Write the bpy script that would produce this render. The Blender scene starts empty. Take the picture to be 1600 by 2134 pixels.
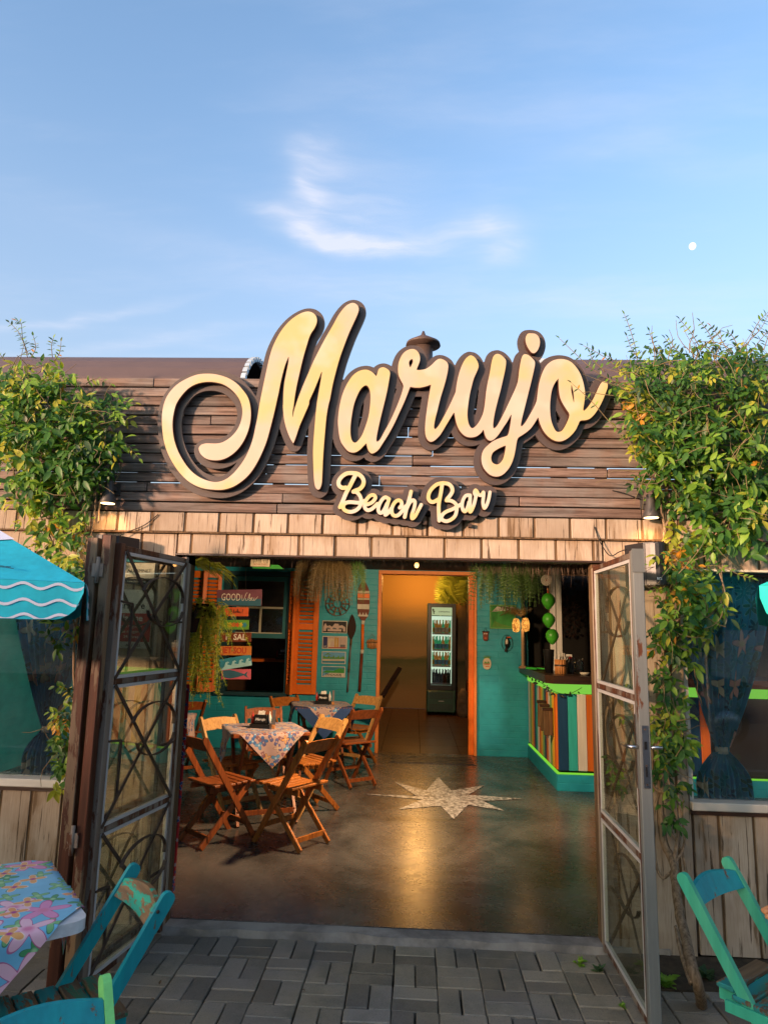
import bpy, math, random
import numpy as np
from mathutils import Vector, Matrix
random.seed(7)
SC = bpy.context.scene
COL = SC.collection
PI = math.pi

# ------------------------------------------------------------------ camera
FPX, CAM_H, CAM_D = 1410.0, 1.55, 3.77
yaw, pit, rol = math.radians(2.75), math.radians(9.7), math.radians(1.35)
cF = Vector((-math.sin(yaw)*math.cos(pit), math.cos(yaw)*math.cos(pit), math.sin(pit)))
cR0 = Vector((math.cos(yaw), math.sin(yaw), 0)); cU0 = cR0.cross(cF)
cR = cR0*math.cos(rol) + cU0*math.sin(rol); cU = cU0*math.cos(rol) - cR0*math.sin(rol)
cC = Vector((0, -CAM_D, CAM_H))
cam_d = bpy.data.cameras.new('camera'); cam = bpy.data.objects.new('camera', cam_d); COL.objects.link(cam)
cam.matrix_world = Matrix(((cR.x, cU.x, -cF.x, cC.x), (cR.y, cU.y, -cF.y, cC.y), (cR.z, cU.z, -cF.z, cC.z), (0, 0, 0, 1)))
cam_d.sensor_fit = 'VERTICAL'; cam_d.sensor_height = 36; cam_d.lens = 36*FPX/2134
cam_d.clip_start = 0.05; cam_d.clip_end = 5000
SC.camera = cam
def _ray(px, py): return cF + cR*((px-800)/FPX) - cU*((py-1067)/FPX)
def at(px, py, Y):          # point of the place seen at a photo position, on the upright plane y = Y
    d = _ray(px, py); return cC + d*((Y+CAM_D)/d.y)
def atz(px, py, z=0.0):     # the same on the level plane z
    d = _ray(px, py); return cC + d*((z-CAM_H)/d.z)

# ------------------------------------------------------------------ world and sun
SUN_AZ, SUN_EL = math.radians(225-0), math.radians(7)      # compass bearing from +Y, clockwise
sun_dir = Vector((math.sin(SUN_AZ)*math.cos(SUN_EL), math.cos(SUN_AZ)*math.cos(SUN_EL), math.sin(SUN_EL)))
W = bpy.data.worlds.new('World'); SC.world = W; W.use_nodes = True
nt = W.node_tree; nt.nodes.clear()
class NB:
    """tiny node builder"""
    def __init__(s, nt): s.nt = nt
    def n(s, typ, ins=None, **kw):
        nd = s.nt.nodes.new(typ)
        for k, v in kw.items(): setattr(nd, k, v)
        for k, v in (ins or {}).items():
            i = nd.inputs[k]
            if isinstance(v, bpy.types.NodeSocket): s.nt.links.new(v, i)
            elif isinstance(v, bpy.types.Node): s.nt.links.new(v.outputs[0], i)
            else: i.default_value = v
        return nd
    def m(s, op, a, b=0.0, c=0.0, clamp=False):
        nd = s.nt.nodes.new('ShaderNodeMath'); nd.operation = op; nd.use_clamp = clamp
        for i, v in enumerate((a, b, c)):
            if isinstance(v, bpy.types.NodeSocket): s.nt.links.new(v, nd.inputs[i])
            elif isinstance(v, bpy.types.Node): s.nt.links.new(v.outputs[0], nd.inputs[i])
            else: nd.inputs[i].default_value = v
        return nd.outputs[0]
    def v(s, op, a, b=(0, 0, 0), scale=None):
        nd = s.nt.nodes.new('ShaderNodeVectorMath'); nd.operation = op
        for i, x in enumerate((a, b)):
            if isinstance(x, bpy.types.NodeSocket): s.nt.links.new(x, nd.inputs[i])
            elif isinstance(x, bpy.types.Node): s.nt.links.new(x.outputs[0], nd.inputs[i])
            else: nd.inputs[i].default_value = x
        if scale is not None:
            if isinstance(scale, bpy.types.NodeSocket): s.nt.links.new(scale, nd.inputs['Scale'])
            else: nd.inputs['Scale'].default_value = scale
        return nd.outputs[1] if op in ('LENGTH', 'DOT_PRODUCT', 'DISTANCE') else nd.outputs[0]
    def mix(s, f, a, b, blend='MIX'):
        nd = s.nt.nodes.new('ShaderNodeMix'); nd.data_type = 'RGBA'; nd.blend_type = blend
        for i, v in ((0, f), (6, a), (7, b)):
            if isinstance(v, bpy.types.NodeSocket): s.nt.links.new(v, nd.inputs[i])
            elif isinstance(v, bpy.types.Node): s.nt.links.new(v.outputs[0], nd.inputs[i])
            else:
                if i > 0 and len(v) == 3: v = (*v, 1)
                nd.inputs[i].default_value = v
        return nd.outputs[2]
    def ss(s, x, lo, hi):     # smooth step lo..hi -> 0..1
        nd = s.nt.nodes.new('ShaderNodeMapRange'); nd.interpolation_type = 'SMOOTHSTEP'
        s.nt.links.new(x if isinstance(x, bpy.types.NodeSocket) else x.outputs[0], nd.inputs[0])
        for i, v in ((1, lo), (2, hi)):
            if isinstance(v, bpy.types.NodeSocket): s.nt.links.new(v, nd.inputs[i])
            else: nd.inputs[i].default_value = v
        return nd.outputs[0]
    def noise(s, vec, scale, detail=4, rough=0.55, dist=0.0):
        nd = s.n('ShaderNodeTexNoise', {'Scale': scale, 'Detail': detail, 'Roughness': rough, 'Distortion': dist})
        if vec is not None: s.nt.links.new(vec, nd.inputs['Vector'])
        return nd
b = NB(nt)
sky = b.n('ShaderNodeTexSky', sky_type='NISHITA', sun_disc=False, sun_elevation=SUN_EL, sun_rotation=SUN_AZ)
sky.altitude = 50; sky.air_density = 1.0; sky.dust_density = 3.0; sky.ozone_density = 1.6
tc = b.n('ShaderNodeTexCoord'); D = tc.outputs['Generated']
sep = b.n('ShaderNodeSeparateXYZ', {0: D})
zc = b.m('MAXIMUM', sep.outputs[2], 0.03)
px_, py_ = b.m('DIVIDE', sep.outputs[0], zc), b.m('DIVIDE', sep.outputs[1], zc)
P2 = b.n('ShaderNodeCombineXYZ', {0: px_, 1: py_, 2: 0.0}).outputs[0]
warp = b.noise(P2, 3.0, 3); Pw = b.v('ADD', P2, b.v('SCALE', b.v('SUBTRACT', warp.outputs['Color'], (.5, .5, .5)), scale=0.20))
def blob(cx, cy, rx, ry, ang, amp):
    c, s_ = math.cos(ang), math.sin(ang)
    d = b.v('SUBTRACT', Pw, (cx, cy, 0))
    u = b.m('DIVIDE', b.v('DOT_PRODUCT', d, (c, s_, 0)), rx); w = b.m('DIVIDE', b.v('DOT_PRODUCT', d, (-s_, c, 0)), ry)
    r2 = b.m('ADD', b.m('MULTIPLY', u, u), b.m('MULTIPLY', w, w))
    return b.m('MULTIPLY', b.m('POWER', 2.718, b.m('MULTIPLY', r2, -1.0)), amp)
tot = None
for q in ((-.335, 1.545, .10, .045, 0.6, .75), (-.22, 1.62, .14, .045, 0.28, .95), (-.09, 1.655, .15, .045, 0.05, .8), (.05, 1.60, .17, .05, -.15, .5), (.17, 1.57, .08, .055, 0.9, .65), (.22, 1.68, .05, .06, 1.3, .55),
          (-.265, 1.40, .040, .11, 0.25, .85), (-.20, 1.31, .05, .06, .2, .4), (-.20, 1.50, .12, .08, .2, .5), (-1.2, 2.10, .45, .03, -.33, .45), (-.95, 2.25, .4, .05, -.3, .35),
          (.0, 1.9, .5, .12, .1, .22), (-.5, 1.75, .6, .10, .5, .15), (.45, 1.3, .5, .06, .3, .16), (.6, 1.95, .4, .1, .2, .22), (-.1, 1.42, .25, .12, .9, .22)):
    x = blob(*q); tot = x if tot is None else b.m('ADD', tot, x)
wisp = b.noise(b.n('ShaderNodeMapping', {'Vector': Pw, 'Rotation': (0, 0, .35), 'Scale': (2.2, 7.0, 1)}).outputs[0], 2.0, 7, .62)
fil = b.ss(wisp.outputs[0], .30, .72)
veil = b.ss(b.noise(b.n('ShaderNodeMapping', {'Vector': P2, 'Rotation': (0, 0, .5), 'Scale': (.8, 2.6, 1)}).outputs[0], 1.3, 6, .6).outputs[0], .45, .85)
cl = b.m('ADD', b.m('MULTIPLY', tot, b.m('ADD', b.m('MULTIPLY', fil, .55), .42)), b.m('MULTIPLY', veil, .30), clamp=True)
cl = b.m('MULTIPLY', cl, b.ss(sep.outputs[2], 0.02, .25), clamp=True)
SKY_TINT = (0.80, 0.85, 0.93)
skc = b.mix(1.0, sky.outputs[0], SKY_TINT, 'MULTIPLY')
skc = b.mix(b.m('MULTIPLY', b.ss(sep.outputs[2], .70, .12), .55), skc, (.88, .92, 1.06))
CLOUD = (1.42, 1.42, 1.60)
col = b.mix(b.m('MULTIPLY', cl, .74), skc, CLOUD)
SKY_S = 0.15
bg = b.n('ShaderNodeBackground', {'Color': col, 'Strength': SKY_S})
b.n('ShaderNodeOutputWorld', {'Surface': bg})
sl = bpy.data.lights.new('sun', 'SUN'); sl.energy = 1.7; sl.angle = math.radians(3.0); sl.color = (1.0, .62, .42)
so = bpy.data.objects.new('sun', sl); COL.objects.link(so); so.rotation_euler = sun_dir.to_track_quat('Z', 'Y').to_euler(); so.location = (-8, -10, 8)
SC.view_settings.view_transform = 'Standard'; SC.view_settings.look = 'None'; SC.view_settings.gamma = 1
SC.view_settings.use_curve_mapping = False; SC.view_settings.exposure = 2.15
SC.render.engine = 'CYCLES'; SC.cycles.max_bounces = 8; SC.cycles.transparent_max_bounces = 16
SC.cycles.use_denoising = True; SC.cycles.sample_clamp_indirect = 4.0; SC.cycles.caustics_reflective = False; SC.cycles.caustics_refractive = False

# ------------------------------------------------------------------ materials
MATS = {}
def newmat(name):
    m = bpy.data.materials.new(name); m.use_nodes = True; m.node_tree.nodes.clear(); MATS[name] = m
    return m, NB(m.node_tree)
def objvec(b, scale=(1, 1, 1), rnd=7.0):
    t = b.n('ShaderNodeTexCoord').outputs['Object']; oi = b.n('ShaderNodeObjectInfo').outputs['Random']
    off = b.n('ShaderNodeCombineXYZ', {0: b.m('MULTIPLY', oi, rnd), 1: b.m('MULTIPLY', oi, rnd*1.7), 2: b.m('MULTIPLY', oi, rnd*.6)})
    return b.n('ShaderNodeMapping', {'Vector': b.v('ADD', t, off.outputs[0]), 'Scale': scale}).outputs[0], oi
def out(b, sh): b.n('ShaderNodeOutputMaterial', {'Surface': sh})
def bump(b, h, strength=.4, dist=.004):
    return b.n('ShaderNodeBump', {'Height': h, 'Strength': strength, 'Distance': dist}).outputs[0]
def plain(name, c, rough=.6, metal=0.0, var=.12, scale=6, emit=None, es=0, spec=.4, trans=0.0, bmp=.15):
    m, b = newmat(name); v, oi = objvec(b)
    n = b.noise(v, scale, 5); n2 = b.noise(v, scale*9, 3)
    f = b.m('ADD', b.m('MULTIPLY', n.outputs[0], .7), b.m('MULTIPLY', n2.outputs[0], .3))
    dk = tuple(x*(1-var*1.6) for x in c); lt = tuple(min(1, x*(1+var)) for x in c)
    cc = b.mix(b.ss(f, .3, .7), dk, lt)
    ins = {'Base Color': cc, 'Roughness': b.m('ADD', rough-.06, b.m('MULTIPLY', f, .14)), 'Metallic': metal, 'Specular IOR Level': spec, 'Normal': bump(b, f, bmp, .003)}
    if trans: ins['Transmission Weight'] = trans
    if emit: ins['Emission Color'] = (*emit, 1); ins['Emission Strength'] = es
    out(b, b.n('ShaderNodeBsdfPrincipled', ins)); return m
def wood(name, c1, c2, axis=0, rough=.75, grey=None, gs=1.0, spec=.25):
    """grain along axis (0 x, 2 z); grey = colour of weathered patches"""
    m, b = newmat(name)
    sc = [34, 34, 34]; sc[axis] = 1.5
    v, oi = objvec(b, tuple(x*gs for x in sc)); v2, _ = objvec(b, (3, 3, 3))
    g = b.noise(v, 2.0, 8, .65, .4); pt = b.noise(v2, 1.3, 5, .6)
    cc = b.mix(b.ss(g.outputs[0], .32, .68), c1, c2)
    if grey: cc = b.mix(b.m('MULTIPLY', b.ss(pt.outputs[0], .42, .62), .75), cc, b.mix(b.ss(g.outputs[0], .35, .7), tuple(x*.55 for x in grey), grey))
    cc = b.mix(1.0, cc, b.n('ShaderNodeCombineXYZ', {i: b.m('ADD', .84, b.m('MULTIPLY', oi, .32)) for i in range(3)}).outputs[0], 'MULTIPLY')
    crack = b.ss(g.outputs[0], .34, .26); cc = b.mix(b.m('MULTIPLY', crack, .7), cc, (.02, .014, .01))
    out(b, b.n('ShaderNodeBsdfPrincipled', {'Base Color': cc, 'Roughness': rough, 'Specular IOR Level': spec, 'Normal': bump(b, g.outputs[0], .8, .004)})); return m
def peeling(name, paint, under, amount=.5, axis=2, rough=.55, paint2=None, pscale=5, stretch=.25, fine=1.0):
    """old paint worn away over wood; amount = share of paint that is gone (threshold)"""
    m, b = newmat(name)
    sc = [pscale]*3; sc[axis] = pscale*stretch; sg = [40, 40, 40]; sg[axis] = 2.5
    v, oi = objvec(b, tuple(sc)); vg, _ = objvec(b, tuple(sg))
    n = b.noise(v, 1.0, 9, .72, .3); g = b.noise(vg, 1.0, 6, .6)
    h = b.m('ADD', b.m('MULTIPLY', n.outputs[0], .8), b.m('MULTIPLY', g.outputs[0], .2*fine))
    p = paint if paint2 is None else b.mix(b.ss(b.noise(v, .45, 3).outputs[0], .4, .6), paint, paint2)
    p = b.mix(b.ss(g.outputs[0], .25, .75), b.mix(1, p, (.8, .8, .8), 'MULTIPLY'), p)
    u = b.mix(b.ss(g.outputs[0], .3, .7), tuple(x*.45 for x in under), under)
    msk = b.ss(h, amount-.012, amount+.012)
    cc = b.mix(msk, u, p)
    cc = b.mix(1.0, cc, b.n('ShaderNodeCombineXYZ', {i: b.m('ADD', .88, b.m('MULTIPLY', oi, .22)) for i in range(3)}).outputs[0], 'MULTIPLY')
    hh = b.m('ADD', msk, b.m('MULTIPLY', g.outputs[0], .5))
    out(b, b.n('ShaderNodeBsdfPrincipled', {'Base Color': cc, 'Roughness': rough, 'Specular IOR Level': .3, 'Normal': bump(b, hh, .5, .002)})); return m
def emis(name, c, s, var=0.0, c2=None, scale=3.0):
    m, b = newmat(name)
    v, _ = objvec(b)
    cc = (*c, 1) if not c2 else b.mix(b.ss(b.noise(v, scale, 2).outputs[0], .35, .65), c, c2)
    out(b, b.n('ShaderNodeEmission', {'Color': cc, 'Strength': s})); return m
def glass(name, tint=(.9, .95, .93), refl=1.0, dirt=.06, dirtc=(.5, .5, .45)):
    m, b = newmat(name); v, _ = objvec(b)
    fr = b.n('ShaderNodeFresnel', {'IOR': 1.5}).outputs[0]
    tr = b.n('ShaderNodeBsdfTransparent', {'Color': (*tint, 1)}); gl = b.n('ShaderNodeBsdfGlossy', {'Color': (1, 1, 1, 1), 'Roughness': .015})
    s1 = b.n('ShaderNodeMixShader', {0: b.m('MULTIPLY', fr, 1.7*refl, clamp=True), 1: tr, 2: gl})
    df = b.n('ShaderNodeBsdfDiffuse', {'Color': (*dirtc, 1)})
    dd = b.m('MULTIPLY', b.ss(b.noise(v, 2.2, 5).outputs[0], .3, .8), dirt)
    out(b, b.n('ShaderNodeMixShader', {0: dd, 1: s1, 2: df})); return m
def flowers(b, vec, scale, seed, petals=5, size=.42, thr=.35):
    """mask, rim, core of procedural flowers on a 2-D coordinate"""
    v = b.n('ShaderNodeMapping', {'Vector': vec, 'Location': (seed, seed*1.3, 0), 'Scale': (scale, scale, scale)}).outputs[0]
    vo = b.n('ShaderNodeTexVoronoi', {'Vector': v, 'Scale': 1.0, 'Randomness': .75}, voronoi_dimensions='2D', feature='F1')
    d = b.v('SUBTRACT', v, vo.outputs['Position']); s = b.n('ShaderNodeSeparateXYZ', {0: d}); cs = b.n('ShaderNodeSeparateXYZ', {0: vo.outputs['Color']})
    r = b.m('SQRT', b.m('ADD', b.m('MULTIPLY', s.outputs[0], s.outputs[0]), b.m('MULTIPLY', s.outputs[1], s.outputs[1])))
    th = b.m('ADD', b.m('MULTIPLY', b.m('ARCTAN2', s.outputs[1], s.outputs[0]), petals), b.m('MULTIPLY', cs.outputs[0], 6.28))
    R = b.m('MULTIPLY', b.m('ADD', .66, b.m('MULTIPLY', b.m('COSINE', th), .34)), size)
    e = b.m('SUBTRACT', R, r); on = b.m('GREATER_THAN', cs.outputs[1], thr)
    mask = b.m('MULTIPLY', b.ss(e, -.006, .006), on); rim = b.m('MULTIPLY', b.ss(b.m('ABSOLUTE', e), .03, .012), on)
    core = b.m('MULTIPLY', b.ss(r, size*.33, size*.08), on)
    return mask, rim, core, cs.outputs[2]
def cloth(name, base, sets, rough=.85, uvmap=True, weave=True, trl=0.0):
    """sets: list of (scale, seed, petals, size, thr, colA, colB, rimcol, corecol)"""
    m, b = newmat(name)
    vec = b.n('ShaderNodeTexCoord').outputs['UV' if uvmap else 'Object']
    c = b.mix(b.ss(b.noise(vec, 5, 4).outputs[0], .35, .65), tuple(x*.86 for x in base), base)
    for (sc, sd, pt, sz, th, ca, cb, cr, cc_) in sets:
        mk, rm, co, rn = flowers(b, vec, sc, sd, pt, sz, th)
        fl = b.mix(b.ss(rn, .45, .55), ca, cb); fl = b.mix(co, fl, cc_); c = b.mix(mk, c, fl); c = b.mix(b.m('MULTIPLY', rm, .8), c, cr)
    sh = b.n('ShaderNodeBsdfPrincipled', {'Base Color': c, 'Roughness': rough, 'Specular IOR Level': .2, 'Sheen Weight': .15})
    if trl: sh = b.n('ShaderNodeMixShader', {0: trl, 1: sh, 2: b.n('ShaderNodeBsdfTranslucent', {'Color': c})})
    out(b, sh); return m
def leafmat(name, c, c2, trl=.35, rough=.42):
    m, b = newmat(name); v, oi = objvec(b, (1, 1, 1), 9)
    geo = b.n('ShaderNodeNewGeometry'); f = b.noise(geo.outputs['Position'], 7, 3).outputs[0]; rr = geo.outputs['Random Per Island']
    c_ = b.mix(b.ss(b.m('ADD', b.m('MULTIPLY', f, .6), b.m('MULTIPLY', b.m('ADD', rr, oi), .3)), .35, .8), c, c2)
    c_ = b.mix(b.m('MULTIPLY', geo.outputs['Backfacing'], .35), c_, tuple(min(1, x*1.35+.01) for x in c2))
    p = b.n('ShaderNodeBsdfPrincipled', {'Base Color': c_, 'Roughness': rough, 'Specular IOR Level': .35})
    t = b.n('ShaderNodeBsdfTranslucent', {'Color': b.mix(1, c_, (1.3, 1.4, .7), 'MULTIPLY')})
    out(b, b.n('ShaderNodeMixShader', {0: trl, 1: p, 2: t})); return m

M = {}
M['slat'] = wood('weathered_slat', (.088, .055, .042), (.25, .175, .14), 0, .85, grey=(.25, .22, .20))
M['plankold'] = peeling('flaking_white_plank', (.52, .41, .29), (.20, .12, .06), .44, 2, .8, paint2=(.40, .305, .205), pscale=9, stretch=.13)
m, b = newmat('aged_white_plank'); vg, oi = objvec(b, (55, 55, 2.2)); vs, _ = objvec(b, (7, 7, 1.6)); vf, _ = objvec(b, (160, 160, 9)); vl, _ = objvec(b, (2.5, 2.5, 2.5))
g = b.noise(vg, 1.0, 7, .65, .3); st = b.noise(vs, 1.0, 6, .6, .4); ff = b.noise(vf, 1.0, 3, .6); bl = b.noise(vl, 1.0, 4)
c = b.mix(b.ss(bl.outputs[0], .38, .62), (.50, .40, .30), (.40, .31, .225))
c = b.mix(b.m('MULTIPLY', b.ss(ff.outputs[0], .40, .68), .35), c, (.30, .21, .13))
c = b.mix(b.m('MULTIPLY', b.ss(st.outputs[0], .50, .68), .7), c, (.25, .155, .08))
c = b.mix(b.m('MULTIPLY', b.ss(g.outputs[0], .415, .375), .9), c, (.07, .042, .022))
c = b.mix(b.m('MULTIPLY', b.ss(b.m('ADD', b.m('MULTIPLY', st.outputs[0], .6), b.m('MULTIPLY', g.outputs[0], .4)), .585, .61), .8), c, (.17, .105, .055))
c = b.mix(1.0, c, b.n('ShaderNodeCombineXYZ', {i: b.m('ADD', .84, b.m('MULTIPLY', oi, .28)) for i in range(3)}).outputs[0], 'MULTIPLY')
out(b, b.n('ShaderNodeBsdfPrincipled', {'Base Color': c, 'Roughness': .8, 'Specular IOR Level': .2, 'Normal': bump(b, b.m('ADD', g.outputs[0], b.m('MULTIPLY', ff.outputs[0], .4)), .8, .003)})); M['plank'] = m
M['batten'] = wood('brown_batten', (.07, .04, .02), (.19, .115, .055), 2, .85)
M['sill'] = peeling('sill_paint', (.62, .60, .54), (.22, .16, .1), .36, 0, .6)
M['darkwood'] = wood('dark_wood', (.025, .012, .007), (.06, .028, .015), 0, .35, spec=.5)
M['chairwood'] = wood('varnished_wood', (.26, .075, .014), (.50, .17, .03), 2, .38, gs=.8, spec=.45)
M['chairwood2'] = wood('darker_varnished_wood', (.15, .038, .010), (.32, .085, .02), 2, .4, gs=.8, spec=.45)
M['chairwood3'] = wood('pale_varnished_wood', (.38, .19, .06), (.60, .34, .12), 2, .42, gs=.8, spec=.4)
M['tealpaint'] = peeling('worn_teal_paint', (.010, .33, .35), (.26, .15, .085), .40, 2, .5, paint2=(.012, .27, .31), pscale=13, stretch=.35)
M['tealworn'] = peeling('very_worn_teal_paint', (.012, .23, .235), (.20, .12, .065), .50, 0, .6, paint2=(.05, .14, .07), pscale=9, stretch=.35)
M['mint'] = peeling('mint_paint', (.10, .50, .29), (.28, .16, .09), .385, 2, .5, paint2=(.05, .43, .27), pscale=10, stretch=.3)
M['mintworn'] = peeling('mint_worn_paint', (.03, .42, .27), (.36, .19, .08), .49, 0, .5, pscale=9, stretch=.5)
M['lime'] = plain('lime_paint', (.22, .66, .18), .5)
M['wallteal'] = None
M['orange'] = plain('orange_paint', (.80, .17, .012), .45, var=.1)
M['orangefr'] = plain('orange_frame_paint', (.80, .25, .06), .5, var=.1)
M['navy'] = plain('dark_blue_paint', (.012, .055, .075), .5)
M['bluefr'] = plain('window_blue_paint', (.03, .16, .19), .5)
M['cream'] = plain('cream_paint', (.6, .55, .42), .5)
M['signdark'] = plain('bronze_brown_metal', (.080, .060, .054), .42, metal=.0, var=.04, spec=.35)
M['signside'] = plain('dark_return_metal', (.060, .020, .012), .5, var=.05)
M['signface'] = None
M['rust'] = peeling('rusty_gate_paint', (.17, .12, .085), (.13, .045, .02), .50, 2, .6, paint2=(.24, .19, .15), pscale=6, stretch=.3)
M['rustpole'] = peeling('rusty_post_paint', (.26, .15, .07), (.10, .030, .014), .52, 2, .5, paint2=(.16, .11, .07), pscale=4, stretch=.2)
M['greymetal'] = peeling('grey_gate_paint', (.17, .18, .17), (.15, .055, .025), .40, 2, .5, pscale=6, stretch=.3)
M['alu'] = plain('glazing_bead', (.50, .48, .45), .35, var=.06)
M['iron'] = plain('wrought_iron', (.06, .038, .026), .6, var=.3)
M['steel'] = plain('brushed_steel', (.55, .55, .56), .28, metal=1, var=.05)
M['speaker'] = plain('black_speaker', (.022, .02, .022), .45)
M['black'] = plain('black_plastic', (.012, .012, .013), .35)
M['lampgrey'] = plain('lamp_grey', (.06, .055, .052), .5)
M['white'] = plain('white_paint', (.72, .71, .69), .5, var=.05)
M['whiteworn'] = peeling('chipped_white_table', (.66, .65, .65), (.03, .025, .025), .30, 0, .4, pscale=14, stretch=.8)
M['pvc'] = plain('old_pvc', (.60, .45, .28), .5)
M['roof'] = plain('brown_roof_sheet', (.115, .082, .075), .55, var=.06)
M['roofend'] = plain('pale_roof_sheet', (.45, .55, .62), .5)
M['chimney'] = plain('brown_sheet_chimney', (.09, .062, .052), .5)
M['chimblue'] = plain('blue_chimney_band', (.02, .09, .25), .4)
M['asphalt'] = plain('asphalt', (.05, .05, .052), .9)
M['soil'] = plain('soil', (.055, .038, .022), .95, var=.35, scale=20, bmp=.8)
M['bark'] = wood('vine_bark', (.13, .085, .05), (.33, .235, .15), 2, .85)
M['stem'] = plain('green_brown_stem', (.20, .15, .07), .7)
M['straw'] = plain('thatch_straw', (.17, .115, .075), .85, var=.4)
M['cable'] = plain('black_cable', (.012, .01, .009), .6)
M['leafg'] = leafmat('green_leaf', (.10, .22, .022), (.26, .42, .05))
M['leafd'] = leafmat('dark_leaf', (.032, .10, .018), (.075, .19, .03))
M['leafy'] = leafmat('yellow_green_leaf', (.27, .32, .03), (.46, .43, .05))
M['leafo'] = leafmat('orange_leaf', (.48, .20, .02), (.60, .33, .04))
M['leafb'] = leafmat('dull_blue_green_leaf', (.04, .085, .035), (.075, .13, .05))
M['fern'] = leafmat('fern_green', (.035, .085, .02), (.08, .17, .035))
M['fernlit'] = leafmat('asparagus_fern', (.13, .18, .02), (.30, .34, .05), trl=.45)  # brighter, yellower fern copy with the lamplight put into its colour
M['fernbrown'] = leafmat('dry_fern', (.08, .055, .02), (.17, .12, .05))
M['coconut'] = plain('green_coconut', (.045, .30, .018), .4, var=.2)
M['greenpl'] = plain('green_plastic', (.03, .40, .04), .4)
M['bamboo'] = wood('bamboo', (.42, .16, .05), (.62, .30, .11), 2, .4, spec=.5)
M['paper'] = plain('white_paper', (.75, .72, .68), .8)
M['skin'] = plain('skin', (.60, .24, .09), .5, var=.06)
M['red'] = plain('red_plastic', (.45, .03, .02), .4)
M['bottleg'] = plain('green_bottle_glass', (.02, .20, .06), .15, emit=(.05, .5, .2), es=.07)  # faint self-glow of green and amber bottles stands in for fridge light
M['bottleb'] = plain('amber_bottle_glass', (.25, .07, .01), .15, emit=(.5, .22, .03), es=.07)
M['bottlek'] = plain('dark_bottle_glass', (.02, .018, .015), .15)
M['fridge'] = plain('green_fridge', (.012, .075, .045), .35, var=.05)
M['fridgek'] = plain('black_fridge_frame', (.012, .014, .015), .3)
M['glassw'] = glass('window_glass', (.94, .97, .98), .6, .05, (.35, .4, .42))
M['glassg'] = glass('gate_glass', (.92, .93, .86), .11, .07, (.42, .36, .22))
M['bulb'] = emis('warm_lamp_glow', (1, .45, .12), 1.6)
M['lampface'] = emis('spot_lens', (1, .66, .30), 1.4)
M['ledgreen'] = emis('green_led_light', (.24, .66, .07), .20)
M['ledstrip'] = emis('green_led_tube', (.25, .75, .05), .2)
M['ledteal'] = emis('ceiling_green_light', (.02, 1, .10), .9)
M['moon'] = emis('moon_surface', (1, .97, .9), .28)
M['fridgelight'] = emis('fridge_light', (.66, .80, .58), .26)
M['fridgehead'] = emis('fridge_header', (.62, .72, .38), .15)
M['shell'] = emis('lamp_shade_glow', (1, .45, .08), .32, c2=(.25, .06, .01), scale=60)
# teal plastered brick wall
m, b = newmat('teal_painted_brick'); v, _ = objvec(b, (1, 1, 1), 0)
vv = b.n('ShaderNodeCombineXYZ', {0: b.n('ShaderNodeSeparateXYZ', {0: v}).outputs[0], 1: b.n('ShaderNodeSeparateXYZ', {0: v}).outputs[2], 2: 0.0}).outputs[0]
br = b.n('ShaderNodeTexBrick', {'Vector': vv, 'Scale': 1.0, 'Mortar Size': .006, 'Mortar Smooth': .6, 'Brick Width': .24, 'Row Height': .075})
n = b.noise(v, 5, 5); n2 = b.noise(v, 30, 4)
c = b.mix(b.ss(n.outputs[0], .3, .7), (.010, .28, .37), (.016, .36, .46))
h = b.m('ADD', b.m('MULTIPLY', br.outputs['Fac'], -.8), b.m('MULTIPLY', n2.outputs[0], .9))
out(b, b.n('ShaderNodeBsdfPrincipled', {'Base Color': c, 'Roughness': .5, 'Normal': bump(b, h, .6, .004)})); M['wallteal'] = m
# polished concrete floor
m, b = newmat('polished_concrete'); v, _ = objvec(b, (1, 1, 1), 0)
n = b.noise(v, 1.1, 8, .62, .6); n2 = b.noise(v, 9, 6, .65); n3 = b.noise(v, .5, 4)
c = b.mix(b.ss(n.outputs[0], .32, .68), (.026, .025, .025), (.120, .112, .106)); c = b.mix(b.m('MULTIPLY', b.ss(n2.outputs[0], .5, .75), .16), c, (.17, .155, .145))
vc = b.n('ShaderNodeTexVoronoi', {'Vector': b.v('ADD', v, b.v('SCALE', n2.outputs['Color'], scale=.25)), 'Scale': .55}, feature='DISTANCE_TO_EDGE')
ck = b.ss(vc.outputs[0], .006, .001); c = b.mix(b.m('MULTIPLY', ck, .35), c, (.02, .017, .015))
r = b.m('ADD', .20, b.m('MULTIPLY', n2.outputs[0], .14))
out(b, b.n('ShaderNodeBsdfPrincipled', {'Base Color': c, 'Roughness': r, 'Specular IOR Level': .5, 'Normal': bump(b, n2.outputs[0], .02, .003)})); M['floor'] = m
# threshold concrete
m, b = newmat('raw_concrete'); v, _ = objvec(b, (1, 1, 1), 0); n = b.noise(v, 3, 8, .65); n2 = b.noise(v, 60, 4)
c = b.mix(b.ss(n.outputs[0], .35, .65), (.15, .135, .12), (.36, .33, .29)); out(b, b.n('ShaderNodeBsdfPrincipled', {'Base Color': c, 'Roughness': .85, 'Normal': bump(b, b.m('ADD', n.outputs[0], b.m('MULTIPLY', n2.outputs[0], .3)), .5, .006)})); M['concrete'] = m
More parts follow.
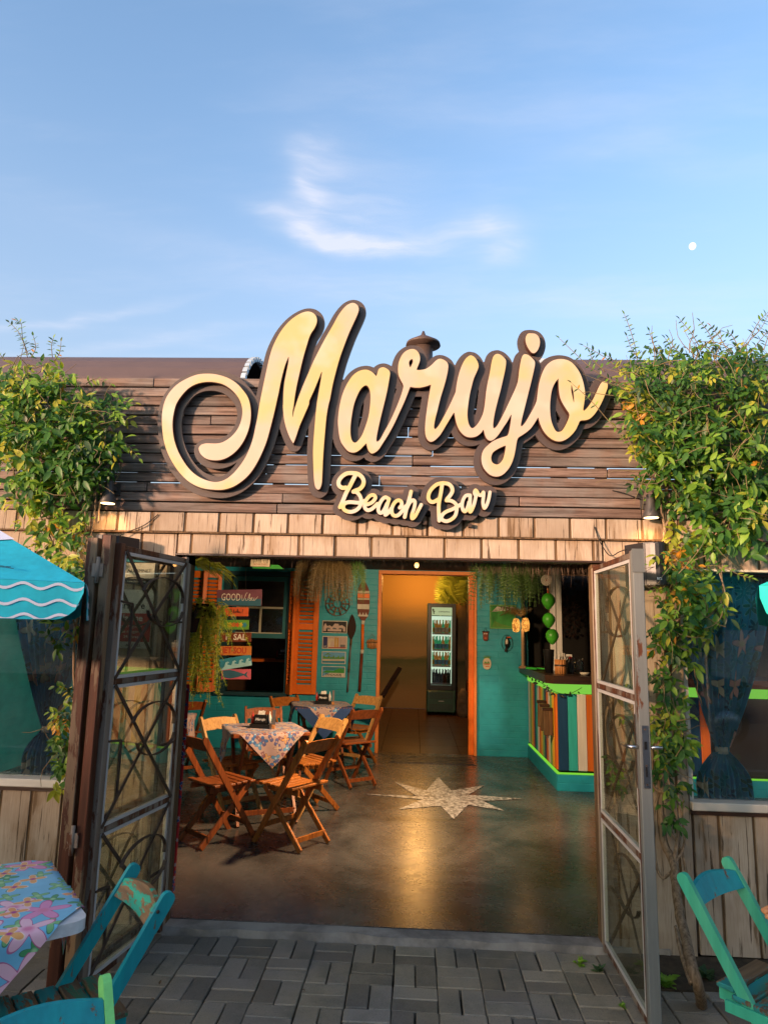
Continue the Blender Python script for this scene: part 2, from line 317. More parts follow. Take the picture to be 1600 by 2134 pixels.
# paver
m, b = newmat('concrete_paver'); v, oi = objvec(b, (1, 1, 1), 9); n = b.noise(v, 4, 7, .65); n2 = b.noise(v, 160, 3, .6); gp = b.n('ShaderNodeNewGeometry').outputs['Position']; big = b.noise(gp, 1.6, 3)
c = b.mix(b.ss(big.outputs[0], .4, .62), (.20, .175, .145), (.26, .21, .14)); c = b.mix(b.m('MULTIPLY', b.ss(n.outputs[0], .42, .7), .6), c, (.095, .088, .062))
c = b.mix(b.m('MULTIPLY', b.ss(n2.outputs[0], .58, .72), .5), c, (.30, .28, .25)); c = b.mix(b.m('MULTIPLY', b.ss(n2.outputs[0], .42, .3), .5), c, (.03, .03, .028))
c = b.mix(1.0, c, b.n('ShaderNodeCombineXYZ', {i: b.m('ADD', .72, b.m('MULTIPLY', oi, .6)) for i in range(3)}).outputs[0], 'MULTIPLY')
out(b, b.n('ShaderNodeBsdfPrincipled', {'Base Color': c, 'Roughness': .78, 'Normal': bump(b, b.m('ADD', n2.outputs[0], b.m('MULTIPLY', n.outputs[0], .8)), .6, .003)})); M['paver'] = m
# terrazzo star
m, b = newmat('star_terrazzo'); v, _ = objvec(b, (1, 1, 1), 0); vo = b.n('ShaderNodeTexVoronoi', {'Vector': v, 'Scale': 45})
s = b.n('ShaderNodeSeparateXYZ', {0: vo.outputs['Color']}).outputs[0]; c = b.mix(b.ss(s, .2, .8), (.14, .14, .145), (.58, .58, .60)); out(b, b.n('ShaderNodeBsdfPrincipled', {'Base Color': c, 'Roughness': .35})); M['star'] = m
# sign faces: lit acrylic
m, b = newmat('lit_acrylic'); v, _ = objvec(b, (1, 1, 1), 3); n = b.noise(v, 2.6, 3, .5)
c = b.mix(b.ss(n.outputs[0], .42, .60), (1.0, .57, .34), (1.0, .59, .19)); n2 = b.noise(v, 5, 2); c = b.mix(b.m('MULTIPLY', b.ss(n2.outputs[0], .5, .7), .5), c, (1, .76, .50))
out(b, b.n('ShaderNodeBsdfPrincipled', {'Base Color': (.05, .035, .02, 1), 'Roughness': .5, 'Emission Color': c, 'Emission Strength': .245})); M['signface'] = m
m, b = newmat('lit_acrylic_small'); v, _ = objvec(b, (1, 1, 1), 3); n = b.noise(v, 9, 3, .5)
c = b.mix(b.ss(n.outputs[0], .40, .62), (1.0, .66, .42), (1.0, .60, .20)); out(b, b.n('ShaderNodeBsdfPrincipled', {'Base Color': (.05, .035, .02, 1), 'Roughness': .5, 'Emission Color': c, 'Emission Strength': .27})); M['signface2'] = m
# cloths
M['floral'] = cloth('pink_blue_floral_cloth', (.16, .44, .62), [
    (7.5, 11.3, 4, .42, .10, (.06, .26, .10), (.16, .38, .16), (.03, .12, .06), (.30, .50, .25)),
    (4.2, 3.1, 5, .50, .10, (.72, .42, .50), (.62, .22, .40), (.42, .05, .18), (.62, .18, .30)),
    (6.5, 7.7, 4, .42, .45, (.72, .28, .10), (.70, .33, .12), (.75, .6, .5), (.35, .03, .22))])
M['tablec'] = cloth('leafy_blue_print_cloth', (.46, .33, .31), [
    (13, 3.1, 3, .48, .2, (.05, .15, .38), (.10, .27, .50), (.03, .04, .12), (.40, .55, .65)),
    (16, 8.1, 2, .48, .3, (.22, .10, .12), (.10, .12, .28), (.08, .03, .05), (.45, .3, .25)),
    (11, 5.9, 4, .36, .7, (.55, .30, .12), (.45, .35, .30), (.12, .05, .04), (.5, .4, .3))])
M['bluecl'] = plain('plain_blue_cloth', (.02, .055, .17), .85)
M['curtain'] = cloth('tropical_curtain', (.06, .32, .52), [
    (9, 2.2, 7, .50, .25, (.04, .28, .36), (.02, .11, .20), (.12, .45, .52), (.03, .2, .28)),
    (6, 5.2, 8, .46, .35, (.03, .24, .32), (.04, .18, .16), (.16, .5, .55), (.04, .3, .4)),
    (4.2, 9.9, 5, .36, .50, (.85, .78, .55), (.80, .50, .42), (.3, .25, .2), (.7, .6, .35))], trl=.25)
M['bandana'] = cloth('red_bandana_print', (.42, .02, .02), [(9, 1.2, 6, .3, .35, (.5, .45, .4), (.02, .05, .15), (.05, .02, .05), (.02, .03, .1)), (4, 3.2, 5, .42, .5, (.03, .05, .16), (.05, .10, .05), (.5, .45, .4), (.45, .05, .04))])
M['umb'] = plain('cyan_canvas', (.012, .42, .55), .8, var=.16, scale=3)
M['umbw'] = plain('white_canvas_print', (.55, .60, .72), .75, var=.03)
M['umbaqua'] = plain('aqua_canvas', (.02, .60, .52), .75, var=.06)
# mural: a painted sunset beach wall (plain scenery); its orange top is partly lamp glow in the colour
m, b = newmat('beach_mural_glow_paint'); v, _ = objvec(b, (1, 1, 1), 0); s = b.n('ShaderNodeSeparateXYZ', {0: v}); n = b.noise(b.n('ShaderNodeMapping', {'Vector': v, 'Scale': (1.2, 1, 6)}).outputs[0], 1.5, 6)
z = b.m('ADD', s.outputs[2], b.m('MULTIPLY', b.m('SUBTRACT', n.outputs[0], .5), .25))
c = b.mix(b.ss(z, .15, .75), (.30, .19, .09), (.13, .12, .06)); c = b.mix(b.ss(z, .78, .92), c, (.07, .085, .04)); c = b.mix(b.ss(z, .93, 1.02), c, (.25, .17, .09)); c = b.mix(b.ss(z, 1.05, 1.4), c, (.15, .115, .07)); c = b.mix(b.ss(z, 1.5, 2.2), c, (.50, .27, .06))
out(b, b.n('ShaderNodeBsdfPrincipled', {'Base Color': c, 'Roughness': .7})); M['mural'] = m
m, b = newmat('brown_floor_tile'); v, oi = objvec(b, (1, 1, 1), 5); n = b.noise(v, 5, 6); out(b, b.n('ShaderNodeBsdfPrincipled', {'Base Color': b.mix(n.outputs[0], (.05, .02, .01), (.12, .05, .022)), 'Roughness': .3})); M['tile'] = m
M['grout'] = plain('grout', (.02, .014, .01), .9)
M['brown'] = plain('brown_room_wall', (.10, .045, .02), .7, var=.2)
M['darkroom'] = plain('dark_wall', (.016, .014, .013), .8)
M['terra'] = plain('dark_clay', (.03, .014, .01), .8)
for k, c in dict(cwhite=(.78, .73, .64), cgreen=(.22, .50, .16), corange=(.75, .17, .02), cnavy=(.012, .055, .13), cteal=(.04, .48, .44), cyellow=(.85, .52, .03), cpink=(.55, .42, .38)).items():
    M[k] = peeling('counter_'+k[1:]+'_paint', c, (.12, .07, .04), .30, 2, .5, pscale=10, stretch=.2)
for k, c in dict(sgblue=(.03, .11, .17), sgpurple=(.14, .05, .08), sgorange=(.55, .10, .03), sggreen=(.10, .28, .04), sgyellow=(.55, .40, .03), sgbrown=(.16, .035, .015), sgamber=(.50, .17, .03), sgsea=(.03, .22, .33), sgfoam=(.30, .55, .62), sgpink=(.50, .10, .15), ink=(.015, .015, .02), chalk=(.62, .58, .50), inkred=(.42, .04, .02), plgreen=(.04, .30, .05), plsky=(.12, .35, .60), sand=(.6, .52, .38), plum=(.10, .07, .09), inkgrey=(.14, .14, .15), signcyan=(.03, .28, .40), gold=(.5, .28, .03), plred=(.40, .03, .02), navyink=(.02, .03, .12)).items():
    M[k] = plain('paint_'+k, c, .6, var=.12, scale=12)

# ------------------------------------------------------------------ geometry helpers
def V(*a): return Vector(a)
class MB:
    """collects shapes and links them as ONE mesh object"""
    def __init__(s): s.v = []; s.f = []; s.mi = []; s.uv = []; s.cur = 0; s.smooth = []; s.sm = False
    def add(s, vs, fs):
        o = len(s.v); s.v += [tuple(x) for x in vs]
        for f in fs: s.f.append(tuple(i+o for i in f)); s.mi.append(s.cur); s.smooth.append(s.sm)
        return s
    def box(s, lo, hi, bev=0.0):
        x0, y0, z0 = lo; x1, y1, z1 = hi
        if bev <= 0:
            return s.add([(x0,y0,z0),(x1,y0,z0),(x1,y1,z0),(x0,y1,z0),(x0,y0,z1),(x1,y0,z1),(x1,y1,z1),(x0,y1,z1)], [(0,3,2,1),(4,5,6,7),(0,1,5,4),(1,2,6,5),(2,3,7,6),(3,0,4,7)])
        c = ((x0+x1)/2, (y0+y1)/2, (z0+z1)/2); h = ((x1-x0)/2, (y1-y0)/2, (z1-z0)/2); return s.obox(c, (1,0,0), (0,1,0), (0,0,1), h, bev)
    def obox(s, c, ax, ay, az, h, bev=0.0):
        c = Vector(c); A = [Vector(ax).normalized(), Vector(ay).normalized(), Vector(az).normalized()]
        bev = min(bev, min(h)*.6)
        if bev <= 0:
            P = [c + A[0]*(sx*h[0]) + A[1]*(sy*h[1]) + A[2]*(sz*h[2]) for sz in (-1,1) for sy in (-1,1) for sx in (-1,1)]
            return s.add(P, [(0,2,3,1),(4,5,7,6),(0,1,5,4),(1,3,7,5),(3,2,6,7),(2,0,4,6)])
        P = []; idx = {}
        for sz in (-1,1):
            for sy in (-1,1):
                for sx in (-1,1):
                    for k in range(3):
                        hh = [h[0]-bev, h[1]-bev, h[2]-bev]; hh[k] = h[k]
                        idx[(sx,sy,sz,k)] = len(P); P.append(c + A[0]*(sx*hh[0]) + A[1]*(sy*hh[1]) + A[2]*(sz*hh[2]))
        F = []
        for k in range(3):
            a, b_ = (k+1)%3, (k+2)%3
            for sg in (-1,1):
                q = []
                for (u, w) in ((-1,-1),(1,-1),(1,1),(-1,1)):
                    t = [0,0,0]; t[k]=sg; t[a]=u; t[b_]=w; q.append(idx[(t[0],t[1],t[2],k)])
                F.append(tuple(q) if sg > 0 else tuple(reversed(q)))
            for u in (-1,1):
                for w in (-1,1):
                    t0=[0,0,0]; t1=[0,0,0]; t0[k]=-1; t1[k]=1; t0[a]=t1[a]=u; t0[b_]=t1[b_]=w
                    q=(idx[(*t0,a)],idx[(*t1,a)],idx[(*t1,b_)],idx[(*t0,b_)]); F.append(q if u*w>0 else tuple(reversed(q)))
        for sx in (-1,1):
            for sy in (-1,1):
                for sz in (-1,1):
                    q = tuple(idx[(sx,sy,sz,k)] for k in range(3)); F.append(q if sx*sy*sz>0 else tuple(reversed(q)))
        return s.add(P, F)
    def bar(s, a, b_, w, t, side=None, bev=0.0):
        """beam from a to b; w along side, t across it"""
        a, b_ = Vector(a), Vector(b_); d = (b_-a); L = d.length; d.normalize()
        sd = Vector(side) if side is not None else (d.cross(V(0,0,1)) if abs(d.z) < .95 else V(1,0,0))
        sd = (sd - d*sd.dot(d)).normalized(); n = d.cross(sd)
        return s.obox((a+b_)/2, sd, n, d, (w/2, t/2, L/2), bev)
    def tube(s, pts, r, seg=8, cap=True):
        pts = [Vector(p) for p in pts]; n = len(pts); rs = r if isinstance(r, (list, tuple)) else [r]*n
        base = len(s.v); up = None; V_ = []
        for i, p in enumerate(pts):
            d = (pts[min(i+1,n-1)]-pts[max(i-1,0)]).normalized()
            if up is None: up = (V(0,0,1) if abs(d.z) < .9 else V(1,0,0))
            sd = d.cross(up)
            if sd.length < 1e-4: sd = d.cross(V(0,1,0))
            sd.normalize(); up = sd.cross(d).normalized()
            for k in range(seg):
                a = 2*PI*k/seg; V_.append(p + (sd*math.cos(a)+up*math.sin(a))*rs[i])
        F = [(i*seg+k, i*seg+(k+1)%seg, (i+1)*seg+(k+1)%seg, (i+1)*seg+k) for i in range(n-1) for k in range(seg)]
        if cap: F += [tuple(reversed(range(seg))), tuple((n-1)*seg+k for k in range(seg))]
        o = s.sm; s.sm = True; s.add(V_, F); s.sm = o; return s
    def lathe(s, prof, c=(0,0,0), seg=20, ax='z', cap=True):
        """prof = [(r,h)...]"""
        P = []
        for r, h in prof:
            for k in range(seg):
                a = 2*PI*k/seg; x, y = r*math.cos(a), r*math.sin(a)
                P.append(V(c[0]+x, c[1]+y, c[2]+h) if ax == 'z' else (V(c[0]+x, c[1]+h, c[2]+y) if ax == 'y' else V(c[0]+h, c[1]+x, c[2]+y)))
        n = len(prof); F = [(i*seg+k, i*seg+(k+1)%seg, (i+1)*seg+(k+1)%seg, (i+1)*seg+k) for i in range(n-1) for k in range(seg)]
        if cap: F += [tuple(reversed(range(seg))), tuple((n-1)*seg+k for k in range(seg))]
        o = s.sm; s.sm = True; s.add(P, F); s.sm = o; return s
    def prism(s, poly, y0, y1, plane='xz'):
        """polygon (convex or simple) extruded; plane xz -> extrude along y"""
        n = len(poly)
        def q(p, t): return (p[0], t, p[1]) if plane == 'xz' else ((p[0], p[1], t) if plane == 'xy' else (t, p[0], p[1]))
        P = [q(p, y0) for p in poly] + [q(p, y1) for p in poly]
        F = [tuple(range(n)), tuple(reversed(range(n, 2*n)))] + [(i, i+n, (i+1)%n+n, (i+1)%n) for i in range(n)]
        return s.add(P, F)
    def grid(s, fn, nu, nv, uv=None):
        P = [fn(i/nu, j/nv) for j in range(nv+1) for i in range(nu+1)]
        F = [(j*(nu+1)+i, j*(nu+1)+i+1, (j+1)*(nu+1)+i+1, (j+1)*(nu+1)+i) for j in range(nv) for i in range(nu)]
        o = s.sm; s.sm = True; s.add(P, F); s.sm = o
        s.uvmap = uv; s.uvn = (nu, nv); return s
    def mesh(s, name, mats):
        me = bpy.data.meshes.new(name); me.from_pydata(s.v, [], s.f)
        for m_ in (mats if isinstance(mats, (list, tuple)) else [mats]): me.materials.append(M[m_] if isinstance(m_, str) else m_)
        me.polygons.foreach_set('material_index', s.mi); me.polygons.foreach_set('use_smooth', s.smooth)
        if getattr(s, 'uvmap', None):
            nu, nv = s.uvn; ul = me.uv_layers.new(name='UVMap'); co = [s.uvmap(i/nu, j/nv) for j in range(nv+1) for i in range(nu+1)]
            ar = np.zeros(len(me.loops)*2); vi = np.zeros(len(me.loops), dtype=int); me.loops.foreach_get('vertex_index', vi)
            ca = np.array(co + [(0, 0)]*(len(s.v)-len(co))); ar = ca[vi].ravel(); ul.data.foreach_set('uv', ar)
        me.update(); return me
    def build(s, name, mats, parent=None, **kw): return link(name, s.mesh(name, mats), parent, **kw)
ORG = {}
def link(name, me, parent=None, local=False, **kw):
    """mesh is in world coordinates unless local; children keep their world place"""
    o = bpy.data.objects.new(name, me); COL.objects.link(o)
    if parent is not None:
        o.parent = parent
        if not local: o.location = -ORG.get(parent.name, V(0,0,0))
    ORG[o.name] = V(0,0,0)
    if local: ORG[o.name] = ORG.get(parent.name, V(0,0,0)) if parent else V(0,0,0)
    tag(o, **kw); return o
def tag(o, label=None, cat=None, group=None, kind=None):
    if label: o['label'] = label
    if cat: o['category'] = cat
    if group: o['group'] = group
    if kind: o['kind'] = kind
    return o
def thing(name, label, cat, loc=(0,0,0), rz=0.0, group=None):
    o = bpy.data.objects.new(name, None); COL.objects.link(o); o.empty_display_size = .1
    o.location = loc; o.rotation_euler = (0,0,rz); ORG[o.name] = Vector(loc)
    return tag(o, label, cat, group)
def copy_tree(o, parent=None):
    c = o.copy(); COL.objects.link(c); c.parent = parent
    for ch in [x for x in CH.get(o.name, [])]: copy_tree(ch, c)
    return c
CH = {}
def index_children():
    CH.clear()
    for o in bpy.data.objects:
        if o.parent: CH.setdefault(o.parent.name, []).append(o)
def place(proto, loc, rz, label, group=None, first=False):
    r = proto if first else copy_tree(proto)
    r.location = loc; r.rotation_euler = (0,0,rz); r['label'] = label
    if group: r['group'] = group
    return r
def piece(name, me, parent, loc, rot=None, scale=None, **kw):
    """one of many alike pieces sharing mesh data, world location"""
    o = bpy.data.objects.new(name, me); COL.objects.link(o)
    if parent is not None: o.parent = parent; o.location = Vector(loc) - ORG.get(parent.name, V(0,0,0))
    else: o.location = loc
    if rot is not None: o.rotation_euler = rot
    if scale is not None: o.scale = scale
    tag(o, **kw); return o
def smooth_poly(pts, closed=True, k=4):
    n = len(pts); r = []
    for i in range(n if closed else n-1):
        if closed: p0, p1, p2, p3 = (Vector(pts[(i+j-1) % n]) for j in range(4))
        else: p0, p1, p2, p3 = (Vector(pts[max(0, min(n-1, i+j-1))]) for j in range(4))
        for t in range(k):
            u = t/k; r.append(0.5*((2*p1)+(p2-p0)*u+(2*p0-5*p1+4*p2-p3)*u*u+(3*p1-p0-3*p2+p3)*u**3))
    if not closed: r.append(Vector(pts[-1]))
    return [tuple(x) for x in r]
def shape_mesh(name, loops, yfront, depth, mat, bevel=0.0):
    """flat shape with holes in the x-z plane, its face at y = yfront (towards the street), given depth"""
    cu = bpy.data.curves.new(name, 'CURVE'); cu.dimensions = '2D'; cu.fill_mode = 'BOTH'; cu.extrude = max(depth/2-bevel, 0.0002); cu.bevel_depth = bevel; cu.bevel_resolution = 1; cu.offset = -bevel
    for lp in loops:
        sp = cu.splines.new('POLY'); sp.points.add(len(lp)-1); sp.use_cyclic_u = True
        sp.points.foreach_set('co', [c for p in lp for c in (p[0], p[1], 0, 1)])
    ob = bpy.data.objects.new('tmp', cu); me = bpy.data.meshes.new_from_object(ob); bpy.data.objects.remove(ob); bpy.data.curves.remove(cu)
    me.transform(Matrix(((1,0,0,0),(0,0,-1,yfront+depth/2),(0,1,0,0),(0,0,0,1)))); me.name = name
    me.materials.clear(); me.materials.append(M[mat] if isinstance(mat, str) else mat)
    for p in me.polygons: p.use_smooth = False
    return me
def contour(field, x0, z0, h, iso=0.0):
    """marching squares -> closed loops (field < iso inside)"""
    f = field - iso; ny, nx = f.shape; segs = {}
    ins = f < 0; c = ins[:-1,:-1].astype(int) + 2*ins[:-1,1:] + 4*ins[1:,1:] + 8*ins[1:,:-1]
    js, is_ = np.nonzero((c > 0) & (c < 15)); pt = {}
    T = {1:[(3,0)],2:[(0,1)],3:[(3,1)],4:[(1,2)],5:[(3,0),(1,2)],6:[(0,2)],7:[(3,2)],8:[(2,3)],9:[(2,0)],10:[(0,1),(2,3)],11:[(2,1)],12:[(1,3)],13:[(1,0)],14:[(0,3)]}
    def ek(j, i, e): return ((j,i,0),(j,i+1,1),(j+1,i,0),(j,i,1))[e]
    def ep(k):
        j, i, t = k; a = f[j,i]; bb = f[j,i+1] if t == 0 else f[j+1,i]; u = a/(a-bb)
        return (x0+h*(i+u), z0+h*j) if t == 0 else (x0+h*i, z0+h*(j+u))
    for j, i in zip(js, is_):
        for a, bb in T[int(c[j,i])]: segs[ek(j,i,a)] = ek(j,i,bb)
    loops = []
    while segs:
        k0, k1 = next(iter(segs.items())); del segs[k0]; lp = [k0]
        while k1 != k0 and k1 in segs: lp.append(k1); nk = segs.pop(k1); k1 = nk
        P = [ep(k) for k in lp]
        if len(P) > 8: loops.append(P)
    return loops
def gridxy(x0, x1, z0, z1, h):
    xs = np.arange(x0, x1, h); zs = np.arange(z0, z1, h); return np.meshgrid(xs, zs)
def sd_polys(loops, X, Z):
    d = np.full(X.shape, 1e9); ins = np.zeros(X.shape, bool)
    for lp in loops:
        P = np.array(lp)[:, :2]; Q = np.roll(P, -1, axis=0)
        for (ax, az), (bx, bz) in zip(P, Q):
            ex, ez = bx-ax, bz-az; L = ex*ex+ez*ez+1e-12
            t = np.clip(((X-ax)*ex+(Z-az)*ez)/L, 0, 1); d = np.minimum(d, (X-ax-t*ex)**2+(Z-az-t*ez)**2)
            if az != bz: cnd = ((az > Z) != (bz > Z)) & (X < (bx-ax)*(Z-az)/(bz-az)+ax); ins ^= cnd
    d = np.sqrt(d); return np.where(ins, -d, d)
def sd_strokes(strokes, X, Z):
    d = np.full(X.shape, 1e9)
    for pts in strokes:
        for (ax, az, ra), (bx, bz, rb) in zip(pts[:-1], pts[1:]):
            ex, ez = bx-ax, bz-az; L = ex*ex+ez*ez+1e-12; t = np.clip(((X-ax)*ex+(Z-az)*ez)/L, 0, 1)
            d = np.minimum(d, np.hypot(X-ax-t*ex, Z-az-t*ez)-(ra+(rb-ra)*t))
    return d
def text_mesh(txt, size, mat, depth=.002, bold=0.0, shear=0.0, sx=1.0, name='lettering'):
    cu = bpy.data.curves.new('t', 'FONT'); cu.body = txt; cu.size = size; cu.align_x = 'CENTER'; cu.align_y = 'CENTER'; cu.extrude = depth/2; cu.offset = bold; cu.shear = shear; cu.resolution_u = 2
    ob = bpy.data.objects.new('tmp', cu); me = bpy.data.meshes.new_from_object(ob); bpy.data.objects.remove(ob); bpy.data.curves.remove(cu)
    me.transform(Matrix(((sx,0,0,0),(0,0,-1,0),(0,1,0,0),(0,0,0,1)))); me.name = name; me.materials.clear(); me.materials.append(M[mat]); return me
def text(txt, c, size, mat, parent, rz=0.0, tilt=0.0, name='lettering', **kw):
    me = text_mesh(txt, size, mat, **kw); me.transform(Matrix.Translation(Vector(c)) @ Matrix.Rotation(rz, 4, 'Z') @ Matrix.Rotation(-tilt, 4, 'Y'))
    return link(name, me, parent)
def ribbon(mb, pts, w, c, y=0.0):
    """thin raised painted line; pts are (x,z) offsets from c"""
    P = [V(c[0]+p[0], c[1]+y, c[2]+p[1]) for p in pts]
    for a, bb in zip(P[:-1], P[1:]):
        if (bb-a).length > 1e-5: mb.bar(a, bb + (bb-a).normalized()*w*.3, w, .0012, side=(bb-a).cross(V(0,1,0)))
    return mb
def leaf_geo(L=1.0, Wd=.42, fold=.12, droop=.18):
    """one pointed leaf along +x from the origin, 10 faces"""
    xs = [0, .22, .5, .78, 1.0]; ws = [0, .8, 1.0, .55, 0]
    mid = [V(x*L, 0, -droop*L*x*x) for x in xs]; lf = []; rt = []
    for x, w_, m_ in zip(xs, ws, mid):
        if w_ > 0: lf.append(m_+V(0, w_*Wd*L/2, fold*w_*L*.5)); rt.append(m_+V(0, -w_*Wd*L/2, fold*w_*L*.5))
    P = mid + lf + rt
    F = [(0,1,5),(0,8,1),(1,2,6,5),(1,8,9,2),(2,3,7,6),(2,9,10,3),(3,4,7),(3,10,4)]
    return P, F
def setmat(o, loc, xdir, zdir, s=1.0):
    x = Vector(xdir).normalized(); z = (Vector(zdir) - x*Vector(zdir).dot(x)).normalized(); y = z.cross(x)
    return Matrix(((x.x*s,y.x*s,z.x*s,loc[0]),(x.y*s,y.y*s,z.y*s,loc[1]),(x.z*s,y.z*s,z.z*s,loc[2]),(0,0,0,1)))
def rnd(a, b_): return random.uniform(a, b_)

# ================================================================== SETTING
GZ = -0.035            # level of the pavers; the room floor is z = 0
mb = MB(); mb.box((-400,-400,-1.2), (400,-0.2,GZ-.09)); mb.box((-400,-0.2,-1.2), (400,400,-.06)); mb.build('ground', 'soil', kind='structure')
mb = MB(); mb.box((-60,-13.5,GZ-.13+.05), (60,-4.9,GZ-.07)); mb.build('street', 'asphalt', kind='structure')
mb = MB(); mb.box((-60,-4.9,GZ-.14), (60,-4.75,GZ+.0)); mb.build('kerb', 'concrete', kind='structure')
# pavement of paired pavers (basket weave)
pb = MB(); pb.box((-60,-4.75,GZ-.2), (60,-0.02,GZ-.052)); pav = pb.build('pavement', 'soil', kind='structure')
def paver_mesh(w, d, k):
    q = MB(); q.box((-w/2,-d/2,-.05), (w/2,d/2,0), .004); me = q.mesh('paver', 'paver'); return me
PW, PD = .196, .094
pm = [[paver_mesh(PW, PD, 0)], [paver_mesh(PD, PW, 0)]]
far = MB(); y_top = -.012; cell = .2
for j in range(-1, 9):
    for i in range(-16, 17):
        cx, cy = i*cell+.028, y_top-(j+.5)*cell
        hz = (i+j) % 2 == 0
        for s_ in (-1, 1):
            x, y = (cx, cy+s_*.05) if hz else (cx+s_*.05, cy)
            if y > -.03: continue
            near = abs(cx) < 1.75 and -1.15 < cy
            jx, jy, tz = rnd(-.002,.002), rnd(-.002,.002), rnd(-.004,.003)
            if near: piece('paver', pm[0][0] if hz else pm[1][0], pav, (x+jx, y+jy, GZ+tz), (rnd(-.012,.012), rnd(-.012,.012), rnd(-.014,.014)))
            else:
                w_, d_ = (PW, PD) if hz else (PD, PW); far.box((x+jx-w_/2, y+jy-d_/2, GZ-.05+tz), (x+jx+w_/2, y+jy+d_/2, GZ+tz))
far.build('paver_field', 'paver', pav, kind='stuff')
# room floor with its threshold
fl = MB(); fl.box((-4.2,.10,-.12), (4.2,5.16,0)); floor = fl.build('room_floor', 'floor', kind='structure')
th = MB(); N = 60
pts = [(-1.9+3.2*i/N, -.005+.014*math.sin(i*.9)*math.sin(i*.23+1)+ (.02 if 22 < i < 34 else 0)*math.sin((i-22)*.26)) for i in range(N+1)]
th.prism([(x, y) for x, y in pts] + [(1.3,.098), (-1.9,.098)], -.10, -.004, 'xy'); thr = th.build('threshold', 'concrete', kind='structure')
# star inlay (thin terrazzo sheet let into the floor)
SP = [(757,1655),(868,1660),(822,1630),(888,1648),(913,1620),(940,1648),(1010,1637),(975,1657),(1090,1665),(1005,1670),(1050,1690),(975,1678),(945,1708),(918,1680),(830,1687),(880,1667)]
SPW = [atz(*p) for p in SP]; cxs = sum(p.x for p in SPW)/16; cys = sum(p.y for p in SPW)/16
q = MB(); q.add([(cxs,cys,.004)]+[(p.x,p.y,.004) for p in SPW], [(0,i+1,(i+1)%16+1) for i in range(16)])
q.build('floor_star', 'star', label='pale eight pointed terrazzo star set in the dark floor', cat='floor inlay')
# drain grille before the inner door
dg = thing('floor_drain', 'long dark slotted drain grating in the floor before the inner doorway', 'drain', (.3,4.75,.0))
q = MB(); q.box((-.27,4.50,.002), (.74,5.0,.006)); q.build('frame', 'floor', dg)
for k in range(5): q = MB(); q.box((-.25,4.53+k*.095,.0062), (.72,4.57+k*.095,.011)); q.build('slot', 'black', dg)

# ---------------------------------------------------------------- the bar building
bar_b = thing('bar_building', 'wooden beach bar front with a slatted top band and a wide open doorway', 'building', (0,0,0))
def planks_v(parent, x0, x1, z0, z1, yf, th_=.03, w=.2, off=0.0, batt=True, gap=.014, mat='plank'):
    """upright planks with brown strips between"""
    x = x0 - (off % w)
    while x < x1:
        a, c_ = max(x, x0), min(x+w-gap, x1)
        if c_-a > .02:
            q = MB(); dy = rnd(-.002,.002); q.box((a, yf+dy, z0+rnd(-.002,.002)), (c_, yf+th_+dy, z1), .003); q.build('plank', mat, parent)
        if batt and x+w < x1 and x+w-gap > x0:
            q = MB(); q.box((x+w-gap+.0012, yf+.006, z0), (x+w-.0012, yf+th_-.004, z1-.001)); q.build('batten', 'batten', parent)
        x += w
def W_(): return bar_b
# structural core of the front wall, behind the boards
co = MB()
co.box((-4.2,.035,.0-.03), (-1.275,.10,.66)); co.box((-1.84,.035,.66), (-1.275,.10,1.95)); co.box((-4.2,.035,1.88), (-1.275,.10,2.2))
co.box((.975,.035,-.03), (4.2,.10,.66)); co.box((.975,.035,.66), (1.44,.10,1.95)); co.box((.975,.035,1.95), (4.2,.10,2.2)); co.box((-1.275,.035,1.955), (.975,.10,2.2))
co.build('front_wall', 'batten', bar_b)
planks_v(bar_b, -4.2, 4.2, 2.062, 2.172, -.012, w=.197, off=.06)
planks_v(bar_b, -4.2, -1.36, 1.885, 2.052, .006, w=.305, off=.1)
planks_v(bar_b, 1.04, 4.2, 1.905, 2.052, .006, w=.29, off=.03)
planks_v(bar_b, -1.35, 1.03, 1.940, 2.052, .003, w=.205, off=.12)
q = MB(); q.box((-4.2,-.016,2.053), (4.2,.03,2.061)); q.build('drip_strip', 'batten', bar_b)
q = MB(); q.box((-1.36,-.004,1.930), (1.04,.10,1.939)); q.build('lintel_edge', 'darkwood', bar_b)
q = MB(); q.box((-4.2,-.02,1.874), (-1.88,.034,1.884)); q.box((1.46,-.02,1.893), (4.2,.034,1.904)); q.build('head_strip', 'cream', bar_b)
planks_v(bar_b, -1.82, -1.275, -.02, 1.884, .004, w=.135, off=.03)
planks_v(bar_b, .975, 1.44, -.06, 1.904, .004, w=.155, off=.06)
planks_v(bar_b, -4.2, -1.885, -.02, .640, .004, w=.17, off=.05)
planks_v(bar_b, 1.455, 4.2, -.03, .645, .004, w=.175, off=.045)
q = MB(); q.box((.975,-.001,.66),(1.01,.034,.665)); q.build('trim','cream',bar_b)
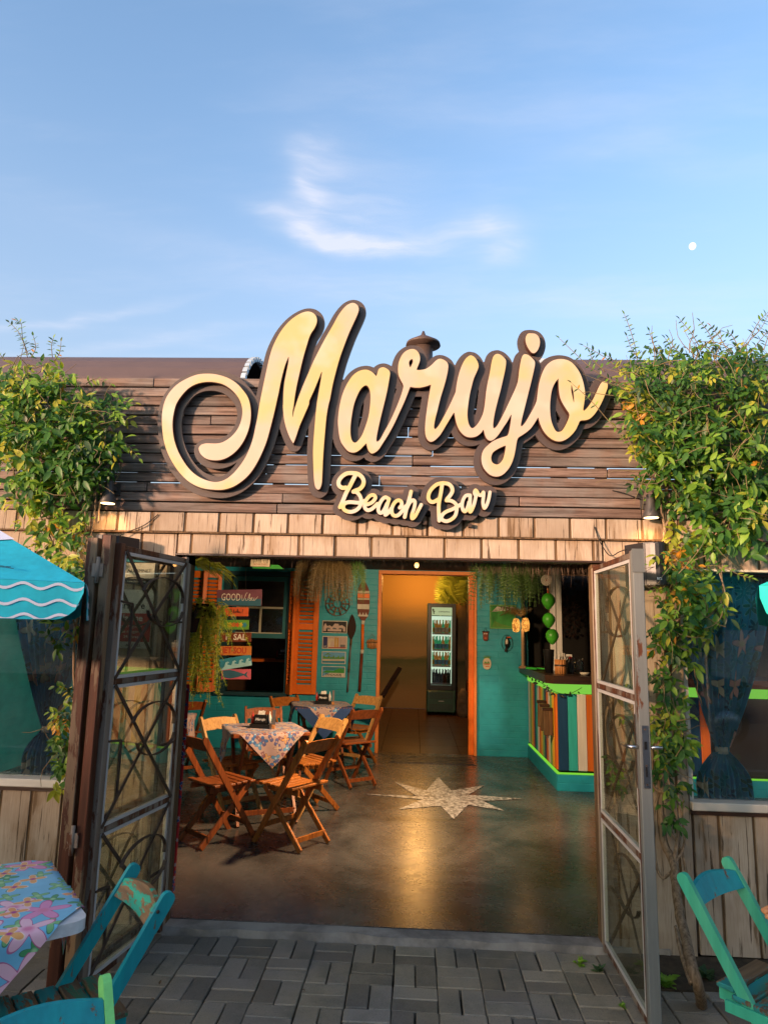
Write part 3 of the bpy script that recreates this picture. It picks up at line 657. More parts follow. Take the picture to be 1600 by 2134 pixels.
# slatted top band: 14 rows of boards nailed to posts, with gaps that let the sky through
rows = 14; z_lo, z_hi = 2.182, 2.985; pitch = (z_hi-z_lo)/rows
wide = {6: .012, 10: .004, 2: .002}
for r in range(rows):
    z0 = z_lo + r*pitch; x = -4.2 - rnd(0,.9)
    g = rnd(.0050,.0075)
    while x < 4.2:
        L = rnd(1.3, 2.4); xe = min(x+L, 4.2); g2 = g + rnd(0,.0015)
        if r in wide and x > .3: g2 += wide[r]
        if r in (8, 9, 10, 11) and x > -.8 and -.3 < (x+xe)/2 < .7: g2 += .009
        a = max(x, -4.2)
        if xe-a > .1:
            sl0 = rnd(-.003,.003); sl1 = rnd(-.003,.003); dy = rnd(-.003,.003); h2 = (pitch-g2)/2; zc_ = z0+pitch/2-g2/2
            q = MB(); q.bar((a+.002,.010+dy,zc_+sl0), (xe-.002,.010+dy,zc_+sl1), h2*2, .030, side=(0,0,1), bev=.003); q.build('slat', 'slat', bar_b)
            for e in (a+.05, xe-.05):
                q = MB(); q.lathe([(.004,-.003),(.004,0)], (e, -.0005+dy, zc_+.008), 6, 'y'); q.build('nail', 'iron', bar_b)
        x = xe
for x in np.arange(-4.0, 4.3, .8):
    q = MB(); q.box((x-.03,.029,2.205), (x+.03,.085,2.97)); q.build('post', 'batten', bar_b)
# ceiling slab, side walls, back wall, rooms
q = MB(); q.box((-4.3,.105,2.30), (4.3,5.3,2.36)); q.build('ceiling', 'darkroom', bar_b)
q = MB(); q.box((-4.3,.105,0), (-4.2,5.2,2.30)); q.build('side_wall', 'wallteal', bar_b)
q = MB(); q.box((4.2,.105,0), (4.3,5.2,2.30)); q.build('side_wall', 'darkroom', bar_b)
BY = 5.114
q = MB(); q.box((-4.2,BY,-.02), (-2.50,BY+.12,2.30)); q.box((-2.50,BY,-.02), (-1.60,BY+.12,.70)); q.box((-2.50,BY,2.245), (-1.60,BY+.12,2.30)); q.box((-1.60,BY,-.02), (-.475,BY+.12,2.30))
q.box((-.475,BY,2.30-.005), (.80,BY+.12,2.30)); q.box((.80,BY,-.02), (1.45,BY+.12,2.30)); q.build('back_wall', 'wallteal', bar_b)
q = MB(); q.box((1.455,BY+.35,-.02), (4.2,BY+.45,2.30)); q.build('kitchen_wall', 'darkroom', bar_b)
# rear room with the painted wall
q = MB(); q.box((-2.2,5.24,-.12), (2.6,10.3,-.012)); rf = q.build('rear_floor', 'grout', bar_b)
for i in range(8):
    for j in range(8):
        q = MB(); q.box((-1.9+i*.5+.004,5.165+j*.6+.004,-.011), (-1.4+i*.5-.004,5.765+j*.6-.004,0)); q.build('floor_tile', 'tile', rf)
q = MB(); q.box((-2.2,10.0,0), (2.6,10.1,2.9)); q.build('painted_wall', 'mural', bar_b)
q = MB(); q.box((-2.2,5.24,2.62), (2.6,10.1,2.7)); q.build('rear_ceiling', 'brown', bar_b)
q = MB(); q.box((-1.45,5.24,0), (-1.35,10.0,2.62)); q.box((2.5,5.24,0), (2.6,10.0,2.62)); q.build('rear_side_wall', 'brown', bar_b)
# little room behind the window
q = MB(); q.box((-3.6,7.4,0), (-1.46,7.5,2.6)); q.box((-3.7,5.24,0), (-3.6,7.4,2.6)); q.box((-3.6,5.24,2.55), (-1.46,7.4,2.6)); q.box((-3.6,5.24,-.1), (-1.46,7.4,-.01)); q.build('bar_room_wall', 'brown', bar_b)
q = MB(); q.box((-2.9,6.2,1.02), (-1.5,6.5,1.06)); q.build('shelf', 'orange', bar_b)
q = MB(); q.box((-1.86,6.9,.0), (-1.70,7.0,2.5)); q.build('wooden_post', 'chairwood2', bar_b)
# vaulted roofs
def vault(x0, x1, label, tk):
    t = thing('vaulted_roof', label, 'roof', ((x0+x1)/2,.9,2.95)); n = 18; R = .56; cy = .88; cz = 2.86
    arc = [(cy-R*math.cos(PI*k/n), cz+R*1.02*math.sin(PI*k/n)) for k in range(n+1)]
    q = MB(); q.sm = False; P = []
    for x in (x0, x1): P += [(x, y, z) for y, z in arc] + [(x, cy+(y-cy)*.955, cz+(z-cz)*.955) for y, z in arc]
    m_ = 2*(n+1); F = []
    for k in range(n):
        F += [(k, k+1, m_+k+1, m_+k), (n+1+k, m_+n+1+k, m_+n+2+k, n+2+k), (k, n+1+k, n+2+k, k+1), (m_+k, m_+k+1, m_+n+2+k, m_+n+1+k)]
    q.add(P, F); o = q.build('roof_sheet', 'roof', t)
    xe = x1 if tk > 0 else x0
    for k in range(26):
        a0 = PI*(k+.08)/26; a1 = PI*(k+.78)/26; q = MB()
        def pp(a, s_, dx): return (xe+tk*dx, cy-R*s_*math.cos(a), cz+R*1.02*s_*math.sin(a))
        q.add([pp(a0,1.012,.004),pp(a1,1.012,.004),pp(a1,.955,.004),pp(a0,.955,.004),pp(a0,1.012,.035),pp(a1,1.012,.035),pp(a1,.955,.035),pp(a0,.955,.035)], [(0,1,2,3),(7,6,5,4),(0,4,5,1),(1,5,6,2),(2,6,7,3),(3,7,4,0)])
        q.build('edge_trim', 'roofend', t)
    for x in ((x0+.2, x1-.25) if tk > 0 else (x0+.25, x1-.2)):
        for y in (cy-R+.03, cy+R-.03): q = MB(); q.box((x-.03,y-.03,2.361), (x+.03,y+.03,2.93)); q.build('post', 'iron', t)
    return t
vault(-5.2, -1.16, 'brown barrel vaulted roof with a pale ribbed end, above the left of the slatted band', 1)
vault(.88, 5.2, 'brown barrel vaulted roof half hidden by the vine at the right', -1)
ch = thing('chimney', 'brown sheet metal chimney with a conical cap behind the sign', 'chimney', (.035,1.2,2.36))
q = MB(); q.lathe([(.068,2.36),(.068,3.46)], (.035,1.2,0), 20); q.build('flue', 'chimblue', ch)
q = MB(); q.lathe([(.075,3.46),(.075,3.70)], (.035,1.2,0), 20); q.build('flue_top', 'chimney', ch)
q = MB(); q.lathe([(.135,3.715),(.13,3.735),(.02,3.80),(.008,3.835),(.0,3.836)], (.035,1.2,0), 24); q.build('cap', 'chimney', ch)

# ---------------------------------------------------------------- front windows
def fwindow(x0, x1, z0, z1, label, yb=.05):
    t = thing('front_window', label, 'window', ((x0+x1)/2,yb,z0))
    q = MB(); q.box((x0,.02,z1), (x1,.075,z1+.03)); q.box((x0,.02,z0),(x0+.02,.075,z1)); q.box((x1-.02,.02,z0),(x1,.075,z1)); q.build('frame', 'sill', t)
    q = MB(); q.box((x0-.01,-.035,z0-.042), (x1+.01,.075,z0-.001), .004); q.build('sill', 'sill', t)
    q = MB(); q.box((x0-.01,-.012,z0-.066), (x1+.01,.033,z0-.043)); q.build('sill_rail', 'darkwood', t)
    q = MB(); q.box((x0+.021,yb-.003,z0), (x1-.021,yb+.003,z1-.001)); q.build('pane', 'glassw', t); return t
fwindow(-4.1, -1.845, .705, 1.872, 'wide glass front window left of the gate, blue curtain tied behind it')
fwindow(1.445, 4.1, .705, 1.892, 'wide glass front window right of the gate, blue flowered curtain tied behind it')
def curtain(xl, xr, zt, tie, xt, zb, label, folds=9, y=.20):
    def f(u, v):
        z = zt + (zb-zt)*v; vt = (zt-tie)/(zt-zb)
        if v < vt: k = v/vt; wd = (1-k**1.6)*(xr-xl)+.05*k; cxx = (xl+xr)/2*(1-k**1.3)+xt*k**1.3
        else: k = (v-vt)/(1-vt); wd = .05+.24*math.sin(min(1,k*1.5)*PI/2); cxx = xt+.01*k
        x = cxx+(u-.5)*wd; return (x, y+.022*math.sin(u*folds*2*PI+v*1.5)*(1-.3*math.cos(v*3))+.01*math.sin(u*folds*5), z)
    q = MB(); q.grid(f, 90, 50, uv=lambda u, v: (u*(xr-xl)*1.5, v*(zt-zb)))
    o = q.build('curtain', 'curtain', label=label, cat='curtain'); q = MB(); q.lathe([(.032,-.018),(.036,0),(.032,.018)], (xt,y,tie), 14); q.build('tie_band', 'cream', o)
curtain(-2.42, -1.90, 1.87, .93, -2.10, .68, 'blue leafy curtain gathered behind the left front window', 10)
curtain(1.50, 2.03, 1.885, .93, 1.70, .66, 'dark blue hibiscus curtain gathered behind the right front window', 10)
curtain(-3.9, -3.2, 1.87, .93, -3.6, .68, 'blue leafy curtain at the far left end of the left window', 10)

# ================================================================== THE SIGN
YF, YB = -.090, -.052        # face and backing planes
def wl(ox, oy, s, pts): return [(lambda p: (p.x, p.z))(at(ox+a/s, oy+c/s, YF)) for a, c in pts]
A_ = (320,760,6.154); B_ = (500,610,5.333); C_ = (520,820,6.154); D_ = (690,720,5.926); E_ = (920,680,6.277); F_ = (1060,720,6.667)
Mo = wl(*A_, [(583,1085),(610,1150),(680,1205),(780,1225),(880,1215),(980,1170),(1080,1085),(1160,970),(1215,840),(1245,700),(1245,560),(1215,430),(1150,330),(1060,235),(940,165),(800,125),(680,117),(560,130),(430,180),(300,260),(200,370),(145,480),(118,600),(112,720),(120,860),(140,990),(180,1120),(250,1260),(350,1400),(470,1510),(620,1580),(780,1602),(900,1600),(1030,1560),(1150,1480),(1240,1390),(1320,1270),(1390,1130),(1450,980),(1500,800),(1550,600),(1590,420)]) \
 + wl(*B_, [(430,1110),(460,960),(500,810),(532,730),(541,712),(545,730),(540,780),(520,880),(495,1010),(485,1130),(482,1250)]) \
 + wl(*C_, [(430,150),(437,260),(450,360),(480,470),(520,570),(555,630),(562,634),(570,622),(600,540),(640,420),(700,280),(760,140)]) \
 + wl(*B_, [(770,1200),(820,1090),(870,970),(902,890),(912,880),(912,900),(900,980),(880,1090),(862,1200),(848,1310)]) \
 + wl(*C_, [(870,90),(850,260),(835,430),(822,600),(815,750),(818,900),(822,1020),(830,1130),(845,1200),(875,1232),(905,1215),(925,1150),(930,1080),(935,980),(940,860),(950,700),(965,520),(985,300),(1010,150)]) \
 + wl(*B_, [(1000,1180),(1030,1020),(1070,860),(1110,720),(1160,580),(1210,450),(1260,340),(1305,240),(1320,180),(1300,135),(1250,115),(1190,140),(1140,190),(1090,260),(1030,370),(960,490),(890,620),(820,760),(760,900),(700,1040),(650,1170),(620,1260)]) \
 + wl(*C_, [(572,230),(560,290),(556,306),(552,290),(552,240),(560,130)]) \
 + wl(*B_, [(592,1300),(603,1200),(625,1060),(660,900),(700,730),(740,590),(780,470),(830,390),(855,320),(845,260),(800,220),(740,212),(670,235),(590,285),(520,350),(450,440),(400,530),(360,620),(330,720),(300,850),(270,990),(245,1110),(222,1230)]) \
 + wl(*A_, [(1350,580),(1335,680),(1310,800),(1280,940),(1240,1060),(1180,1190),(1100,1310),(1010,1410),(920,1475),(820,1505),(720,1495),(600,1450),(490,1370),(400,1260),(320,1120),(270,980),(248,850),(245,730),(260,620),(290,510),(350,410),(440,310),(540,250),(650,222),(760,220),(880,245),(970,295),(1050,370),(1110,460),(1140,570),(1135,680),(1100,790),(1050,870),(980,940),(900,990),(830,1010),(760,1012),(680,1010),(620,1025),(590,1055)])
ar = wl(*D_, [(85,980),(90,850),(110,720),(145,590),(200,470),(270,370),(350,315),(430,300),(490,320),(530,352),(553,378),(562,372),(572,340),(590,290),(640,270),(690,290),(720,320),(725,360),(710,450),(690,560),(660,690),(620,850),(590,980),(565,1100),(557,1170),(568,1190),(585,1182),(612,1150),(660,1060),(720,950),(790,800),(850,650),(885,540),(890,490),(860,430),(830,360),(825,270),(840,190),(880,110),(940,60),(1010,45),(1060,70),(1090,120),(1095,180),(1075,240),(1055,290),(1062,304),(1100,305),(1170,290),(1240,240),(1290,190),(1340,165),(1400,185),(1440,230),(1440,300),(1420,400),(1390,510),(1350,640),(1310,800),(1280,920),(1268,1010),(1283,1035),(1300,1022),(1330,985),(1400,860),(1470,720),(1520,610)]) \
 + wl(*E_, [(183,850),(195,760),(220,640),(260,520),(310,430),(370,383),(420,400),(460,450),(482,520),(460,590),(420,680),(390,790),(365,900),(345,1030),(335,1160),(350,1270),(380,1325),(410,1333),(460,1290),(510,1210),(545,1120),(565,1000),(580,860),(600,740),(630,600),(650,480),(675,395),(720,363),(770,375),(820,420),(840,460),(830,560),(800,700),(765,850),(725,1000),(690,1150),(672,1270),(674,1325),(685,1337),(700,1328),(725,1300),(770,1220),(830,1100),(900,950),(960,820),(995,720),(1010,600),(1025,500),(1045,410),(1075,370),(1130,378),(1190,430),(1218,480),(1200,590),(1170,720),(1130,880),(1090,1040),(1050,1200),(1033,1290),(1042,1312),(1056,1302),(1095,1255),(1150,1160),(1210,1050),(1240,975)]) \
 + wl(*F_, [(394,700),(402,630),(420,520),(455,400),(510,290),(590,220),(680,192),(770,195),(850,225),(920,290),(980,380),(1020,480),(1045,590),(1055,680),(1045,780),(1030,880),(1036,908),(1056,898),(1100,850),(1160,760),(1210,660),(1250,570),(1290,510),(1330,500),(1365,530),(1365,590),(1340,660),(1300,760),(1250,860),(1190,950),(1130,1010),(1070,1035),(990,1045),(960,1100),(920,1180),(850,1260),(770,1315),(690,1332),(610,1310),(530,1250),(470,1170),(430,1080),(412,1010),(403,1000),(390,1020),(320,1130),(260,1190),(190,1240),(130,1280)]) \
 + wl(*E_, [(980,1510),(965,1600),(945,1700),(910,1800),(860,1880),(790,1945),(710,1965),(630,1940),(560,1870),(525,1790),(520,1700),(545,1620),(600,1560),(680,1500),(770,1462),(840,1440),(862,1425),(880,1380),(900,1270),(912,1170),(908,1155),(898,1170),(860,1240),(800,1330),(740,1420),(680,1480),(630,1495),(590,1470),(565,1420),(552,1365),(545,1352),(532,1370),(505,1402),(450,1440),(370,1452),(300,1430),(240,1370),(200,1290),(180,1210),(168,1140),(160,1130),(148,1145),(120,1190),(60,1290)]) \
 + wl(*D_, [(1363,1075),(1330,1120),(1270,1175),(1220,1187),(1180,1150),(1160,1080),(1160,970),(1175,830),(1200,660),(1222,540),(1232,492),(1224,484),(1180,500),(1100,518),(1030,518),(982,510),(970,520),(940,600),(900,700),(840,830),(780,960),(710,1090),(640,1200),(580,1290),(510,1333),(470,1310),(447,1260),(438,1215),(430,1210),(400,1240),(350,1290),(290,1320),(220,1310),(160,1250),(110,1160)])
hol = [wl(*D_, [(430,490),(470,530),(485,620),(480,740),(460,880),(420,1010),(380,1110),(330,1180),(290,1203),(255,1170),(238,1090),(240,980),(255,860),(280,730),(320,620),(370,530)]),
 wl(*D_, [(1000,165),(1010,200),(990,250),(975,272),(960,230),(965,190)]),
 wl(*E_, [(836,1562),(836,1590),(825,1650),(800,1740),(750,1800),(705,1808),(660,1780),(645,1720),(670,1650),(740,1600),(815,1565)]),
 wl(*F_, [(688,458),(680,468),(650,500),(600,600),(575,740),(568,880),(580,1020),(610,1120),(650,1190),(690,1203),(740,1180),(800,1080),(840,965),(800,890),(750,810),(710,720),(692,600)]),
 wl(*F_, [(868,545),(862,620),(880,720),(903,800),(900,680),(885,600)])]
dot = wl(*E_, [(1130,97),(1180,95),(1230,105),(1270,150),(1282,220),(1260,300),(1220,345),(1180,345),(1140,300),(1105,230),(1095,160),(1110,115)])
sm = lambda L: smooth_poly(L, True, 3)
Mo, ar, dot = sm(Mo), sm(ar), sm(dot); hol = [sm(h) for h in hol]
sg = thing('name_sign', 'big script sign reading Marujo, glowing cream letters on a dark brown backing', 'sign', (-.2,-.05,2.6))
def dec(L, e=.0016):
    r = [L[0]]
    for p in L[1:]:
        if math.hypot(p[0]-r[-1][0], p[1]-r[-1][1]) > e: r.append(p)
    return r
def lift(loops, e):   # contour of the same shape grown by e
    allp = np.array([p for l in loops for p in l]); X, Z = gridxy(allp[:,0].min()-e-.03, allp[:,0].max()+e+.03, allp[:,1].min()-e-.03, allp[:,1].max()+e+.03, .006)
    F = sd_polys([dec(l, .008) for l in loops], X, Z); return contour(F, X[0,0], Z[0,0], .006, e)
for nm, loops in (('letter_m', [Mo]), ('letters_arujo', [ar]+hol), ('letter_dot', [dot])):
    loops = [dec(l) for l in loops]
    o = link('letter_body', shape_mesh('letter_body', lift(loops, .0035), YF+.0015, YB-YF-.003, 'signside'), sg)
    link('letter_face', shape_mesh('letter_face', loops, YF-.003, .004, 'signface', .0), o)
link('backing', shape_mesh('backing', [[(x-.0, z) for x, z in l] for l in lift([Mo, ar, dot]+hol, .040)], YB, .018, 'signdark'), sg)
for x, z in ((-1.35,2.45),(-.9,2.7),(-.3,2.6),(.2,2.75),(.55,2.5)):
    q = MB(); q.box((x-.012,YB+.017,z-.012),(x+.012,.002,z+.012)); q.build('bracket','iron',sg)
# the small sign under it
def ws(ox, oy, s, strokes):
    r = []
    for st in strokes:
        rad = st[0]; pts = smooth_poly(st[1], False, 4); P = []
        for p in pts: w_ = at(ox+p[0]/s, oy+p[1]/s, -.095); P.append((w_.x, w_.z, rad/s/FPX*3.78))
        r.append(P)
    return r
st = ws(680,960,8.0, [(33,[(495,225),(440,330),(390,430),(330,540),(280,660),(228,775)]),
 (33,[(490,225),(440,207),(340,215),(255,270),(205,350),(215,420),(270,455),(325,450)]),
 (33,[(440,207),(520,220),(590,270),(622,340),(610,410),(560,470),(490,500),(452,518)]), (30,[(452,518),(510,530),(560,590),(580,660),(570,740),(530,800),(470,840),(400,855),(330,840),(285,800),(290,735),(340,700),(410,692),(500,700),(590,700),(640,670)]),
 (29,[(640,735),(700,725),(770,690),(818,620),(790,575),(730,585),(670,650),(640,730),(645,790),(690,828),(750,810),(800,770),(850,720)]),
 (29,[(1040,640),(985,610),(930,650),(880,740),(865,820),(890,870),(935,860),(980,790),(1010,720)]), (29,[(1045,640),(1010,760),(985,870),(985,905),(1040,860),(1080,800)]),
 (29,[(1222,785),(1255,740),(1245,680),(1190,662),(1130,710),(1090,800),(1100,890),(1150,922),(1210,900),(1270,830),(1320,760)]),
 (30,[(1410,515),(1380,640),(1335,800),(1305,940)]), (28,[(1330,820),(1380,715),(1435,660),(1475,690),(1460,800),(1425,900),(1428,965),(1475,930),(1530,830),(1580,735)])])
st2 = ws(860,980,8.421, [(32,[(515,235),(490,400),(455,600),(455,760),(462,885)]), (32,[(530,225),(430,245),(340,315),(285,400),(272,490),(310,550),(370,555),(440,515)]),
 (32,[(520,225),(620,240),(680,295),(692,370),(655,440),(605,500),(590,530)]), (30,[(590,530),(680,540),(750,590),(770,650),(765,720),(740,800),(680,860),(600,895),(530,880),(500,840),(525,775),(590,725),(680,690),(760,650),(840,600)]),
 (29,[(1000,440),(930,445),(880,520),(862,620),(880,700),(920,722),(960,650),(985,560)]), (29,[(1005,440),(1000,580),(990,690),(1010,730),(1050,660),(1085,550),(1105,450)]),
 (28,[(1108,460),(1078,400),(1095,350),(1125,375),(1150,425),(1200,440),(1235,385),(1240,440),(1228,560),(1240,640),(1258,665),(1295,610),(1330,500),(1350,385)])])
sg2 = thing('subtitle_sign', 'small script sign reading Beach Bar under the big name, on its own dark backing', 'sign', (.1,-.05,2.15))
for S_ in (st, st2):
    xs = [p[0] for l in S_ for p in l]; zs = [p[1] for l in S_ for p in l]
    X, Z = gridxy(min(xs)-.06, max(xs)+.06, min(zs)-.06, max(zs)+.06, .0028); F = sd_strokes(S_, X, Z)
    o = link('letter_body', shape_mesh('letter_body', [dec(l,.002) for l in contour(F, X[0,0], Z[0,0], .0028, .0022)], -.0955, .033, 'signside'), sg2)
    link('letter_face', shape_mesh('letter_face', [dec(l,.002) for l in contour(F, X[0,0], Z[0,0], .0028, 0)], -.099, .003, 'signface2'), o)
S_ = st+st2; xs = [p[0] for l in S_ for p in l]; zs = [p[1] for l in S_ for p in l]
X, Z = gridxy(min(xs)-.09, max(xs)+.09, min(zs)-.09, max(zs)+.09, .005); F = sd_strokes(S_, X, Z)
link('backing', shape_mesh('backing', contour(F, X[0,0], Z[0,0], .005, .033), -.062, .014, 'signdark'), sg2)
for x, z in ((-.2,2.16),(.05,2.13),(.3,2.12)): q = MB(); q.box((x-.01,-.048,z-.01),(x+.01,.0,z+.01)); q.build('bracket','iron',sg2)

# ---------------------------------------------------------------- wall lamps, speakers, cables
def spot(px, py, label, aim=.0):
    p = at(px, py, -.10); t = thing('wall_spotlight', label, 'wall lamp', p)
    q = MB(); q.lathe([(.020,.125),(.022,.12),(.026,.07),(.034,.035),(.048,0),(.046,-.002)], p, 20); q.build('shade', 'lampgrey', t)
    q = MB(); q.lathe([(.0,-.004),(.038,-.004),(.038,.0)], p, 16, cap=True); q.build('lens', 'lampface', t)
    q = MB(); q.box((p.x-.010,p.y+.0,p.z+.085), (p.x+.010,-.002,p.z+.105)); q.box((p.x-.025,-.012,p.z+.06), (p.x+.025,-.001,p.z+.13)); q.build('bracket', 'lampgrey', t)
    l = bpy.data.lights.new('spot_light', 'SPOT'); l.energy = 1.7; l.color = (1,.50,.18); l.spot_size = math.radians(125); l.spot_blend = .8; l.shadow_soft_size = .03
    lo = bpy.data.objects.new('lamp_light', l); COL.objects.link(lo); lo.parent = t; lo.location = (0,0,-.006); lo.rotation_euler = (math.radians(14),0,0)
spot(225,1048,'grey cone wall lamp shining down beside the left vine'); spot(1356,1078,'grey cone wall lamp shining down beside the right vine')
def speaker(px0, px1, py0, py1, label, rz, logo=False):
    a, c_ = at(px0, py0, -.12), at(px1, py1, -.12); t = thing('wall_speaker', label, 'loudspeaker', ((a.x+c_.x)/2,-.10,(a.z+c_.z)/2), rz)
    w_, h_ = abs(c_.x-a.x)/2, abs(a.z-c_.z)/2; q = MB(); poly = [(-w_,.09),(-w_*.8,-.06)]+[(-w_*.8+1.6*w_*i/8, -.06-.055*math.sin(PI*i/8)) for i in range(1,8)]+[(w_*.8,-.06),(w_,.09)]
    q.prism(poly, -h_, h_, 'xy'); q.build('cabinet', 'speaker', t, local=True)
    q = MB(); q.box((-w_*1.02,.03,-h_-.002),(w_*1.02,.085,-h_)); q.box((-.012,.088,-.03),(.012,.11,.03)); q.build('bracket','iron',t,local=True)
    q = MB(); q.prism([(-w_*.74,-.071)]+[(-w_*.74+1.48*w_*i/8, -.071-.05*math.sin(PI*i/8)) for i in range(1,8)]+[(w_*.74,-.071),(w_*.74,-.064),(-w_*.74,-.064)], -h_*.94, h_*.94,'xy'); q.build('grille','black',t,local=True)
    if logo:
        me = text_mesh('RCS', .016, 'white', .001, bold=.0004); me.transform(Matrix.Translation((-w_*.3,-.126,-h_*.72))); link('badge', me, t, local=True)
speaker(1318,1392,1133,1222,'black wall speaker with small white badge right of the gateway', .25, True); speaker(196,270,1118,1152,'dark wall speaker above the left gate leaf', -.25)
def cable(pts, label, r=.003):
    q = MB(); q.tube([Vector(p) for p in smooth_poly([tuple(p) for p in pts], False, 5)], r, 5); return q.build('cable', 'cable', label=label, cat='cable')
cable([at(330,1072,-.02),at(300,1095,-.025),at(262,1110,-.025),at(240,1122,-.04)],'thin black cable sagging from the slats to the left speaker')
cable([at(1238,1098,-.02),at(1250,1130,-.03),at(1270,1158,-.03),at(1290,1150,-.04),at(1312,1142,-.06)],'thin black cable looping down to the right speaker')
cable([at(1275,1022,-.01),at(1300,1028,-.02),at(1325,1037,-.03),at(1340,1036,-.06)],'short black cable running along the slats to the right wall lamp')
cable([at(1390,1130,-.02),at(1430,1120,-.03),at(1475,1105,-.03)],'thin cable strung on the white boards under the right vine')
pp = thing('drain_pipe', 'old cream plastic downpipe with an elbow at its foot, left of the gate', 'pipe', (-1.83,-.04,0))
q = MB(); q.tube([(-1.835,-.035,1.86),(-1.825,-.04,.10),(-1.825,-.04,.05)], .021, 14); q.build('pipe','pvc',pp)
q = MB(); q.tube([(-1.825,-.04,.11),(-1.825,-.045,.045),(-1.825,-.075,.012),(-1.825,-.12,.004)], .027, 14, cap=False); q.lathe([(.027,0),(.031,0),(.031,.02),(.027,.02)],(-1.825,-.135,.004),16,'y',cap=False); q.build('elbow','pvc',pp)

# ================================================================== GATES
def gate_leaf(name, near, far_, label, lock=False, w0=-.013, rail_z=(0,.63,1.275,1.905), beadm='alu', frame='rust', zt=1.915, seed=1, handle=False):
    """near = outer free end on the ground, far_ = hinge end; leaf is a vertical plane between them"""
    rr = random.Random(seed); a, c_ = Vector((*near,0)), Vector((*far_,0)); d = (c_-a); Lg = d.length; d.normalize(); n = d.cross(V(0,0,1)).normalized()
    if n.x*(1 if a.x < 0 else -1) < 0: n = -n          # n points into the opening
    t = thing('gate_leaf', label, 'gate', a)
    def P(u, z, w=0.0): return a + d*u + n*w + V(0,0,z)
    zb = -.02
    for nm, u, wd, m_ in (('stile', .019, .038, frame), ('hinge_stile', Lg-.014, .026, frame)):
        q = MB(); q.bar(P(u,zb), P(u,zt), wd, .032, side=d, bev=.002); q.build(nm, m_, t)
    for z in (rail_z[0]+.012, rail_z[1], rail_z[2], rail_z[3]-.012):
        q = MB(); q.bar(P(.038,z), P(Lg-.028,z), .026, .030, side=(0,0,1), bev=.002); q.build('rail', frame, t)
    for k in range(3):
        z0, z1 = rail_z[k]+(.026 if k == 0 else .014), rail_z[k+1]-(.026 if k == 2 else .014)
        f = MB(); u0, u1 = .040, Lg-.030
        for (ua, za, ub, zb2) in ((u0,z0+.008,u1,z0+.008),(u0,z1-.008,u1,z1-.008)): f.bar(P(ua,za,.006),P(ub,zb2,.006),.015,.018,side=(0,0,1))
        for u in (u0+.007,u1-.007): f.bar(P(u,z0+.0165,.006),P(u,z1-.0165,.006),.013,.018,side=d)
        pane = MB(); pane.obox(P((u0+u1)/2,(z0+z1)/2,.010), d, n, (0,0,1), ((u1-u0)/2-.015,.0018,(z1-z0)/2-.017)); po = pane.build('pane','glassg',t)
        f.build('glazing_bead', beadm, t)
        # wrought bars and hoops behind the glass
        for (ua, za, ub, zb2) in ((u0,z1,u1,z0),(u0,z0,u1,z1)):
            q = MB(); off = -.004 if ua == u0 and za == z0 else 0; q.bar(P(ua,za,w0+off*2),P(ub,zb2,w0+off*2),.017,.006,side=(d*(zb2-za)*-1+V(0,0,1)*(ub-ua))); q.build('diagonal_bar','iron',t)
        um, zm = (u0+u1)/2, (z0+z1)/2; q = MB()
        hoop = [P(um+(u1-u0)*(.06+.34*math.cos(th_)), z0+(z1-z0)*(.66+.17*math.sin(th_)), w0+.018*np.sign(w0)) for th_ in np.linspace(-.25, 2.9, 11)]
        for h0, h1 in zip(hoop[:-1], hoop[1:]): q.bar(h0, h1, .018, .004, side=n)
        q.build('hoop','iron',t); q = MB()
        hoop = [P(um+(u1-u0)*(.12+.30*math.cos(th_)), z0+(z1-z0)*(.56+.15*math.sin(th_)), w0+.018*np.sign(w0)) for th_ in np.linspace(-3.0, -.1, 11)]
        for h0, h1 in zip(hoop[:-1], hoop[1:]): q.bar(h0, h1, .018, .004, side=n)
        q.build('hoop','iron',t)
        q = MB(); q.bar(P(u0,zm+.06,w0-.01),P(u0+.17*(u1-u0),zm+.05,w0-.01),.010,.010,side=(0,0,1)); q.bar(P(u1-.22*(u1-u0),zm-.03,w0-.01),P(u1,zm-.03,w0-.01),.010,.010,side=(0,0,1)); q.bar(P(u0+.17*(u1-u0),z0+.1,w0-.01),P(u0+.17*(u1-u0),zm+.05,w0-.01),.012,.008,side=d); q.build('short_bar','iron',t)
    if handle:
        q = MB(); q.bar(P(-.018,zb),P(-.018,zt-.003),.036,.046,side=d,bev=.003); q.build('lock_stile','greymetal',t)
        q = MB(); q.bar(P(-.0385,zt-.10),P(-.0385,zt+.002),.006,.052,side=d); q.build('catch_box','greymetal',t)
        q = MB(); q.obox(P(-.0380,1.045), n, d, (0,0,1), (.0125,.0022,.125)); lp = q.build('lock_plate','steel',t)
        for z in (.935,1.155,1.01): q = MB(); q.obox(P(-.041,z), n, d, (0,0,1), (.0035,.0015,.0035)); q.build('screw','iron',lp)
        q = MB(); q.obox(P(-.0405,1.09), n, d, (0,0,1), (.006,.002,.016)); q.obox(P(-.0405,.985), n, d, (0,0,1), (.004,.001,.02)); q.build('latch_slot','black',lp)
        for s_ in (1,-1):
            q = MB(); p0 = P(-.018,1.08,s_*.022); p1 = P(-.018,1.08,s_*.055); p2 = P(.0 if s_ < 0 else -.0,1.08,s_*.064); p3 = P(.075,1.078,s_*.064)
            q.tube([p0,p1,p2,p3] if s_ > 0 else [p0,p1,P(-.018,1.08,s_*.075)],.0075,10); q.build('handle','steel',t)
        q = MB(); q.obox(P(.012,1.06,.020), d, n, (0,0,1), (.013,.006,.15)); q.build('handle_plate','steel',t)
    return t
gate_leaf('g', (-1.395,-.665), (-1.288,-.010), 'rusty glazed left gate leaf with white glazing beads, nearer the doorway of the folded pair', seed=2, w0=.024)
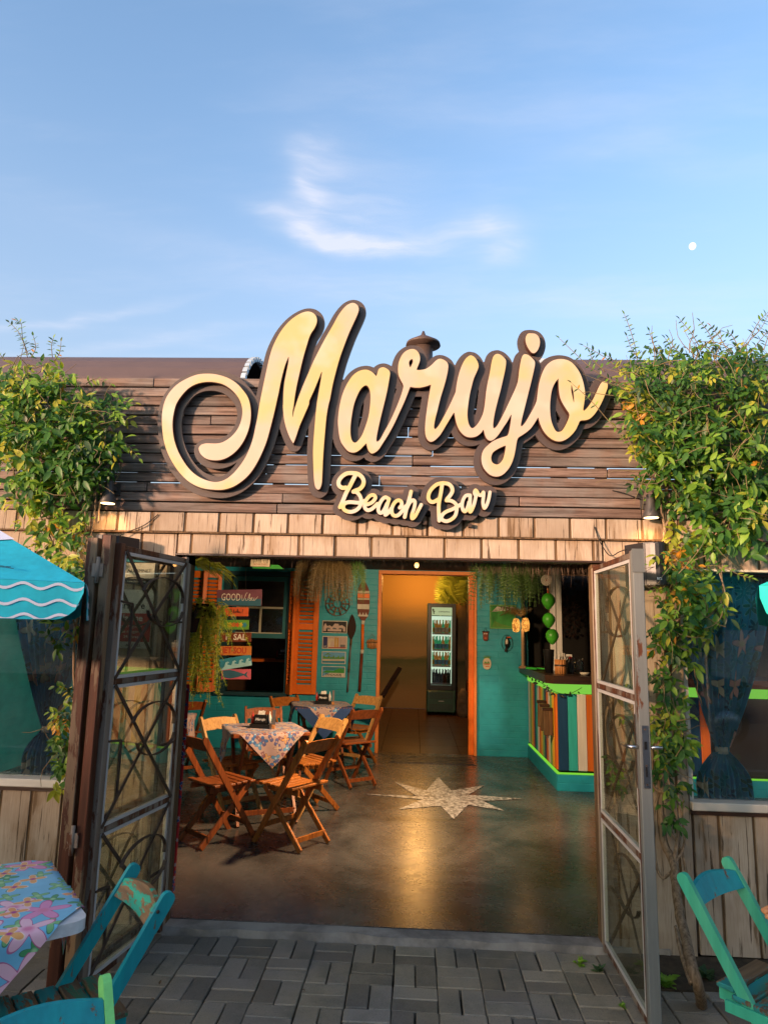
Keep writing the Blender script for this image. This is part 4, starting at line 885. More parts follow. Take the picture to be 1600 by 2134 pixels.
gate_leaf('g', (-1.475,-.668), (-1.368,-.015), 'rusty glazed left gate leaf, on the wall side of the folded pair', seed=4, beadm='rust')
gate_leaf('g', (.972,-.735), (.985,-.012), 'weathered glazed right gate leaf with lock plate and steel handle', handle=True, seed=6)
# thick rusty posts of the folded pair, seen end on, with hinges between them
gp = thing('gate_post', 'thick rusty brown gate stiles standing side by side at the left, joined by hinges', 'gate post', (-1.45,-.70,0))
q = MB(); q.bar((-1.418,-.695,GZ),(-1.424,-.700,1.945),.042,.05,side=(1,0,0),bev=.003); q.build('stile','rustpole',gp)
q = MB(); q.bar((-1.480,-.705,GZ),(-1.488,-.705,1.93),.050,.05,side=(1,0,0),bev=.003); q.build('stile','rustpole',gp)
for z in (.62,1.78): q = MB(); q.tube([(-1.449,-.735,z-.06),(-1.449,-.735,z+.06)],.009,10); q.box((-1.475,-.736,z-.03),(-1.425,-.729,z+.03)); q.build('hinge','rust',gp)

# ================================================================== VINES
LP, LF = leaf_geo()
LMATS = ['leafg','leafd','leafy','leafo','leafb']
leafme = {}
for i, k in enumerate(LMATS):
    q = MB(); q.sm = True; q.add(LP, LF); leafme[k] = q.mesh('leaf', k)
def vine(label, clusters, stems, name, n_obj=300, extra=()):
    """clusters: (px,py,rx,ry,count,y_near,y_far,leaf size m,weights of the five leaf colours)"""
    t = thing(name, label, 'vine', stems[0][0][0])
    leaves = []
    for (cx, cy, rx, ry, cnt, ya, yb, ls, wt) in clusters:
        i = 0
        while i < cnt:
            # a twig with a few leaves
            r = math.sqrt(random.random()); a = rnd(0, 2*PI); u = cx+rx*r*math.cos(a); w_ = cy+ry*r*math.sin(a)
            dep = rnd(0, 1); y = ya+(yb-ya)*dep; p = at(u, w_, y)
            m_ = random.choices(LMATS, wt)[0]
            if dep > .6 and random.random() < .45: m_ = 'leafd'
            dr = V(rnd(-1,1), rnd(-1,.2), rnd(-1,.6)).normalized(); k = random.choice((3,3,5,2)); L = ls*1.22*rnd(.55,1.35); i += k
            for j in range(k):
                off = dr*(j//2)*L*.55; side = dr.cross(V(rnd(-.3,.3),-1,rnd(-.2,.5))).normalized()*(1 if j % 2 else -1)
                xd = dr*.55+side*.9 if j < k-1 else dr; xd = (xd+V(0,0,-.35)).normalized()
                nz = (V(rnd(-.5,.5),-.75+rnd(-.5,.3),.75+rnd(-.5,.4))).normalized()
                leaves.append((setmat(None, p+off, xd, nz, L*rnd(.85,1.1)), m_, y))
    for (mt, m_, y) in extra: leaves.append((mt, m_, y))
    leaves.sort(key=lambda q_: q_[2]-.8*q_[0].to_scale()[0]*6)
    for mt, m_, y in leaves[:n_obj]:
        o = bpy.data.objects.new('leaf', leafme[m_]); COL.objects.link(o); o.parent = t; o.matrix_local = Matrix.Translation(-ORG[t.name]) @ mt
    # everything else as one mesh
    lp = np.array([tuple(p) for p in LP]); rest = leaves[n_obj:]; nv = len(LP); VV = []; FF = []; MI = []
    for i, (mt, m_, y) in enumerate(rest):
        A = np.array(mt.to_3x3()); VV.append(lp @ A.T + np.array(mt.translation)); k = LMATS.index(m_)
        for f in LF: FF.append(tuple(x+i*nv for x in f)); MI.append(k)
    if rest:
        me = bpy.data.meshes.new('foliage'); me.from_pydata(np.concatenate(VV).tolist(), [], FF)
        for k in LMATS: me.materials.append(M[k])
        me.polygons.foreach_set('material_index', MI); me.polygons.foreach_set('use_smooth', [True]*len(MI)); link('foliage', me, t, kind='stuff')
    tq = MB()        # fine twigs through the mass
    for (cx, cy, rx, ry, cnt, ya, yb, ls, wt) in clusters:
        for i in range(max(1, cnt//22)):
            p = at(cx+rnd(-.8,.8)*rx, cy+rnd(-.8,.8)*ry, ya+(yb-ya)*rnd(.2,1.0)); d = V(rnd(-1,1),rnd(-.3,.3),rnd(-1,1)).normalized(); P = [p]
            for k in range(5): d = (d+V(rnd(-.5,.5),rnd(-.2,.2),rnd(-.5,.4))).normalized(); P.append(P[-1]+d*rnd(.03,.06))
            tq.tube(P, [.0028*(1-.12*k) for k in range(6)], 4, cap=False)
    tq.build('twigs', 'stem', t, kind='stuff')
    for pts, r0, r1 in stems:
        P = [Vector(p) for p in smooth_poly([tuple(p) for p in pts], False, 5)]; n = len(P)
        q = MB(); q.tube([p+V(rnd(-1,1),rnd(-1,1),rnd(-1,1))*r0*.18 for p in P], [r0+(r1-r0)*i/(n-1) for i in range(n)], 7); q.build('stem', 'bark' if r0 > .0045 else 'stem', t)
    return t
def twig_leaves(pts, n, ls, wt, out_leaves):
    """leaflets in pairs along a free twig"""
    P = [Vector(p) for p in smooth_poly([tuple(p) for p in pts], False, 8)]
    for i in range(n):
        k = int((i+1)/(n+1)*(len(P)-1)); p = P[k]; d = (P[min(k+1,len(P)-1)]-P[k-1]).normalized()
        for s_ in (1,-1):
            sd = d.cross(V(0,-1,0)).normalized()*s_; xd = (sd*.8+d*.5+V(0,rnd(-.5,.1),-.3)).normalized()
            out_leaves.append((setmat(None, p, xd, (rnd(-.4,.4),-.7,.6), ls*rnd(.7,1.2)), random.choices(LMATS, wt)[0], -.2))
    out_leaves.append((setmat(None, P[-1], (P[-1]-P[-2]), (0,-.7,.6), ls), random.choices(LMATS, wt)[0], -.2))
G = (5,2.5,1.6,.05,1); Yl = (3,1.2,4.5,.5,.4); Dk = (3,5,.5,.05,2); TOPC = (4,1,3,.15,2.5); OR = (1,.2,3,6,.1)
# --- right vine
ex = []; tw = []
def tw_px(pxs, y0, n, ls, wt, r=.0025):
    pts = [at(a, c_, y0-.012*i) for i, (a, c_) in enumerate(pxs)]; tw.append((pts, r, r*.5)); twig_leaves(pts, n, ls, wt, ex)
T2 = (2,1.5,.8,.1,4)
for pxs, n in (([(1330,770),(1322,720),(1310,680),(1300,655)],9), ([(1345,760),(1320,735),(1305,700)],6), ([(1370,750),(1360,715),(1352,690)],5), ([(1460,730),(1440,695),(1415,665)],7), ([(1500,740),(1480,700),(1458,670)],8),
    ([(1520,740),(1500,705),(1480,680)],7), ([(1530,740),(1580,690),(1600,655)],9), ([(1560,740),(1590,700),(1612,680)],7), ([(1300,780),(1260,745),(1215,720)],7), ([(1290,800),(1235,770),(1165,705)],9), ([(1400,745),(1395,720),(1385,705)],4),
    ([(1540,730),(1525,700),(1510,692)],4), ([(1310,930),(1240,845),(1190,798)],5), ([(1260,775),(1235,750),(1228,735)],4), ([(1320,790),(1290,760),(1262,740)],5), ([(1420,740),(1405,725),(1392,705)],4), ([(1590,730),(1600,700),(1604,690)],4), ([(1565,700),(1580,670),(1600,650)],6)):
    tw_px(pxs, -.14, n, .030, T2)
for pxs, n in (([(1350,990),(1330,960),(1300,900),(1270,890)],6), ([(1345,1010),(1325,990),(1318,1010)],4), ([(1460,1180),(1500,1180),(1540,1198),(1565,1205)],7), ([(1500,1160),(1505,1240),(1500,1290),(1440,1335)],6), ([(1400,1160),(1380,1165),(1355,1172)],6), ([(1400,1190),(1385,1215),(1360,1230)],6)):
    tw_px(pxs, -.16, n, .036, G)
cl_r = [(1400,790,90,45,520,-.10,-.38,.036,TOPC),(1510,780,100,50,620,-.08,-.40,.036,TOPC),(1320,800,50,40,170,-.08,-.26,.036,TOPC),(1590,800,60,70,320,-.08,-.40,.040,TOPC),(1450,740,150,22,260,-.10,-.30,.030,T2),
 (1360,860,55,60,330,-.06,-.30,.042,Yl),(1430,900,80,70,460,-.06,-.36,.046,G),(1530,900,80,90,560,-.06,-.38,.050,G),(1600,960,50,90,300,-.06,-.3,.052,G),(1375,960,45,45,170,-.06,-.26,.044,G),(1340,905,30,30,70,-.06,-.2,.04,Yl),
 (1400,1010,45,40,80,-.06,-.24,.048,G),(1480,1000,70,60,260,-.06,-.30,.054,G),(1575,1050,60,60,230,-.06,-.32,.058,G),(1500,1080,50,40,90,-.06,-.28,.056,G),(1330,1005,18,12,14,-.08,-.15,.045,G),(1425,1055,30,22,40,-.06,-.22,.05,G),
 (1400,1100,16,20,14,-.08,-.2,.05,Yl),(1470,1130,60,32,80,-.06,-.25,.050,G),(1560,1130,40,30,46,-.06,-.25,.054,G),(1395,1160,34,20,75,-.12,-.26,.036,OR),(1430,1210,55,30,130,-.06,-.28,.042,Yl),(1410,1240,50,24,90,-.06,-.26,.038,(2,1,3,1.6,.2)),
 (1470,1250,45,34,90,-.06,-.26,.052,G),(1420,1290,50,34,130,-.06,-.28,.046,G),(1470,1310,28,24,30,-.08,-.22,.05,Yl),(1380,1330,30,34,70,-.05,-.2,.042,Yl),(1420,1370,34,30,44,-.05,-.2,.046,G),(1375,1420,30,34,60,-.05,-.18,.042,Dk),
 (1405,1450,24,24,30,-.05,-.2,.045,G),(1385,1510,34,38,120,-.05,-.24,.040,G),(1400,1570,30,32,90,-.05,-.24,.042,G),(1375,1600,20,30,40,-.05,-.18,.04,Dk),(1420,1545,18,18,16,-.06,-.2,.045,Yl),(1410,1640,26,14,22,-.05,-.2,.045,G),(1400,1715,26,12,26,-.05,-.16,.040,Dk),
 (1300,1450,16,60,20,-.03,-.12,.04,G),(1285,1600,20,60,22,-.03,-.12,.04,Dk),(1395,1680,30,40,18,-.04,-.16,.036,Dk)]
st_r = [([atz(1462,2095,GZ)+V(0,.0,0),at(1448,2040,-.62),at(1428,1960,-.45),at(1412,1880,-.3),at(1402,1800,-.18),at(1385,1762,-.12),at(1376,1700,-.08),at(1378,1600,-.07),at(1372,1500,-.07),at(1376,1420,-.07),at(1388,1350,-.08),at(1398,1270,-.10),at(1392,1180,-.10),at(1385,1100,-.08),at(1388,1020,-.08),at(1402,950,-.1),at(1412,890,-.1)],.024,.009),
 ([at(1440,2050,-.62),at(1420,1990,-.5),at(1406,1930,-.4)],.012,.007),
 ([at(1402,1800,-.18),at(1412,1740,-.14),at(1400,1660,-.1),at(1362,1640,-.08),at(1360,1560,-.07),at(1368,1480,-.07),at(1365,1380,-.07)],.010,.006),
 ([at(1404,1810,-.19),at(1380,1830,-.2),at(1365,1790,-.16),at(1362,1700,-.1),at(1376,1640,-.08),at(1388,1560,-.07),at(1395,1500,-.08)],.008,.005),
 ([at(1404,1800,-.19),at(1425,1760,-.14),at(1418,1690,-.1),at(1396,1640,-.1),at(1384,1580,-.08)],.007,.004),
 ([at(1430,1830,-.2),at(1420,1775,-.14),at(1395,1730,-.1),at(1378,1690,-.08)],.008,.006),
 ([at(1380,1360,-.09),at(1425,1318,-.12),at(1480,1280,-.16),at(1508,1240,-.18),at(1500,1200,-.16),at(1490,1160,-.14)],.006,.004),
 ([at(1375,1380,-.09),at(1410,1310,-.12),at(1450,1298,-.14),at(1480,1282,-.14)],.006,.003),
 ([at(1388,1240,-.1),at(1415,1190,-.12),at(1460,1150,-.12),at(1500,1100,-.12),at(1530,1050,-.12)],.007,.004),
 ([at(1388,1200,-.1),at(1440,1170,-.14),at(1500,1145,-.14),at(1545,1110,-.12)],.005,.003),
 ([at(1386,1110,-.09),at(1378,1060,-.1),at(1376,1010,-.1),at(1398,1005,-.1),at(1402,1040,-.1),at(1390,1070,-.12)],.008,.005),
 ([at(1384,1100,-.09),at(1408,1060,-.12),at(1450,1020,-.1),at(1410,1000,-.1)],.006,.004),
 ([at(1390,1000,-.09),at(1372,980,-.1),at(1355,960,-.1)],.005,.003),
 ([at(1405,930,-.1),at(1470,960,-.1),at(1560,970,-.1)],.006,.004),
 ([at(1290,1800,-.02),at(1280,1650,-.03),at(1260,1500,-.03),at(1300,1400,-.03),at(1290,1250,-.03)],.009,.005),
 ([at(1270,1690,-.02),at(1320,1600,-.03),at(1290,1500,-.03)],.006,.004)]
vine('large leafy vine right of the gateway, with yellow and orange leaves in it', cl_r, st_r+tw, 'climbing_vine', 300, ex)
# --- left vine
ex = []; tw = []
for pxs, n in (([(58,745),(50,715),(38,690),(20,672)],8), ([(60,740),(48,705),(45,675),(35,668)],8), ([(65,745),(75,725),(70,700)],5), ([(110,745),(108,720),(112,705)],5), ([(115,750),(125,735),(128,712)],4), ([(10,750),(2,740),(-6,730)],3)):
    tw_px(pxs, -.16, n, .030, T2)
for pxs, n in (([(200,850),(235,835),(282,840)],6), ([(235,950),(265,930),(290,955)],6), ([(180,800),(200,790),(230,800)],4)): tw_px(pxs, -.13, n, .038, G)
DG = (4,3.5,1.2,.12,2)
cl_l = [(60,790,90,38,360,-.10,-.34,.044,(4,1.5,3,.25,.5)),(20,850,60,70,320,-.08,-.34,.05,DG),(120,850,80,50,340,-.06,-.30,.044,(4,2,2.5,.15,.5)),(190,870,60,40,170,-.06,-.24,.046,G),(245,860,30,22,44,-.06,-.2,.046,G),
 (120,920,90,50,380,-.06,-.30,.050,DG),(190,940,60,45,220,-.06,-.28,.050,DG),(30,950,50,60,200,-.06,-.28,.052,DG),(230,970,25,30,50,-.06,-.2,.046,Dk),(130,990,80,36,230,-.06,-.26,.050,G),(190,1010,30,24,60,-.06,-.2,.05,Dk),
 (50,1030,50,30,70,-.06,-.24,.052,Yl),(110,1050,45,30,70,-.06,-.22,.052,G),(90,1090,50,22,50,-.06,-.2,.050,Yl),(80,1130,32,24,36,-.06,-.2,.050,Yl),(150,1120,28,24,40,-.06,-.2,.048,Yl),(175,1080,18,24,26,-.05,-.16,.045,Yl),
 (135,1170,38,28,64,-.06,-.22,.052,Yl),(170,1190,16,24,28,-.06,-.2,.050,Yl),(105,1115,30,20,24,-.06,-.18,.05,G),(168,1315,10,16,12,-.06,-.2,.045,OR),(150,1320,12,24,12,-.06,-.14,.04,Dk),(110,1320,22,34,26,-.05,-.14,.045,Dk),
 (140,1450,18,20,30,-.06,-.2,.036,Dk),(132,1500,24,26,60,-.06,-.2,.036,(2,3,2,.3,1)),(128,1550,22,26,60,-.06,-.2,.038,(2,3,2,.3,1)),(132,1600,16,22,40,-.06,-.2,.040,(2,3,2,.3,1)),(120,1640,14,14,14,-.06,-.2,.05,(2,3,3,.3,.5))]
st_l = [([atz(120,2050,GZ)+V(-.2,0.4,0),at(132,1990,-.08),at(150,1700,-.06),at(158,1500,-.06),at(155,1350,-.06),at(175,1200,-.07),at(190,1120,-.08),at(200,1050,-.09),at(205,960,-.1)],.008,.005),
 ([at(125,1180,-.12),at(128,1110,-.1),at(135,1050,-.1),at(150,1000,-.1)],.0045,.004),([at(165,1330,-.1),at(145,1260,-.1),at(140,1200,-.1),at(110,1130,-.1),at(80,1060,-.1),at(60,980,-.1)],.005,.004),
 ([at(190,1130,-.08),at(150,1100,-.1),at(100,1080,-.1),at(60,1030,-.1)],.005,.003),([at(175,1230,-.08),at(180,1120,-.08),at(176,1040,-.1),at(165,960,-.1)],.005,.003),([at(205,1090,-.08),at(210,1040,-.08),at(225,960,-.09)],.005,.003),
 ([at(30,1000,-.1),at(28,900,-.1),at(35,800,-.12)],.004,.003),([at(235,1010,-.06),at(252,980,-.08),at(250,930,-.1)],.004,.003)]
vine('dark leafy vine covering the upper left corner, trailing beside the left window', cl_l, st_l+tw, 'climbing_vine', 300, ex)

# soil strip, weeds and small plants at the foot of the right wall
q = MB(); q.box((1.02,-.34,GZ-.05), (2.6,-.005,GZ+.006)); q.build('soil_bed', 'soil', kind='structure')
def weed(x, y, n, s, label, grp=None):
    q = MB(); q.sm = True
    for i in range(n):
        a = rnd(0,2*PI); l_ = s*rnd(.5,1.2); mt = setmat(None, V(x+rnd(-.4,.4)*s, y+rnd(-.4,.4)*s, GZ+rnd(0,.5)*s), (math.cos(a),math.sin(a),rnd(.1,1.2)), (0,-.3,1), l_)
        q.add([mt @ p for p in LP], LF)
    return q.build('weed', 'leafb' if n % 2 else 'leafg', label=label, cat='weed', group=grp)
p = atz(1207,2010,GZ); weed(p.x,p.y,26,.035,'small green weed growing between pavers in front of the threshold at the right')
p = atz(1248,2025,GZ); weed(p.x,p.y,31,.030,'small flat weed in the paver joint beside the right gate leaf')
p = atz(1295,2100,GZ); weed(p.x,p.y,24,.020,'tiny tuft of moss and weed at the foot of the right gate')
p = atz(1380,2080,GZ); weed(p.x+.05,p.y+.1,80,.05,'low dark green ground plant at the foot of the vine stem, left of the stem')
p = atz(1500,2075,GZ); weed(p.x,p.y+.15,61,.045,'low ground plant right of the vine stem under the mint chair')
for i, (a, c_) in enumerate(((330,2050),(560,1995),(880,1912),(470,1955))): pass
# litter: dry leaves on the pavers
for i, (a, c_, sz, lb) in enumerate(((332,2055,.03,'small dry curled leaf on the pavers near the left chair'),(628,2065,.024,'dark twig-like dry leaf on the pavers left of the middle'),(893,1963,.018,'tiny pale dry leaf beside the threshold'),(322,2087,.02,'small dark leaf on the paver beside the left teal chair'))):
    p = atz(a, c_, GZ); q = MB(); mt = setmat(None, p+V(0,0,.006), (rnd(-1,1),rnd(-1,1),.2), (0,0,1), sz); q.add([mt @ x for x in LP], LF); q.build('dry_leaf', 'batten', label=lb, cat='leaf')

# ================================================================== HANGING GREENERY INSIDE
def frond(q, p0, p1, p2, n, ll, w=.3):
    """pinnate frond: rachis p0-p1-p2 with narrow leaflets"""
    P = []
    for i in range(n+1):
        u = i/n; P.append(p0*(1-u)**2+p1*2*u*(1-u)+p2*u*u)
    q.tube(P[::max(1,n//6)], .0018, 4, cap=False)
    for i in range(1, n):
        d = (P[i+1]-P[i-1]).normalized(); s = d.cross(V(0,-1,.1)).normalized(); l_ = ll*math.sin(PI*(.12+.86*i/n))
        for sg_ in (1,-1):
            e = P[i]+s*sg_*l_*.9+d*l_*.35+V(0,rnd(-.3,.3)*l_,-.12*l_); k = d*(ll*w*.3); q.add([P[i]-k*.5, P[i]+k*.5, e], [(0,1,2)])
def hanging_fern(c, nf, L, label, mat='fern', spread=.22, ll=.04, potc=True, grp=None, n=16):
    t = thing('hanging_fern', label, 'hanging plant', c, 0, grp); c = Vector(c)
    if potc: q = MB(); q.lathe([(.05,-.06),(.085,.06),(.09,.062),(.075,.05)], c, 14); q.build('pot','terra',t)
    q = MB(); q.tube([c+V(0,0,.05), c+V(0,0,.42)], .002, 4); q.build('hanger','cable',t)
    q = MB()
    for i in range(nf):
        a = rnd(0,2*PI); r = spread*rnd(.4,1); tip = c+V(math.cos(a)*r, math.sin(a)*r*.6, -L*rnd(.5,1)); mid = c+V(math.cos(a)*r*1.1, math.sin(a)*r*.7, .06)
        frond(q, c+V(0,0,.05), mid, tip, n, ll)
    q.build('fronds', mat, t, kind='stuff'); return t
p = at(1040,1175,3.6); hanging_fern(p, 90, .58, 'dark hanging fern with long drooping fronds, right of the inner doorway', spread=.36, ll=.075, n=22)
p = at(1085,1170,3.4); hanging_fern(p, 60, .52, 'dark hanging fern nearest the green coconuts', spread=.24, ll=.07, n=22)
p = at(690,1172,3.3); hanging_fern(p, 110, .50, 'brownish hanging fern in front of the orange shutter', 'fernbrown', spread=.24, ll=.05, n=22)
p = at(652,1170,3.5); hanging_fern(p, 80, .48, 'brownish hanging fern covering the top of the orange shutter', 'fernbrown', spread=.2, ll=.05, n=22)
p = at(728,1175,3.5); hanging_fern(p, 70, .46, 'green tipped hanging fern above the woven disc', 'fern', spread=.2, ll=.05, n=22)
# palm fronds, upper left of the doorway
pl = thing('palm_plant', 'narrow leaved palm fronds hanging in the upper left corner of the doorway', 'plant', at(420,1180,1.6)); q = MB()
pc = at(400,1172,1.7)
for i in range(11):
    a = -1.3+i*.27; e = pc+V(math.sin(a)*.28+.06, rnd(-.1,.1), math.cos(a)*.10-.04-abs(a)*.06)
    for k in range(16):
        u = k/16; b0 = pc*(1-u)+e*u; e2 = b0+(e-pc).normalized()*.10+V(rnd(-.03,.05),rnd(-.04,.04),-.05-.05*u); q.add([b0+V(0,0,.006),b0-V(0,0,.006),e2],[(0,1,2)])
    q.tube([pc, e], .002, 4)
q.build('fronds','fernlit',pl,kind='stuff')
# palm inside the rear room (tips hang over the fridge)
pl = thing('palm_tree', 'bright green palm crown lit from above in the rear room, over the fridge', 'palm', (1.02,9.4,0)); pc = V(1.02,9.3,2.50); q = MB()
for i in range(22):
    a = rnd(0,2*PI); r = rnd(.5,.95); e = pc+V(math.cos(a)*r-.1, math.sin(a)*r*.35-.05, -.25-rnd(0,.55)); md = pc+V(math.cos(a)*r*.5,0,.14); frond(q, pc, md, e, 26, .34, .45)
q.build('crown','fernlit',pl,kind='stuff'); q = MB(); q.tube([(1.05,9.45,0),(1.0,9.4,1.2),(1.02,9.3,2.50)],[.05,.04,.035],10); q.build('trunk','bark',pl)
# asparagus fern cascading from a pot at the left
af = thing('asparagus_fern', 'yellow green feathery asparagus fern cascading from a hanging pot left of the tables', 'hanging plant', at(432,1262,1.45)); q = MB(); g2 = MB()
for i in range(150):
    u = rnd(-1,1); s0 = at(425+u*38+rnd(-8,8), 1258+abs(u)*18+rnd(-14,16), 1.45+rnd(-.12,.12)); Ln = rnd(.12,.72) if abs(u) < .7 else rnd(.08,.35)
    sx_ = rnd(-.10,.10) + (.16 if random.random() < .06 else 0); P = [s0+V(sx_*k/8*1.0+.02*math.sin(k*.9+i), rnd(-.01,.01), -Ln*(k/8)**1.15+.05*math.sin(PI*min(1,k/4))) for k in range(9)]
    q.tube(P, .0014, 4, cap=False); lit = 1 if random.random() < .7 else 0  # most sprays take the lit colour, the others the dark unlit one
    for k in range(int(Ln*80)+8):
        uu = rnd(0.05,1)*8; j = min(7, int(uu)); b0 = P[j].lerp(P[j+1], uu-j)
        for m_ in range(5):
            e = b0+V(rnd(-1,1),rnd(-1,1),rnd(-.8,.7)).normalized()*rnd(.012,.030); w_ = V(rnd(-1,1),0,rnd(-1,1))*.0022; (q if lit else g2).add([b0-w_, b0+w_, e], [(0,1,2)])
q.build('sprays','fernlit',af,kind='stuff'); g2.build('unlit_sprays','fern',af,kind='stuff'); q = MB(); c = at(432,1262,1.45); q.lathe([(.06,-.09),(.085,.01),(.088,.012)], c, 16); q.build('pot','terra',af); q = MB(); q.tube([c, V(c.x,c.y,2.30)],.0022,5); q.build('hanger','cable',af)
pt = thing('hanging_pot', 'dark square hanging pot with dry grass beside the left gate leaf', 'pot', at(398,1298,.75)); c = at(398,1300,.75)
q = MB(); q.lathe([(.042,-.055),(.058,.035),(.060,.037),(.05,.03)], c, 4); q.build('pot','terra',pt); q = MB()
for i in range(90): e = c+V(rnd(-.09,.07),rnd(-.07,.07),rnd(-.03,.13)); q.add([c+V(rnd(-.02,.02),rnd(-.02,.02),.03), c+V(rnd(-.02,.02),.002,.032), e],[(0,1,2)])
q.build('grass','straw',pt,kind='stuff'); q = MB(); q.tube([c+V(0,0,.03),V(c.x,c.y,2.3)],.002,5); q.build('hanger','cable',pt)
# thatch fringe under the lintel
tf = thing('thatch_fringe', 'ragged straw fringe hanging behind the lintel across the doorway', 'thatch', (-.1,.2,1.93)); q = MB()
for i in range(2600):
    x = rnd(-1.25,1.02); L = rnd(.02,.06)*(1.0 if x < .35 else 1.7)*(1.6 if random.random() < .05 else 1); y = rnd(.11,.26); z = 1.955; dx = rnd(-.02,.02); w_ = rnd(.0008,.002)
    q.add([(x-w_,y,z),(x+w_,y,z),(x+dx+w_*.4,y+rnd(-.015,.015),z-L)],[(0,1,2)])
q.build('straw','straw',tf,kind='stuff'); q = MB(); q.box((-1.26,.102,1.942),(1.03,.30,1.975)); q.build('thatch_batten','darkwood',tf)

# ================================================================== INSIDE: WALL THINGS
def shutter(x0, x1, z0, z1, y, label, rz=0.0, nl=26, panels=1):
    t = thing('louvred_shutter', label, 'shutter', ((x0+x1)/2,y,z0), rz, None); w_ = (x1-x0)/2; H = z1-z0
    q = MB(); fw = min(.07, w_*.42)
    for s_ in (-1,1): q.box((s_*w_-(fw if s_ > 0 else 0), -.018, 0), (s_*w_+(fw if s_ < 0 else 0), .018, H), .003)
    for a, c_ in ((0,.12),(H*.52,H*.52+.08),(H-.09,H)): q.box((-w_+fw+.0005,-.0175,a),(w_-fw-.0005,.0175,c_),.002)
    q.build('frame','orange',t,local=True)
    me = None
    for k in range(nl):
        z = .13+(H-.24)*(k+.5)/nl
        if H*.52-.01 < z < H*.52+.09: continue
        if me is None: q = MB(); q.obox((0,0,0),(1,0,0),(0,.6,-.8),(0,.8,.6),(w_-fw,.020,.0035)); me = q.mesh('louvre','orange')
        o = bpy.data.objects.new('louvre', me); COL.objects.link(o); o.parent = t; o.location = (0,0,z)
    return t
wy = BY-.03
shutter(-1.655,-1.50,.69,2.25,wy-.07,'narrow orange louvred shutter standing edge on, right of the bar window',-1.0)
shutter(-1.56,-1.24,.69,2.25,wy,'wide orange louvred shutter folded flat on the teal wall behind the small table')
shutter(-2.99,-2.76,.69,2.235,wy,'orange louvred shutter at the far left behind the hanging fern')
shutter(-2.77,-2.53,.69,2.235,wy-.05,'orange louvred shutter beside the left edge of the bar window',.45)
wn = thing('bar_window', 'dark blue sash window between the orange shutters, looking into a brown room', 'window', (-2.05,BY,.70))
q = MB(); q.box((-2.51,BY-.02,.70),(-2.42,BY+.10,2.245)); q.box((-1.66,BY-.02,.70),(-1.60,BY+.10,2.245)); q.box((-2.42,BY-.02,2.19),(-1.66,BY+.10,2.245)); q.box((-2.56,BY-.06,.655),(-1.58,BY+.11,.70)); q.build('frame','navy',wn)
q = MB()
for a in ((-2.40,1.38,-1.67,1.44),(-2.40,2.12,-1.67,2.18),(-2.40,1.44,-2.34,2.12),(-1.72,1.44,-1.67,2.12)): q.box((a[0],BY+.02,a[1]),(a[2],BY+.05,a[3]))
q.build('sash','bluefr',wn); q = MB(); q.box((-2.34,BY+.018,1.76),(-1.72,BY+.045,1.785)); q.box((-2.03,BY+.019,1.44),(-2.005,BY+.044,1.76)); q.box((-2.34,BY+.014,1.44),(-1.72,BY+.02,1.452)); q.build('glazing_bar','cream',wn)
q = MB(); q.box((-2.34,BY+.03,1.44),(-1.72,BY+.034,2.12)); q.build('pane','glassw',wn)
# inner doorway frame
df = thing('inner_door_frame', 'orange painted frame of the inner doorway to the fridge room', 'door frame', (.16,BY,0))
q = MB(); q.box((-.475,BY-.035,0),(-.43,BY+.155,2.245),.004); q.build('jamb','orangefr',df); q = MB(); q.box((.765,BY-.035,0),(.80,BY+.155,2.245),.004); q.build('jamb','orangefr',df)
q = MB(); q.box((.700,BY+.02,0),(.7645,BY+.10,2.244),.004); q.build('door_edge','orange',df)
q = MB(); q.box((-.475,BY-.035,2.2455),(.80,BY+.155,2.292),.004); q.build('head','orangefr',df)
BP = at(868,1178,1.5)
# the lit bulb and the green light tubes
lb = thing('ceiling_lamp', 'small warm lit bulb hanging just behind the straw fringe', 'lamp', BP)
q = MB(); q.lathe([(.0,-.022),(.012,-.016),(.017,0),(.012,.016),(.008,.028)], BP, 12); q.build('bulb','bulb',lb); q = MB(); q.lathe([(.011,.028),(.012,.065)], BP, 10); q.build('socket','black',lb)
def plight(nm, loc, e, c, parent, r=.04):
    l = bpy.data.lights.new(nm,'POINT'); l.energy = e; l.color = c; l.shadow_soft_size = r; o = bpy.data.objects.new(nm,l); COL.objects.link(o); o.location = Vector(loc)-ORG[parent.name]; o.parent = parent
l = bpy.data.lights.new('bulb_light','SPOT'); l.energy = 78; l.color = (1,.64,.34); l.shadow_soft_size = .06; l.spot_size = math.radians(158); l.spot_blend = .5
o = bpy.data.objects.new('bulb_light',l); COL.objects.link(o); o.parent = lb; o.location = (0,0,-.05); o.rotation_euler = V(1.0,-2.1,1.9).to_track_quat('Z','Y').to_euler()
rl = thing('rear_room_lamp', 'warm ceiling lamp of the rear room, just behind the door head', 'lamp', (-.35,8.9,2.6)); q = MB(); q.lathe([(.05,-.04),(.08,0),(.08,.018)], (-.35,8.9,2.6), 14); q.build('shade','bulb',rl); plight('rear_light', (.1,8.9,2.45), 15, (1,.50,.13), rl, .1)
gt = thing('green_light_tube', 'green light tube on the ceiling edge above the teal wall', 'lamp', (-.2,4.9,2.28)); q = MB(); q.tube([(-1.3,3.5,2.292),(.3,3.5,2.292)],.006,8); q.build('tube','ledteal',gt)
gt2 = thing('green_light_tube', 'green light tube over the door head, right part', 'lamp', (.6,4.9,2.28)); q = MB(); q.tube([(.35,3.5,2.292),(1.3,3.5,2.292)],.005,8); q.build('tube','ledteal',gt2)

